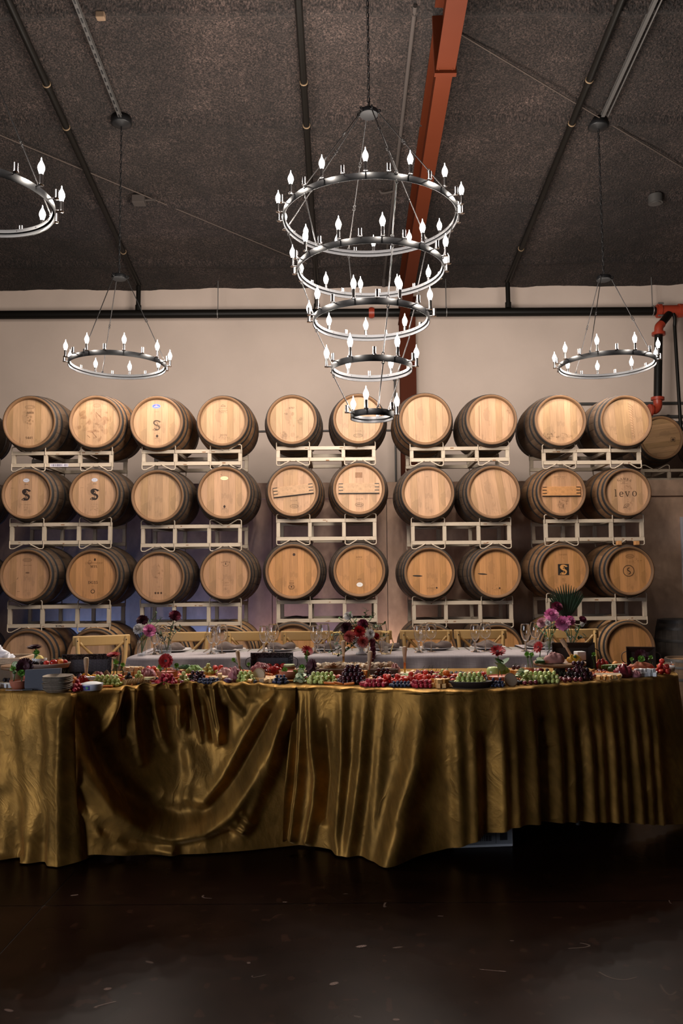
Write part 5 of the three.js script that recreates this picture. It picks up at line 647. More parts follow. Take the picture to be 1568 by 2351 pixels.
const FOODM = {
  grape: [phy([0.50, 0.56, 0.15], 0.28, { clearcoat: 0.4, clearcoatRoughness: 0.25 }), phy([0.57, 0.58, 0.20], 0.28, { clearcoat: 0.4, clearcoatRoughness: 0.25 }), phy([0.42, 0.52, 0.13], 0.28, { clearcoat: 0.4, clearcoatRoughness: 0.25 })],
  dark: [phy([0.05, 0.009, 0.017], 0.3, { clearcoat: 0.4 }), phy([0.028, 0.008, 0.018], 0.3, { clearcoat: 0.4 }), phy([0.075, 0.012, 0.02], 0.32, { clearcoat: 0.4 })],
  blue: [std([0.022, 0.028, 0.065], 0.5), std([0.03, 0.035, 0.085], 0.55)], rasp: [std([0.52, 0.018, 0.04], 0.45, { bumpMap: T.berry, bumpScale: 0.003 }), std([0.40, 0.012, 0.03], 0.45, { bumpMap: T.berry, bumpScale: 0.003 })],
  straw: [phy([0.62, 0.03, 0.016], 0.35, { clearcoat: 0.3 }), phy([0.50, 0.016, 0.014], 0.35, { clearcoat: 0.3 })], cheddar: [std([0.98, 0.46, 0.09], 0.5, { map: T.crumb }), std([0.98, 0.56, 0.19], 0.5, { map: T.crumb })], jack: [std([0.96, 0.72, 0.46], 0.5, { map: T.crumb }), std([0.98, 0.60, 0.26], 0.5, { map: T.crumb })], feta: [std([0.95, 0.93, 0.92], 0.6, { map: T.crumb }), std([0.88, 0.85, 0.83], 0.6, { map: T.crumb })],
  black: std([0.012, 0.008, 0.014], 0.4, { bumpMap: T.berry, bumpScale: 0.003 }), carrot: phy([0.70, 0.19, 0.025], 0.5), pepperRed: phy([0.40, 0.018, 0.012], 0.18, { clearcoat: 0.7 }), pepperYel: phy([0.75, 0.38, 0.03], 0.2, { clearcoat: 0.7 }), cuke: std([0.52, 0.58, 0.33], 0.5), cukeSkin: phy([0.03, 0.085, 0.022], 0.4), apple: phy([0.42, 0.5, 0.16], 0.25, { clearcoat: 0.5 }), salami: std([0.33, 0.05, 0.055], 0.6, { map: T.crumb }), salamiPale: std([0.5, 0.17, 0.19], 0.6, { map: T.crumb }), prosc: std([0.62, 0.28, 0.25], 0.55, { map: T.crumb }), cracker: std([0.48, 0.27, 0.09], 0.7, { map: T.crumb }), bread: std([0.66, 0.5, 0.34], 0.8, { map: T.crumb }), crust: std([0.34, 0.17, 0.07], 0.8, { map: T.crumb }), terra: std([0.42, 0.125, 0.065], 0.6), pinkDip: std([0.62, 0.26, 0.2], 0.6), papaya: std([0.62, 0.16, 0.09], 0.5), wood: std([0.27, 0.14, 0.065], 0.5, { map: T.grain }), woodPale: std([0.60, 0.42, 0.27], 0.6, { map: T.grain }), woodDark: std([0.035, 0.022, 0.017], 0.6, { map: T.grain }), bark: std([0.15, 0.10, 0.085], 0.95, { map: T.stave }), fig: phy([0.08, 0.02, 0.06], 0.5), plum: phy([0.16, 0.012, 0.02], 0.25, { clearcoat: 0.6 }), apricot: phy([0.72, 0.29, 0.055], 0.5), pan: std([0.17, 0.145, 0.15], 0.45, { metalness: 0.25, map: T.hammer, bumpMap: T.hammer, bumpScale: 0.0015 }), panIn: std([0.55, 0.55, 0.63], 0.45, { metalness: 0.05, map: T.hammer, bumpMap: T.hammer, bumpScale: 0.0015 }), slate: std([0.085, 0.085, 0.10], 0.8), plate: std([0.34, 0.27, 0.21], 0.75, { map: T.grain }), tub: phy([0.70, 0.70, 0.76], 0.35), honey: phy([0.85, 0.40, 0.10], 0.1, { transmission: 0.75, thickness: 0.05, attenuationColor: C(0.75, 0.25, 0.03), attenuationDistance: 0.03 }), butter: std([0.70, 0.58, 0.36], 0.5), leafy: std([0.17, 0.28, 0.05], 0.55, { side: 2 }), cane: std([0.30, 0.20, 0.12], 0.8, { map: T.weave }), bag: phy([0.78, 0.76, 0.82], 0.4, { transmission: 0.35, thickness: 0, side: 2 }),
};
const K = FOODM;
function bunch(label, n, px, b, w, l, kind, r = 0.0112, h = 0, group) {
  const o = thing(kind === 'grape' ? 'green_grapes' : 'dark_grapes', label, 'grapes', on(px, b, h), 0, group), geo = ball(r, 12, 9).scale(0.94, 1.1, 0.94), P = pack(Math.round(n * 1.25), w * 0.94, l * 0.66, r * 2.0, 0.8);
  P.forEach(([x, y, z], i) => { covered.push([o.position.x + x, o.position.z + z, r * 1.1]); const m = part('grape', geo, K[kind][i % 3], o); m.position.set(x, y, z); m.rotation.set(r5(-0.7, 0.7), 0, r5(-0.9, 0.9)); });
  const t = P[P.length - 1]; part('stem', [tube([[0, r, 0], [t[0] * 0.5, t[1] * 0.6, 0], [t[0], t[1] + r * 0.8, t[2]], [t[0] + 0.012, t[1] + r * 1.9, t[2]]], 0.0016, 10, 5), rod([0, t[1], 0], [w * 0.3, t[1] * 0.7, 0.005], 0.0012, 5)], M.vine, o);
}
const cube = (m, s = 0.019) => pm('cheese_cube', bx(s, s, s, 0, 0, 0, 0.0018), m);
const raspberry = (() => { const g = new THREE.SphereGeometry(0.0105, 14, 10), p = g.attributes.position; for (let i = 0; i < p.count; i++) { const a = Math.atan2(p.getZ(i), p.getX(i)), q = Math.acos(p.getY(i) / 0.0105), f = 1 + 0.09 * Math.sin(a * 7) * Math.sin(q * 7); p.setXYZ(i, p.getX(i) * f, p.getY(i) * f * 1.12, p.getZ(i) * f); } g.computeVertexNormals(); return pm('raspberry', g, K.rasp[0]); })();
const blackberry = pm('blackberry', raspberry.geometry, K.black), blueberry = pm('blueberry', [ball(0.0085, 12, 8).scale(1, 0.88, 1), new THREE.TorusGeometry(0.0028, 0.0012, 4, 8).rotateX(Math.PI / 2).translate(0, 0.0072, 0)], K.blue[0]);
const strawberry = (() => { const o = new THREE.Group(); o.name = 'strawberry'; o.add(pm('fruit', lathe(smooth([[0.0001, -0.018], [0.006, -0.014], [0.0135, 0], [0.0145, 0.008], [0.009, 0.014], [0.0001, 0.0145]], 12), 14), K.straw[0])); const l = []; for (let i = 0; i < 6; i++) l.push(place3(leafGeo(0.012, 0.005), -0.25, i * 1.05, [0, 0.0145, 0])); part('calyx', l, M.lime, o); return o; })();
const tomato = (() => { const o = new THREE.Group(); o.name = 'tomato'; o.add(pm('fruit', ball(0.019, 16, 12).scale(1, 0.9, 1), K.pepperRed)); const l = []; for (let i = 0; i < 5; i++) l.push(place3(leafGeo(0.012, 0.004), 0.1, i * 1.26, [0, 0.017, 0])); part('calyx', l, M.green, o); return o; })();
const cherry = (() => { const o = new THREE.Group(); o.name = 'cherry'; o.add(pm('fruit', ball(0.012, 14, 10).scale(1, 0.92, 1), K.plum)); part('stem', tube([[0, 0.009, 0], [0.004, 0.024, 0], [0.01, 0.038, 0.003]], 0.0009, 8, 5), M.vine, o); return o; })();
const slice = (() => { const o = new THREE.Group(); o.name = 'cucumber_slice'; part('flesh', new THREE.CylinderGeometry(0.0165, 0.0165, 0.0042, 20), K.cuke, o); part('rind', lathe([[0.0163, -0.0022], [0.0182, -0.0021], [0.0182, 0.0021], [0.0163, 0.0022]], 24), K.cukeSkin, o); return o; })();
const cracker = pm('cracker', new THREE.CylinderGeometry(0.021, 0.021, 0.0034, 18), K.cracker), pale = pm('cracker', new THREE.CylinderGeometry(0.021, 0.021, 0.004, 14), K.bread);
const carrot = pm('carrot_stick', new THREE.CapsuleGeometry(0.0062, 0.042, 3, 8).rotateZ(Math.PI / 2), K.carrot), apricot = pm('apricot', [ball(0.018, 16, 12), new THREE.TorusGeometry(0.003, 0.0015, 4, 8).rotateX(Math.PI / 2).translate(0, 0.0175, 0)], K.apricot);
function rows(proto, label, cat, n, a, bnd, lean, group) { for (let i = 0; i < n; i++) { const t = i / Math.max(1, n - 1), p = on(a[0] + (bnd[0] - a[0]) * t, a[1] + (bnd[1] - a[1]) * t, a[2]); const c = proto.clone(); c.name = numbered(proto.name); add(c, p); c.rotation.set(lean[0], lean[1], lean[2] ?? 0); tag(c, label, cat, group ?? label); } }
function bowl(name, label, px, b, r, h, mat, h0 = 0, fill) { const o = thing(name, label, 'bowl', on(px, b, h0)); part('bowl_body', lathe([[0.0001, 0], [r * 0.6, 0], [r * 0.85, h * 0.4], [r, h], [r * 0.95, h], [r * 0.8, h * 0.45], [r * 0.55, h * 0.12], [0.0001, h * 0.1]], 32), mat, o); if (fill) part('filling', lathe([[0.0001, h * 0.86], [r * 0.5, h * 0.9], [r * 0.93, h * 0.82], [r * 0.8, h * 0.5], [0.0001, h * 0.5]], 24), fill, o); return o; }
const gf = (label, px, b, h0, hp, kind, col, tilt, turn, s, dx = 0) => { const f = on(px, b, h0), d = -f[2]; return flower(label, 'flower', f, [f[0] + dx, Y5(hp, d), f[2]], kind, col, tilt, turn, s); };
function spreader(label, px, b, h0, tilt, turn, len = 0.085) { const o = thing('cheese_spreader', label, 'spreader', on(px, b, h0)); part('handle', lathe(smooth([[0.0001, 0.055], [0.006, 0.057], [0.0085, 0.08], [0.0125, 0.055 + len * 0.75], [0.011, 0.055 + len * 0.95], [0.0001, 0.055 + len]], 16), 14).scale(1, 1, 0.7), K.woodPale, o); part('blade', [bx(0.012, 0.058, 0.0015, 0, 0.028, 0), bx(0.006, 0.02, 0.003, 0, 0.055, 0)], M.gold, o); o.rotation.set(tilt, turn, 0, 'YXZ'); o.children.forEach(() => 0); return o; }
function roll(name, label, cat, px, b, h, mat, w, hgt, l, seed, ry = 0) { const g = new THREE.SphereGeometry(1, 30, 18), p = g.attributes.position; for (let i = 0; i < p.count; i++) { const x = p.getX(i), y = p.getY(i), z = p.getZ(i), f = 1 + 0.05 * Math.sin(x * 9 + seed + 4 * z + 3 * y) + 0.75 * (fbm(x * 0.3 + 3 + seed, z * 0.3 + y * 0.2 + 3, 11, 11, 3, 400) - 0.5); p.setXYZ(i, x * w, Math.max(0, (y + 0.55) * hgt * f * 0.62), z * l * f); } g.computeVertexNormals(); return single(name, label, cat, g, mat, on(px, b, h), ry); }

// ---- left end
{ const o = thing('rattan_basket', 'cane basket with a wooden rim at the left edge of the food table', 'basket', on(4, 0.42)), w = 0.34, d = 0.22, h = 0.1; for (const [a, b, c, e] of [[w, 0.006, 0, d / 2], [w, 0.006, 0, -d / 2]]) part('side', bx(a, h, b, c, h / 2, e), K.cane, o); for (const s of [-1, 1]) part('end', bx(0.006, h, d, s * w / 2, h / 2, 0), K.cane, o); part('bottom', bx(w, 0.006, d, 0, 0.003, 0), K.cane, o); part('rim', [bx(w + 0.02, 0.032, 0.016, 0, h + 0.004, d / 2, 0.004), bx(w + 0.02, 0.032, 0.016, 0, h + 0.004, -d / 2, 0.004), bx(0.016, 0.032, d, w / 2, h + 0.004, 0, 0.004), bx(0.016, 0.032, d, -w / 2, h + 0.004, 0, 0.004)], K.woodPale, o);
  const g = new THREE.SphereGeometry(1, 40, 28), p = g.attributes.position; for (let i = 0; i < p.count; i++) { const x = p.getX(i), y = p.getY(i), z = p.getZ(i), f = 1 + 0.5 * (fbm(x * 0.35 + 2, y * 0.35 + z * 0.3 + 2, 8, 8, 4, 500) - 0.5); p.setXYZ(i, x * 0.115 * f + (y > 0.6 ? -0.03 : 0), Math.max(0.0, (y + 1) * 0.085 * f + (y > 0.7 && x < 0 ? 0.03 : 0)), z * 0.08 * f); } g.computeVertexNormals();
  const B = on(-4, 0.42, 0.012); single('plastic_bag', 'crumpled white plastic bag sitting in the cane basket', 'bag', g, K.bag, B); }
pile(cube(K.feta[0], 0.021), 'white cheese cube in the heap before the cane basket', 'cheese', 26, 18, 0.12, 0.20, 0.12, 0.022, { mats: K.feta });
pile(cube(K.feta[0], 0.021), 'white cheese cube behind the left terracotta bowl', 'cheese', 6, 62, 0.24, 0.09, 0.05, 0.022, { mats: K.feta });
bowl('terracotta_bowl', 'small terracotta bowl at the left holding two green chrysanthemums', 60, 0.06, 0.046, 0.043, K.terra, 0, K.terra);
gf('dark green chrysanthemum over the left side of the left terracotta bowl', 47, 0.06, 0.034, 1533, 'mum', 'lime', 0.5, -0.5, 1.15); gf('pale green chrysanthemum over the right side of the left terracotta bowl', 64, 0.06, 0.034, 1541, 'mum', 'lime', 0.9, 0.3, 1.25);
slice.clone(); rows(slice, 'cucumber slice standing beside the dark gerbera at the left', 'cucumber', 2, [50, 0.16, 0.105], [54, 0.15, 0.105], [1.4, -0.3]); 
{ const o = thing('wooden_board', 'round wooden board raised behind the left dark gerbera', 'board', on(55, 0.24)); part('board', lathe([[0.0001, 0.078], [0.075, 0.078], [0.078, 0.084], [0.078, 0.096], [0.0001, 0.096]], 32), K.wood, o); part('foot', lathe([[0.0001, 0], [0.04, 0], [0.03, 0.04], [0.04, 0.078], [0.0001, 0.078]], 24), K.wood, o); }
gf('dark maroon gerbera facing forward above the left terracotta bowl', 72, 0.10, 0.0, 1524, 'gerbera', 'dark', 1.35, 0.25, 1.12);
{ const o = thing('slate_tray', 'tall grey stoneware tray standing on its edge behind the stacked plates', 'tray', on(114, 0.10)); const s = new THREE.Shape(); const w = 0.082, h = 0.098; s.moveTo(-w + 0.02, 0); s.lineTo(w - 0.02, 0); s.quadraticCurveTo(w, 0, w, 0.02); s.lineTo(w, h); s.lineTo(-w, h - 0.006); s.lineTo(-w, 0.02); s.quadraticCurveTo(-w, 0, -w + 0.02, 0); part('tray_body', new THREE.ExtrudeGeometry(s, { depth: 0.016, bevelEnabled: true, bevelSize: 0.003, bevelThickness: 0.003, bevelSegments: 2 }), K.slate, o); o.rotation.x = -0.06; }
{ const o = thing('serving_pedestal', 'brown stoneware dish raised behind the grey tray, filled with tomatoes', 'dish', on(128, 0.23)); part('dish', lathe([[0.0001, 0.092], [0.088, 0.092], [0.098, 0.114], [0.094, 0.115], [0.084, 0.1], [0.0001, 0.1]], 36), std([0.26, 0.17, 0.13], 0.7), o); part('foot', lathe([[0.0001, 0], [0.06, 0], [0.05, 0.05], [0.06, 0.092], [0.0001, 0.092]], 24), std([0.10, 0.08, 0.08], 0.7), o);
  for (const [dx, dz, m, l] of [[0.03, 0.035, 'pepperRed', 'large red tomato in the raised brown dish'], [0.058, 0.02, 'carrot', 'orange tomato in the raised brown dish'], [0.076, 0.012, 'pepperRed', 'small red tomato at the right of the raised brown dish'], [0.046, -0.005, 'pepperRed', 'red tomato at the back of the raised brown dish'], [-0.002, 0.045, 'straw', 'small orange-red tomato at the left of the raised brown dish']]) { const c = tomato.clone(); c.name = numbered('tomato'); const p = on(128, 0.23, 0.118); add(c, [p[0] + dx, p[1], p[2] + dz]); c.scale.setScalar(dx < 0 ? 0.72 : dx > 0.07 ? 0.8 : 1); c.children[0].material = m === 'straw' ? K.straw[0] : K[m]; tag(c, l, 'tomato'); }
  const r = on(104, 0.23, 0.101); { const q = thing('ramekin', 'white ramekin in the raised brown dish under the dark gerbera', 'dish', r); part('wall', lathe([[0.0001, 0], [0.034, 0], [0.036, 0.034], [0.033, 0.034], [0.031, 0.008], [0.0001, 0.008]], 28), M.china, q); part('dip', new THREE.CylinderGeometry(0.031, 0.031, 0.004, 24).translate(0, 0.026, 0), K.feta[0], q); }
  { const l = thing('lemon_wedge', 'lemon half resting on the white ramekin', 'lemon', [r[0] + 0.0, r[1] + 0.03, r[2]]); part('flesh', new THREE.SphereGeometry(0.019, 16, 10, 0, 6.3, 0, Math.PI / 2), std([0.75, 0.55, 0.14], 0.5), l); part('rind', lathe([[0.0185, 0], [0.0195, 0.001], [0.0195, -0.002], [0.0185, -0.002]], 20), K.pepperYel, l); }
  gf('dark maroon gerbera turned upward above the white ramekin', 92, 0.23, 0.13, 1484, 'gerbera', 'dark', 0.12, 0, 1.0); gf('green chrysanthemum beside the upturned maroon gerbera', 97, 0.22, 0.13, 1497, 'mum', 'lime', 0.5, 0.2, 1.2); pile(blackberry, 'blackberry at the front of the raised brown dish', 'blackberry', 5, 100, 0.16, 0.06, 0.02, 0.02, { h: 0.108 }); }
{ const S = thing('wooden_plate', 'topmost pale palm-leaf plate of the stack at the left front', 'plate', on(146, 0.055)); const sq = (r, y) => { const s = []; for (let i = 0; i <= 40; i++) { const a = i / 40 * 2 * Math.PI, c = Math.cos(a), q = Math.sin(a), k = 1 / Math.pow(Math.abs(c) ** 3.2 + Math.abs(q) ** 3.2, 1 / 3.2); s.push([c * k * r, q * k * r, y]); } return s; };
  const ringG = (L) => { const pos = [], idx = [], n = 41; L.forEach((r) => r.forEach(([x, z, y]) => pos.push(x, y, z))); for (let j = 0; j + 1 < L.length; j++) for (let i = 0; i + 1 < n; i++) { const a = j * n + i; idx.push(a, a + n, a + 1, a + 1, a + n, a + n + 1); } const g = new THREE.BufferGeometry(); g.setAttribute('position', new THREE.Float32BufferAttribute(pos, 3)); g.setAttribute('uv', new THREE.Float32BufferAttribute(pos.flatMap((_, i) => i % 3 === 0 ? [pos[i], pos[i + 2]] : []), 2)); g.setIndex(idx); g.computeVertexNormals(); return g; };
  const pg = ringG([sq(0.0005, 0.0), sq(0.044, 0.0), sq(0.062, 0.016), sq(0.064, 0.017), sq(0.063, 0.019), sq(0.046, 0.004), sq(0.0005, 0.004)]); K.plate.side = 2; part('plate_body', pg, K.plate, S); S.position.y += 0.0575;
  for (let i = 0; i < 7; i++) { const c = copyOf(S, 'palm-leaf plate within the stack at the left front, under the topmost one', [S.position.x + r5(-0.003, 0.003), TOP + 0.0015 + i * 0.008, S.position.z + r5(-0.003, 0.003)], r5(-0.08, 0.08), 'stacked palm-leaf plates'); } }
{ const o = thing('bread_knife', 'dark-handled knife lying under the grey tray at the left', 'knife', on(66, 0.015)); part('handle', bx(0.05, 0.008, 0.012, 0.03, 0.005, 0, 0.003), M.black, o); part('blade', bx(0.08, 0.0015, 0.016, -0.035, 0.004, 0), M.steel, o); }
pile(raspberry, 'red raspberry in the heap right of the stacked plates', 'raspberry', 22, 190, 0.05, 0.056, 0.09, 0.0205, { mats: K.rasp, spin: 1 });
{ const o = thing('dip_tub', 'white dip tub with a purple label at the left front of the food', 'tub', on(222, 0.045)); part('tub_body', lathe([[0.0001, 0], [0.05, 0], [0.053, 0.03], [0.051, 0.03], [0.048, 0.004], [0.0001, 0.004]], 36), K.tub, o); const g = new THREE.CylinderGeometry(0.0528, 0.0510, 0.02, 24, 1, true, -1.0, 1.15).translate(0, 0.014, 0); const cv = document.createElement('canvas'); cv.width = 128; cv.height = 48; const q = cv.getContext('2d'); q.fillStyle = '#3b2f86'; q.fillRect(0, 0, 128, 48); q.fillStyle = '#e8e6f2'; q.font = 'bold 17px sans-serif'; q.fillText('1 LB', 12, 20); q.fillText('GARLIC', 8, 40); q.fillStyle = '#3f8a4a'; q.beginPath(); q.arc(98, 24, 15, 0, 7); q.fill(); const t = new THREE.CanvasTexture(cv); t.colorSpace = THREE.SRGBColorSpace; part('tub_label', g, std([1, 1, 1], 0.4, { map: t }), o); const d = new THREE.SphereGeometry(0.048, 24, 10, 0, 6.3, 0, Math.PI / 2).scale(1, 0.28, 1).translate(0, 0.025, 0); part('dip', d, K.feta[0], o); }
pile(cube(K.feta[0], 0.02), 'white cheese cube behind the dip tub', 'cheese', 5, 222, 0.15, 0.09, 0.03, 0.021, { h: 0.03, mats: K.feta });
{ const o = bowl('wooden_dish', 'small pale dish with red strawberries beside the left pan', 170, 0.22, 0.032, 0.022, K.woodPale); pile(strawberry, 'strawberry in the small pale dish beside the left pan', 'strawberry', 4, 168, 0.22, 0.05, 0.04, 0.026, { h: 0.014, spin: 0.5 }); }
bowl('wooden_dish', 'dark wooden dish under the fruit left of the grey tray', 66, 0.26, 0.03, 0.02, K.wood);
function pan(label, px, b, w, h, mat, matIn, turn) { // shallow tray with flared sides, set on its long edge
  const o = thing('baking_pan', label, 'pan', on(px, b, 0.0), turn), D0 = 0.045, e = 0.03, pos = [], idx = [], ring = (a, c, z) => [[-a, c[0], z], [a, c[0], z], [a, c[1], z], [-a, c[1], z]], L = [ring(w / 2, [0, h], D0), ring(w / 2 - 0.004, [0.004, h - 0.004], D0), ring(w / 2 - e, [e * 0.9, h - e * 0.9], 0.004)], face = (A, B) => { for (let i = 0; i < 4; i++) { const j = (i + 1) % 4, n = pos.length / 3; pos.push(...A[i], ...A[j], ...B[j], ...B[i]); idx.push(n, n + 1, n + 2, n, n + 2, n + 3); } };
  const mk = (f) => { pos.length = idx.length = 0; f(); const g = new THREE.BufferGeometry(); g.setAttribute('position', new THREE.Float32BufferAttribute([...pos], 3)); g.setAttribute('uv', new THREE.Float32BufferAttribute(pos.flatMap((_, i) => i % 3 === 0 ? [pos[i], pos[i + 1]] : []), 2)); g.setIndex([...idx]); g.computeVertexNormals(); return g; };
  mat.side = 2; part('pan_side', mk(() => { face(L[0], L[1]); face(L[1], L[2]); face(ring(w / 2 - e * 0.9, [e * 0.8, h - e * 0.8], 0), L[0]); }), mat, o);
  part('pan_floor', bx(w - 2 * e, h - 1.8 * e, 0.004, 0, h / 2, 0.002), matIn, o);
  for (const s of [-1, 1]) part('handle', tube([[s * w / 2, h * 0.78, D0 - 0.004], [s * (w / 2 + 0.022), h * 0.66, D0 - 0.002], [s * (w / 2 + 0.022), h * 0.34, D0 - 0.002], [s * w / 2, h * 0.22, D0 - 0.004]], 0.0024, 14, 6), mat, o);
  o.rotation.order = 'YXZ'; o.rotation.x = -0.16; return o;
}
pan('dark hammered metal pan standing on its edge left of the red gerberas', 213, 0.56, 0.262, 0.118, K.pan, K.panIn, 0.1);
pan('dark hammered metal pan standing on its edge at the middle rear of the food', 626, 0.50, 0.235, 0.108, K.pan, K.panIn, 0.02);
pan('dark wooden tray standing on its edge behind the cake stand', 1300, 0.52, 0.235, 0.150, K.woodDark, K.woodDark, -0.06);
pan('dark tray standing on its edge at the far right before the barrel', 1452, 0.40, 0.155, 0.12, K.woodDark, K.woodDark, -0.25);
spreader('pale wooden spoon handle leaning right of the left pan', 210, 0.2, 0.0, -0.1, 0.5);
// fruit left of the first gerbera
{ const o = thing('pepper_ring', 'yellow pepper ring with a dark olive, right of the wooden spoon', 'pepper', on(226, 0.28, 0.024)); part('ring', new THREE.TorusGeometry(0.014, 0.0065, 8, 20), K.pepperYel, o); part('olive', ball(0.008, 10, 8), K.cukeSkin, o); }
roll('bell_pepper', 'glossy red pepper half left of the yellow pepper ring', 'pepper', 203, 0.17, 0.0, K.pepperRed, 0.034, 0.05, 0.02, 3); roll('bell_pepper', 'yellow pepper piece behind the glossy red pepper half', 'pepper', 208, 0.25, 0.0, K.pepperYel, 0.04, 0.05, 0.02, 5);
roll('bell_pepper', 'orange pepper piece left of the glossy red pepper half', 'pepper', 184, 0.2, 0.0, K.carrot, 0.022, 0.04, 0.02, 6); roll('salami_rose', 'folded dark salami by the left pan corner', 'salami', 238, 0.32, 0.0, K.salami, 0.03, 0.045, 0.025, 8);
for (const [p, b, l, m] of [[178, 0.36, 'brown potato-like mushroom left before the left pan', 'crust'], [196, 0.36, 'dark fig before the middle of the left pan', 'fig'], [230, 0.40, 'brown fig before the right of the left pan', 'crust'], [255, 0.42, 'round brown mushroom at the right end of the left pan', 'crust']]) single('fig', l, 'fig', lathe(smooth([[0.0001, 0], [0.016, 0.004], [0.022, 0.018], [0.012, 0.034], [0.003, 0.044], [0.0001, 0.045]], 14), 18), K[m], on(p, b));
pile(carrot, 'orange pepper strip behind the first green grapes', 'pepper', 9, 262, 0.26, 0.09, 0.05, 0.018, { spin: 0.3 });
bunch('large bunch of green grapes right of the dip tub', 46, 256, 0.10, 0.15, 0.11, 'grape'); bunch('small bunch of green grapes left behind the crackers', 14, 328, 0.16, 0.07, 0.07, 'grape');
pile(blackberry, 'blackberry in the heap between the first two grape bunches', 'blackberry', 14, 305, 0.17, 0.055, 0.07, 0.021, { spin: 1 });
rows(cracker, 'round brown cracker in the fanned row before the blackberries', 'cracker', 15, [293, 0.05, 0.014], [345, 0.075, 0.02], [0.35, 0.9, 0.9]);
pile(cube(K.jack[0], 0.024), 'orange cheese chunk behind the crackers and blackberries', 'cheese', 20, 318, 0.36, 0.13, 0.08, 0.025, { spin: 0.3, mats: K.jack, h: 0.012 });
gf('red gerbera seen from the side at the right end of the left pan', 270, 0.42, 0.0, 1502, 'gerbera', 'red', 0.2, 0.1, 0.98); gf('green chrysanthemum below the side-on red gerbera', 276, 0.38, 0.0, 1521, 'mum', 'lime', 0.3, -0.2, 1.2); gf('small green chrysanthemum right of the one below the red gerbera', 290, 0.38, 0.0, 1524, 'mum', 'lime', 0.8, 0.6, 0.9);
{ const o = thing('glass_jar', 'low glass jar behind the orange cheese chunks', 'jar', on(292, 0.52)); part('jar_wall', lathe([[0.0001, 0.002], [0.034, 0.002], [0.036, 0.01], [0.036, 0.05], [0.034, 0.052]], 26), M.glass, o); part('rim', new THREE.TorusGeometry(0.035, 0.002, 6, 26).rotateX(Math.PI / 2).translate(0, 0.052, 0), M.glass, o); }
single('apple_slice', 'pale apple wedge on the stacked salami slices', 'apple', [new THREE.CylinderGeometry(0.028, 0.028, 0.011, 20, 1, false, -1.6, 3.2)], std([0.66, 0.56, 0.26], 0.5), on(352, 0.07, 0.031), 0.1);
rows(pm('salami_slice', new THREE.CylinderGeometry(0.031, 0.031, 0.005, 22), K.salami), 'red salami slice in the flat stack under the apple wedge', 'salami', 4, [350, 0.07, 0.0035], [351, 0.07, 0.021], [0, 0.2]);
roll('salami_rose', 'folded pink salami left of the pink dip bowl', 'salami', 352, 0.24, 0.0, K.salamiPale, 0.034, 0.052, 0.03, 2); roll('salami_rose', 'folded pink salami behind the first salami fold left of the pink dip bowl', 'salami', 344, 0.3, 0.0, K.salami, 0.034, 0.05, 0.03, 4);
pile(strawberry, 'strawberry left of the forward-facing red gerbera', 'strawberry', 9, 356, 0.42, 0.09, 0.06, 0.029, { spin: 1.2 });
bowl('terracotta_bowl', 'terracotta bowl of pink dip below the forward-facing red gerbera', 391, 0.17, 0.056, 0.042, K.terra, 0.012, K.pinkDip);
pile(raspberry, 'red raspberry in the heap before the pink dip bowl', 'raspberry', 30, 391, 0.055, 0.115, 0.07, 0.0205, { mats: K.rasp, spin: 1 });
gf('red gerbera facing forward above the pink dip bowl', 388, 0.17, 0.048, 1514, 'gerbera', 'red', 1.35, 0, 1.02); gf('green chrysanthemum left of the forward-facing red gerbera', 375, 0.17, 0.048, 1531, 'mum', 'lime', 0.6, -0.3, 1.0); gf('green chrysanthemum right of the forward-facing red gerbera', 411, 0.19, 0.046, 1526, 'mum', 'lime', 0.9, 0.4, 0.95);
pile(cube(K.cheddar[0], 0.022), 'orange cheddar chunk behind the forward-facing red gerbera', 'cheese', 16, 384, 0.42, 0.1, 0.06, 0.023, { spin: 0.3, mats: K.cheddar });
pile(carrot, 'orange carrot stick in the heap behind the first dark grapes', 'carrot', 20, 428, 0.36, 0.12, 0.08, 0.017, { spin: 0.15 }); roll('pickle', 'green pickled pepper lying above the carrot sticks', 'pickle', 432, 0.46, 0.028, K.cukeSkin, 0.045, 0.022, 0.012, 3); roll('beet_slice', 'dark beet slice between cheddar and carrots', 'beet', 402, 0.3, 0.0, K.plum, 0.03, 0.045, 0.03, 6);
bunch('bunch of green grapes right of the pink dip bowl', 15, 428, 0.10, 0.065, 0.09, 'grape'); bunch('bunch of dark red grapes right of the pink dip bowl', 40, 458, 0.12, 0.12, 0.12, 'dark'); bunch('bunch of green grapes behind the first dark grapes', 24, 482, 0.34, 0.10, 0.08, 'grape', 0.0115, 0.012);
pile(blueberry, 'blueberry in the heap before the first dark grapes', 'blueberry', 34, 484, 0.05, 0.12, 0.07, 0.0172, { mats: K.blue, spin: 0.8 }); roll('lettuce_leaf', 'pale green lettuce behind the first dark grapes', 'lettuce', 452, 0.4, 0.0, K.leafy, 0.05, 0.05, 0.03, 9);
pile(raspberry, 'red raspberry in the rear heap left of the pale spoon', 'raspberry', 24, 520, 0.42, 0.13, 0.07, 0.021, { mats: K.rasp, spin: 1 }); pile(strawberry, 'strawberry in the rear heap left of the pale spoon', 'strawberry', 8, 505, 0.36, 0.09, 0.05, 0.029, { spin: 1.2, h: 0.006 });
pile(cube(K.jack[0], 0.024), 'pale orange cheese chunk right of the blueberries', 'cheese', 16, 511, 0.14, 0.10, 0.09, 0.025, { spin: 0.3, mats: K.jack }); roll('prosciutto', 'folded pink prosciutto behind the halved fig', 'prosciutto', 520, 0.24, 0.0, K.prosc, 0.05, 0.05, 0.03, 1); roll('salami_rose', 'folded purple-pink salami right of the halved fig', 'salami', 542, 0.12, 0.0, K.salamiPale, 0.032, 0.068, 0.04, 11, 0.4);
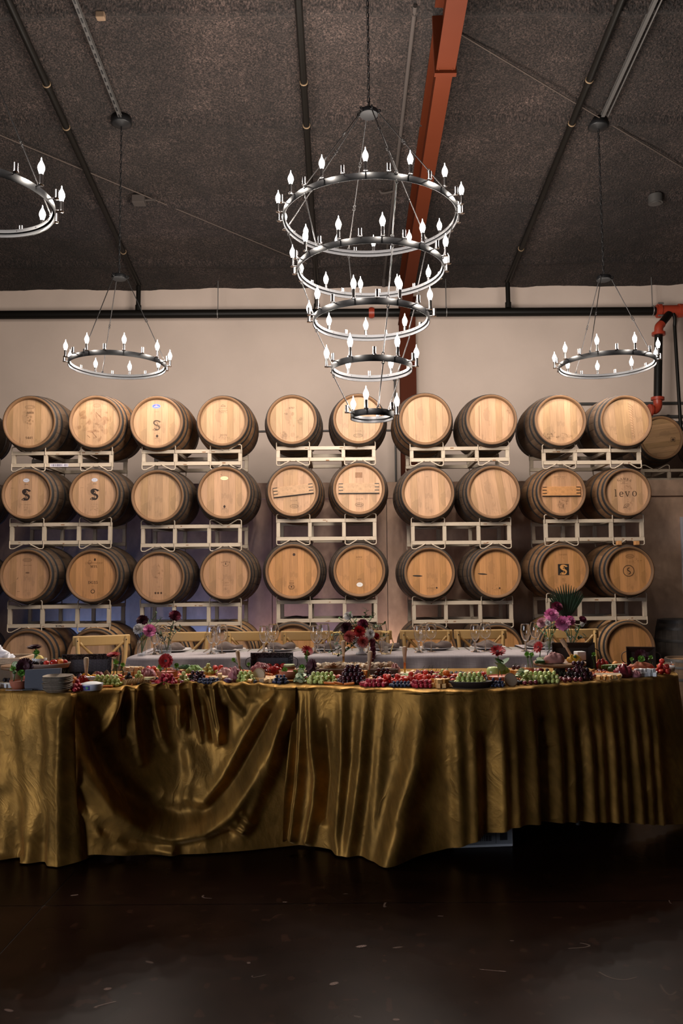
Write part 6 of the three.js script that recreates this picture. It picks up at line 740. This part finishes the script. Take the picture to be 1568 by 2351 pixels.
{ const o = thing('halved_fig', 'dark halved fig at the front between cheese and salami', 'fig', on(526, 0.04)); part('skin', ball(0.021, 16, 10).scale(1.1, 0.75, 0.9).translate(0, 0.014, 0), K.fig, o); part('stem_end', ball(0.006, 8, 6).translate(0.021, 0.018, 0), K.crust, o); }
spreader('pale wooden spoon leaning behind the second green grape bunch', 556, 0.34, 0.0, -0.2, 0.9); gf('green chrysanthemum bud on a thin leaning stem left of the middle pan', 565, 0.42, 0.0, 1514, 'mum', 'lime', 0.9, -0.4, 0.85, -0.06); gf('small green chrysanthemum at the left corner of the middle pan', 573, 0.46, 0.0, 1525, 'mum', 'lime', 0.6, 0.2, 0.8);
bunch('bunch of green grapes before the middle of the swagged cloth', 32, 566, 0.10, 0.125, 0.12, 'grape'); bunch('small green grapes left of the pale spoon', 10, 540, 0.30, 0.06, 0.05, 'grape', 0.0115, 0.008);
{ const o = thing('bread_slice', 'round bread slice leaning right of the middle green grapes', 'bread', on(596, 0.12, 0.0)); part('crumb', new THREE.CylinderGeometry(0.033, 0.033, 0.009, 26).rotateX(1.35).translate(0, 0.032, 0), K.bread, o); part('crust', new THREE.TorusGeometry(0.034, 0.0042, 6, 26).rotateX(1.35 - Math.PI / 2).translate(0, 0.032, 0), K.crust, o); o.rotation.y = -0.35; }
pile(cube(K.jack[1], 0.022), 'orange and white cheese chunk in the middle heap below the middle pan', 'cheese', 34, 620, 0.13, 0.16, 0.15, 0.0235, { spin: 0.3, mats: [...K.jack, K.cheddar[1]] });
pile(slice, 'cucumber slice left before the middle pan', 'cucumber', 7, 588, 0.28, 0.06, 0.05, 0.022, { spin: 0.5, lift: 0.012 }); pile(carrot, 'orange pepper stick left before the middle pan', 'pepper', 8, 576, 0.38, 0.06, 0.05, 0.017, { spin: 0.6 });
roll('dried_tomato', 'dark red dried tomato heap before the middle pan', 'tomato', 600, 0.40, 0.0, K.salami, 0.06, 0.06, 0.04, 7); pile(cherry, 'dark cherry in the heap before the middle pan', 'cherry', 14, 607, 0.28, 0.08, 0.06, 0.025, {}); roll('chili_pepper', 'shiny red pepper before the middle pan', 'pepper', 630, 0.35, 0.016, K.pepperRed, 0.045, 0.034, 0.02, 5); pile(tomato, 'red tomato heaped against the middle pan', 'tomato', 5, 635, 0.46, 0.12, 0.04, 0.042, { h: 0.02 }); pile(carrot, 'orange carrot stick below the shiny red pepper', 'carrot', 4, 622, 0.25, 0.06, 0.03, 0.017, {});
single('apple_slice', 'pale green apple slice at the right before the middle pan', 'apple', new THREE.CylinderGeometry(0.03, 0.03, 0.009, 22), K.cuke, on(664, 0.42, 0.05), 0); bowl('wooden_dish', 'dark dish under the pale green apple slice', 664, 0.42, 0.034, 0.045, K.wood);
bowl('terracotta_bowl', 'terracotta bowl holding three green chrysanthemums, right of the middle cheese heap', 664, 0.15, 0.054, 0.043, K.terra, 0.01, K.pinkDip);
gf('green chrysanthemum leftmost of three over the middle terracotta bowl', 655, 0.15, 0.046, 1540, 'mum', 'lime', 0.7, -0.3, 1.2); gf('green chrysanthemum between two others over the middle terracotta bowl', 677, 0.13, 0.046, 1546, 'mum', 'lime', 0.8, 0.1, 1.2); gf('green chrysanthemum rightmost and highest over the middle terracotta bowl', 692, 0.2, 0.042, 1534, 'mum', 'lime', 0.7, 0.3, 1.2);
pile(blueberry, 'blueberry in the heap below the middle terracotta bowl', 'blueberry', 26, 645, 0.05, 0.085, 0.06, 0.0172, { mats: K.blue, spin: 0.8 }); pile(slice, 'cucumber slice in the heap left of the front green grapes', 'cucumber', 15, 690, 0.09, 0.085, 0.1, 0.026, { spin: 0.9, lift: 0.016 });
rows(pm('bread_stick', bx(0.01, 0.009, 0.09, 0, 0, 0, 0.003), K.bread), 'thin bread stick leaning behind the green chrysanthemums', 'bread', 7, [672, 0.3, 0.035], [722, 0.34, 0.05], [0.25, -0.9]);
gf('red gerbera tilted left above the dark maroon one in the middle', 704, 0.34, 0.0, 1495, 'gerbera', 'red', 0.75, 0.5, 0.9); gf('green chrysanthemum just under the tilted red gerbera', 703, 0.33, 0.0, 1505, 'mum', 'lime', 0.5, 0.4, 1.2); gf('dark maroon gerbera at the left end of the bark-edged bread board', 716, 0.2, 0.0, 1529, 'gerbera', 'dark', 1.3, -0.75, 1.05);
bunch('bunch of green grapes left of the largest dark grapes', 44, 738, 0.09, 0.165, 0.12, 'grape'); bunch('largest bunch of dark grapes, in the middle of the front', 66, 806, 0.12, 0.17, 0.15, 'dark');
{ const o = thing('bark_board', 'long bark-edged wooden board carrying bread pieces in the middle', 'board', on(816, 0.42)), s = new THREE.Shape(); const R = mulberry(3); s.moveTo(-0.21, -0.06); for (let i = 1; i <= 12; i++) s.lineTo(-0.21 + i * 0.035, -0.06 + R() * 0.012); s.lineTo(0.21, 0.06); for (let i = 1; i <= 12; i++) s.lineTo(0.21 - i * 0.035, 0.06 - R() * 0.012); const g = new THREE.ExtrudeGeometry(s, { depth: 0.034, bevelEnabled: true, bevelSize: 0.004, bevelThickness: 0.003, bevelSegments: 1 }).rotateX(-Math.PI / 2).translate(0, 0.006, 0); part('board', g, K.bark, o); part('top_face', bx(0.4, 0.003, 0.095, 0, 0.045, 0), K.woodPale, o); }
{ const br = (() => { const g = new THREE.DodecahedronGeometry(0.021, 1), p = g.attributes.position; for (let i = 0; i < p.count; i++) { const f = 0.75 + 0.5 * hash(Math.round(p.getX(i) * 900), Math.round(p.getY(i) * 900), Math.round(p.getZ(i) * 900)); p.setXYZ(i, p.getX(i) * f * 1.1, p.getY(i) * f * 0.75, p.getZ(i) * f); } g.computeVertexNormals(); return pm('bread_piece', g, K.bread); })(); pile(br, 'torn pale bread piece on the bark-edged board', 'bread', 30, 810, 0.42, 0.40, 0.1, 0.032, { h: 0.042, spin: 0.8, mats: [K.bread, K.jack[0], K.bread, K.crust], lift: 0.012 }); }
spreader('pale spreader standing upright in the bread board by the centrepiece', 786, 0.44, 0.045, -0.05, 0.1); spreader('pale wooden spreader leaning before the bread board', 840, 0.24, 0.0, -0.35, -0.3, 0.1);
pile(strawberry, 'strawberry between the bread board and largest dark grapes', 'strawberry', 3, 811, 0.27, 0.06, 0.03, 0.034, { h: 0.03, spin: 0.6 }); pile(strawberry, 'strawberry piece above the green grapes in the middle', 'strawberry', 5, 762, 0.22, 0.09, 0.04, 0.028, { spin: 1.2 }); pile(cube(K.cheddar[0], 0.022), 'yellow cheese chunk below the leaning spreader', 'cheese', 9, 830, 0.26, 0.09, 0.04, 0.023, { spin: 0.3, mats: K.cheddar, h: 0.01 });
bunch('bunch of dark grapes right of the leaning spreader', 28, 874, 0.27, 0.12, 0.08, 'dark', 0.0112, 0.005);
pile(raspberry, 'red raspberry in the heap right of the largest dark grapes', 'raspberry', 34, 854, 0.06, 0.13, 0.1, 0.021, { mats: K.rasp, spin: 1 }); pile(strawberry, 'strawberry in the front heap left of the blueberries', 'strawberry', 16, 886, 0.12, 0.13, 0.1, 0.029, { spin: 1.2 }); pile(strawberry, 'strawberry in the middle heap behind the blueberries', 'strawberry', 14, 930, 0.22, 0.15, 0.07, 0.029, { spin: 1.2 });
pile(blueberry, 'blueberry in the heap left of the red raspberries at the front', 'blueberry', 34, 914, 0.05, 0.11, 0.08, 0.0172, { mats: K.blue, spin: 0.8 });
{ const o = thing('butter_dish', 'glass dish of butter with a spreader standing in it', 'dish', on(925, 0.44)); part('dish_wall', lathe([[0.0001, 0.002], [0.055, 0.002], [0.062, 0.026], [0.06, 0.027]], 30), M.glass, o); part('butter', new THREE.CylinderGeometry(0.05, 0.047, 0.016, 24).translate(0, 0.012, 0), K.butter, o); }
spreader('pale spreader standing in the glass butter dish', 923, 0.44, 0.018, -0.03, -0.1); roll('salami_rose', 'folded orange salmon slice at the left of the butter dish', 'salmon', 901, 0.44, 0.0, K.prosc, 0.03, 0.06, 0.03, 3); roll('salami_rose', 'pink salami fold at the right of the butter dish', 'salami', 952, 0.42, 0.0, K.salamiPale, 0.02, 0.035, 0.02, 13);
pile(carrot, 'small orange pepper cube below the butter dish', 'pepper', 6, 920, 0.32, 0.07, 0.04, 0.018, { spin: 0.6 }); roll('lettuce_leaf', 'green lettuce leaf below the butter dish', 'lettuce', 930, 0.3, 0.0, K.leafy, 0.05, 0.03, 0.03, 4);
pile(raspberry, 'red raspberry in the heap left of the cheddar cubes', 'raspberry', 44, 962, 0.07, 0.13, 0.13, 0.021, { mats: K.rasp, spin: 1 }); pile(strawberry, 'strawberry in the heap above the raspberries by the cheddar', 'strawberry', 10, 962, 0.22, 0.13, 0.06, 0.029, { spin: 1.2, h: 0.01 }); pile(cherry, 'dark cherry in the rear heap right of the butter dish', 'cherry', 16, 978, 0.36, 0.14, 0.07, 0.025, {}); pile(tomato, 'orange tomato left of the rear cherries', 'tomato', 2, 956, 0.34, 0.05, 0.03, 0.036, { mats: [K.carrot] });
pile(cube(K.cheddar[0], 0.021), 'orange cheddar cube in the heap left of the long wooden bowl', 'cheese', 40, 1002, 0.08, 0.13, 0.12, 0.0225, { mats: K.cheddar }); single('celery_piece', 'pale green celery piece among the cherries', 'celery', bx(0.022, 0.02, 0.02, 0, 0, 0, 0.004), K.cuke, on(990, 0.26, 0.03), 0.3);
pile(pm('plum', ball(0.017, 16, 12), K.plum), 'dark red plum behind the cheddar cubes', 'plum', 5, 1012, 0.22, 0.11, 0.05, 0.036, {}); bunch('small rear bunch of green grapes with an orange tomato', 16, 1012, 0.40, 0.09, 0.06, 'grape', 0.0115, 0.006); pile(tomato, 'orange cherry tomato on the small rear green grapes', 'tomato', 1, 1014, 0.33, 0.02, 0.02, 0.03, { mats: [K.carrot], h: 0.02 });
{ const o = thing('wooden_bowl', 'long dark wooden bowl under the green grapes at the right front', 'bowl', on(1070, 0.075)), s = []; part('bowl_body', lathe([[0.0001, 0], [0.09, 0], [0.105, 0.03], [0.1, 0.031], [0.086, 0.008], [0.0001, 0.008]], 40).scale(1, 1, 0.52), K.woodDark, o); part('foot_rim', lathe([[0.088, 0], [0.092, 0], [0.092, 0.003], [0.088, 0.003]], 40).scale(1, 1, 0.52), K.woodDark, o); }
bunch('bunch of green grapes heaped in the long dark wooden bowl', 44, 1068, 0.08, 0.19, 0.08, 'grape', 0.0112, 0.012); pile(carrot, 'orange carrot stick behind the long wooden bowl', 'carrot', 10, 1050, 0.28, 0.12, 0.05, 0.017, { spin: 0.5 }); pile(strawberry, 'red strawberry behind the long wooden bowl', 'strawberry', 6, 1034, 0.34, 0.1, 0.04, 0.03, { spin: 1.2 });
pile(apricot, 'orange apricot left of the green apple', 'apricot', 2, 1089, 0.34, 0.04, 0.03, 0.037, { h: 0.006 }); single('green_apple', 'large pale green apple behind the right red gerbera', 'apple', lathe(smooth([[0.0001, 0.006], [0.012, 0.0], [0.03, 0.012], [0.036, 0.036], [0.028, 0.058], [0.012, 0.062], [0.0001, 0.054]], 20), 24), K.apple, on(1121, 0.34)); roll('lettuce_leaf', 'green lettuce behind the pale green apple', 'lettuce', 1140, 0.4, 0, K.leafy, 0.04, 0.06, 0.03, 3); pile(cherry, 'dark cherry beside the orange apricots', 'cherry', 6, 1075, 0.32, 0.06, 0.05, 0.025, {});
bowl('papaya_half', 'hollowed orange papaya half holding the tall red gerbera', 1134, 0.17, 0.062, 0.03, K.papaya, 0.006, K.pinkDip); gf('red gerbera on a tall stem above the papaya half', 1132, 0.17, 0.03, 1500, 'gerbera', 'red', 0.55, -0.2, 1.08); sprig('gerbera_leaf', 'round green leaf on the tall red gerbera stem', 'leaf', on(1140, 0.17, 0.03), [[0.0, 0.055, 0.01, 3], [0.008, 0.07, 0, 3]], 0.05, 0.045, M.green);
single('apple_slice', 'pale apple wedge before the papaya half', 'apple', new THREE.CylinderGeometry(0.032, 0.032, 0.012, 22, 1, false, -1.6, 3.2), std([0.60, 0.52, 0.24], 0.5), on(1133, 0.085, 0.012), 0.1); pile(blueberry, 'blueberry in the heap before the pale apple wedge', 'blueberry', 22, 1128, 0.045, 0.09, 0.05, 0.0172, { mats: K.blue, spin: 0.8 });
{ const o = thing('bread_slice', 'pale round bread slice leaning left of the right green grapes', 'bread', on(1160, 0.05)); part('crumb', new THREE.CylinderGeometry(0.03, 0.03, 0.009, 26).rotateX(1.2).translate(0, 0.028, 0), K.bread, o); part('crust', new THREE.TorusGeometry(0.031, 0.004, 6, 26).rotateX(1.2 - Math.PI / 2).translate(0, 0.028, 0), K.crust, o); o.rotation.y = 0.3; }
pile(carrot, 'orange carrot stick in the heap right of the papaya half', 'carrot', 18, 1164, 0.28, 0.12, 0.07, 0.017, { spin: 0.3 }); bunch('small rear bunch of dark grapes left of the honey jar', 24, 1172, 0.46, 0.10, 0.06, 'dark', 0.0112, 0.01);
pile(slice, 'cucumber slice in the heap above the right green grapes', 'cucumber', 10, 1186, 0.20, 0.1, 0.06, 0.027, { spin: 0.9, lift: 0.016, h: 0.01 });
{ const o = thing('honey_jar', 'glass jar of amber honey behind the cucumber slices', 'jar', on(1198, 0.38)); part('jar_wall', lathe([[0.0001, 0.001], [0.03, 0.001], [0.033, 0.006], [0.033, 0.05], [0.031, 0.056], [0.031, 0.062]], 26), M.glass, o); part('honey', lathe([[0.0001, 0.004], [0.0305, 0.005], [0.0315, 0.009], [0.0315, 0.044], [0.0001, 0.044]], 24), K.honey, o); }
bunch('large bunch of green grapes at the right front', 74, 1226, 0.09, 0.225, 0.12, 'grape'); single('celery_piece', 'pale green melon wedge above the right green grapes', 'melon', [new THREE.CylinderGeometry(0.032, 0.032, 0.014, 20, 1, false, 0.6, 1.5).rotateX(1.0)], K.cuke, on(1214, 0.22, 0.03), 0.4);
pile(carrot, 'orange carrot stick in the heap before the cake stand', 'carrot', 20, 1240, 0.30, 0.13, 0.07, 0.017, { spin: 0.3 }); single('plum', 'round dark plum right of the honey jar', 'plum', [ball(0.022, 16, 12), rod([0, 0.02, 0], [0.003, 0.03, 0], 0.001, 5)], K.plum, on(1225, 0.32, 0.024));
// cake stand and what is on it
const cakeTop = 0.072;
{ const o = thing('cake_stand', 'round wooden cake stand carrying ham and white cheese at the right', 'stand', on(1270, 0.34)); part('plate', lathe([[0.0001, cakeTop - 0.022], [0.12, cakeTop - 0.022], [0.135, cakeTop - 0.014], [0.135, cakeTop], [0.0001, cakeTop]], 44), K.wood, o); part('pedestal', lathe([[0.0001, 0], [0.055, 0], [0.03, 0.02], [0.028, 0.036], [0.05, cakeTop - 0.022], [0.0001, cakeTop - 0.022]], 28), K.woodDark, o);
  roll('prosciutto', 'folded pink ham on the wooden cake stand', 'ham', 1258, 0.27, cakeTop + 0.001, K.prosc, 0.055, 0.05, 0.026, 6); single('cheese_block', 'white cheese block on the wooden cake stand', 'cheese', bx(0.05, 0.045, 0.045, 0, 0.0225, 0, 0.003), K.feta[0], on(1316, 0.36, cakeTop + 0.001), 0.2); roll('bell_pepper', 'yellow pepper with a dark olive on the cake stand', 'pepper', 1303, 0.26, cakeTop + 0.001, K.pepperYel, 0.04, 0.036, 0.02, 2); single('olive', 'dark olive on the yellow pepper at the cake stand', 'olive', [ball(0.009, 12, 8), new THREE.TorusGeometry(0.004, 0.0018, 5, 10)], K.cukeSkin, on(1305, 0.235, cakeTop + 0.032));
  rows(slice, 'cucumber slice overlapping others on the left of the cake stand', 'cucumber', 4, [1226, 0.3, cakeTop + 0.018], [1244, 0.32, cakeTop + 0.026], [0.7, 0.3]); rows(pm('pepper_strip', new THREE.CapsuleGeometry(0.009, 0.04, 3, 8).rotateZ(Math.PI / 2), K.cukeSkin), 'dark green cucumber piece under the slices on the cake stand', 'cucumber', 3, [1226, 0.26, cakeTop + 0.011], [1234, 0.32, cakeTop + 0.011], [0, 0.3]);
  gf('red gerbera facing left at the left of the cake stand', 1225, 0.36, cakeTop, 1490, 'gerbera', 'red', 1.2, -1.0, 0.85); const w = thing('wooden_server', 'pale wooden server leaning over the cake stand', 'server', on(1300, 0.30, cakeTop + 0.018)); part('handle', tube([[0, 0.0, 0], [-0.022, 0.038, 0], [-0.04, 0.072, 0]], 0.0075, 12, 8), K.woodPale, w); part('blade', tube([[-0.034, 0.062, 0], [-0.05, 0.09, 0], [-0.056, 0.1, 0]], 0.013, 10, 10).scale(1, 1, 0.5), K.woodPale, w); pile(cube(K.cheddar[0], 0.02), 'orange cheese cube behind the ham on the cake stand', 'cheese', 4, 1248, 0.4, 0.08, 0.02, 0.022, { h: cakeTop, mats: K.cheddar }); }
gf('green chrysanthemum left of the cake stand', 1198, 0.5, 0.0, 1508, 'mum', 'lime', 0.7, -0.3, 1.1); gf('green chrysanthemum nearer the cake stand rim', 1207, 0.47, 0.0, 1509, 'mum', 'lime', 0.7, 0.3, 1.0); gf('small green chrysanthemum right of the cake stand', 1346, 0.4, 0.0, 1509, 'mum', 'lime', 0.7, 0.3, 0.9);
bunch('bunch of dark grapes below the right of the cake stand', 56, 1312, 0.12, 0.16, 0.14, 'dark'); rows(pale, 'pale round cracker fanned out right of the right dark grapes', 'cracker', 13, [1352, 0.12, 0.012], [1400, 0.06, 0.006], [0.3, 0.5, 0.55]);
pile(carrot, 'orange carrot stick in the heap at the right, below the red pepper', 'carrot', 30, 1362, 0.24, 0.15, 0.09, 0.017, { spin: 0.3 }); pile(cube(K.bread, 0.02), 'pale cheese cube behind the right dark grapes', 'cheese', 12, 1318, 0.3, 0.12, 0.04, 0.022, { mats: K.jack }); roll('bell_pepper', 'red bell pepper at the right behind the celery', 'pepper', 1365, 0.42, 0.01, K.pepperRed, 0.04, 0.05, 0.03, 4);
rows(pm('celery_stick', bx(0.056, 0.022, 0.012, 0, 0, 0, 0.005), K.leafy), 'green celery stick in the stack before the red bell pepper', 'celery', 3, [1374, 0.34, 0.03], [1378, 0.36, 0.04], [0.2, 0.15]); pile(apricot, 'orange apricot right of the celery sticks', 'apricot', 2, 1396, 0.34, 0.04, 0.03, 0.037, { h: 0.022 });
roll('zucchini', 'dark green zucchini pieces left of the white cheese curds', 'zucchini', 1394, 0.26, 0.012, K.cukeSkin, 0.04, 0.034, 0.02, 8); single('celery_piece', 'pale green endive leaf on the zucchini pieces', 'endive', leafGeo(0.09, 0.03).rotateY(1.2), K.cuke, on(1380, 0.24, 0.05)); roll('beet_heap', 'deep red shredded beet heap left of the white cheese curds', 'beet', 1412, 0.10, 0.0, K.plum, 0.05, 0.06, 0.04, 5); roll('salami_rose', 'pink salami fold below the white cheese curds', 'salami', 1440, 0.06, 0.0, K.salamiPale, 0.028, 0.03, 0.02, 6);
pile(cube(K.feta[1], 0.021), 'white cheese curd in the heap at the right end', 'cheese', 34, 1456, 0.10, 0.15, 0.1, 0.0222, { mats: K.feta }); roll('terracotta_tray', 'flat orange sweet potato slab behind the white cheese curds', 'tray', 1452, 0.22, 0.02, K.terra, 0.07, 0.035, 0.03, 1); pile(carrot, 'orange carrot piece left of the far right maroon gerbera', 'carrot', 10, 1424, 0.22, 0.07, 0.05, 0.017, { spin: 0.6, h: 0.012 });
gf('dark maroon gerbera before the far right tray', 1452, 0.26, 0.03, 1512, 'gerbera', 'dark', 1.3, 0, 1.05); gf('green chrysanthemum leftmost of three by the far right maroon gerbera', 1432, 0.25, 0.03, 1520, 'mum', 'lime', 0.7, -0.3, 0.8); gf('green chrysanthemum in front of the far right maroon gerbera', 1452, 0.22, 0.03, 1520, 'mum', 'lime', 0.9, 0, 1.35); gf('green chrysanthemum rightmost of three by the far right maroon gerbera', 1473, 0.25, 0.03, 1517, 'mum', 'lime', 0.7, 0.4, 0.9);
pile(strawberry, 'dark red strawberry at the far right end of the food', 'strawberry', 14, 1500, 0.10, 0.12, 0.08, 0.031, { spin: 1.2, mats: [K.straw[1]] }); { const o = thing('glass_cup', 'small clear cup at the far right end of the food', 'cup', on(1518, 0.2)); part('cup_wall', lathe([[0.0001, 0.002], [0.022, 0.002], [0.026, 0.05], [0.0265, 0.051]], 22), M.glass, o); part('dip', lathe([[0.0001, 0.004], [0.021, 0.004], [0.0235, 0.03], [0.0001, 0.03]], 20), K.feta[1], o); }
// crumbs of greens and small fruit that fill the gaps at the back
pile(strawberry, 'strawberry in the rear heap behind the right grapes and carrots', 'strawberry', 10, 1290, 0.42, 0.06, 0.05, 0.03, { spin: 1.2 }); pile(slice, 'cucumber slice in the rear heap left of the rear cherries', 'cucumber', 6, 944, 0.3, 0.05, 0.04, 0.027, { spin: 0.9, lift: 0.016 }); pile(cube(K.cheddar[0], 0.02), 'orange cheese cube in the heap behind the green grapes in the wooden bowl', 'cheese', 20, 1064, 0.38, 0.14, 0.06, 0.0215, { mats: K.cheddar }); pile(cube(K.cheddar[1], 0.02), 'orange cheese cube in the rear heap above the carrot sticks at right', 'cheese', 18, 1176, 0.36, 0.1, 0.05, 0.0215, { mats: K.cheddar });

{ // small things in the gaps, so that the food covers the table as it does in the photograph
  scene.updateMatrixWorld(true); const box = new THREE.Box3();
  for (const o of scene.children) { const c = o.userData.category; if (!c || !o.position || o.position.z > -3.6 || o.position.z < -4.75 || o.position.y < 0.7 || /tablecloth|table|chandelier/.test(c)) continue; if (o.isGroup || /fold|rose|prosc|pepper|lettuce|heap|apple|block|fig|zucchini|bag|tray/.test(o.name)) { box.setFromObject(o); if (/flower|spreader|server|foliage|leaf/.test(c)) covered.push([o.position.x, o.position.z, 0.006]); else if (box.max.x - box.min.x < 0.5 && !/grapes/.test(c)) { const a = (box.max.x - box.min.x) / 2, b = (box.max.z - box.min.z) / 2, n = Math.ceil(Math.max(a, b) / 0.02); for (let i = -n; i <= n; i++) for (let k = -n; k <= n; k++) if ((i * i + k * k) <= n * n) covered.push([(box.min.x + box.max.x) / 2 + a * i / n, (box.min.z + box.max.z) / 2 + b * k / n, 0.012]); } } }
  const kinds = [[strawberry, 'strawberry', 'red strawberry', 0.013, K.straw, 1.2], [cube(K.cheddar[0], 0.02), 'cheese', 'orange cheese cube', 0.013, K.cheddar, 0.25], [carrot, 'carrot', 'orange carrot stick', 0.012, null, 0.2], [raspberry, 'raspberry', 'red raspberry', 0.0105, K.rasp, 1], [cherry, 'cherry', 'dark cherry', 0.0125, null, 0.1], [blackberry, 'blackberry', 'blackberry', 0.0105, null, 1]];
  const near = [[200, 'left of the first green grapes'], [330, 'around the crackers'], [460, 'around the pink dip bowl'], [560, 'around the first dark grapes'], [700, 'below the middle pan'], [830, 'around the bread board'], [960, 'below the butter dish'], [1060, 'around the cheddar cubes'], [1180, 'around the papaya half'], [1300, 'around the cake stand'], [1420, 'right of the cake stand'], [1600, 'around the white curds']];
  for (let b = 0.05; b < 0.56; b += 0.019) for (let px = 20 + 7 * (Math.round(b * 53) % 2); px < 1520; px += 11) {
    const [x, y, z] = on(px + r5(-2, 2), b + r5(-0.004, 0.004)), band = near.find((n) => px < n[0])[1], v = Math.floor(hash(Math.round(px / 55), Math.round(b * 11), 77) * 5.999), [p, cat, what, r, mats, spin] = kinds[v];
    if (z < -4.62 || px < 150 && b < 0.3 && b > 0.0 || covered.some(([cx, cz, cr]) => (cx - x) ** 2 + (cz - z) ** 2 < (cr + r) ** 2)) continue;
    const c = p.clone(); c.name = numbered(p.name); add(c, [x, y + r * (v === 2 ? 0.6 : 0.8), z]); c.rotation.set(r5(-1, 1) * spin, r5(0, 6.3), r5(-1, 1) * spin); if (v === 2) c.rotation.y = r5(-0.4, 0.4); if (mats) c.traverse((m) => { if (m.isMesh && m.userData.tint) m.material = mats[Math.floor(r5(0, 1.999))]; }); const l = what + ' lying loose between the larger heaps, ' + band; tag(c, l, cat, l); covered.push([x, z, r]); if (v === 2) covered.push([x - 0.018, z, r], [x + 0.018, z, r]);
  }
}

scene.traverse((o) => { if (o.isMesh) { o.castShadow = o.name !== 'bulb'; o.receiveShadow = true; delete o.userData.tint; } });
renderer.render(scene, camera);
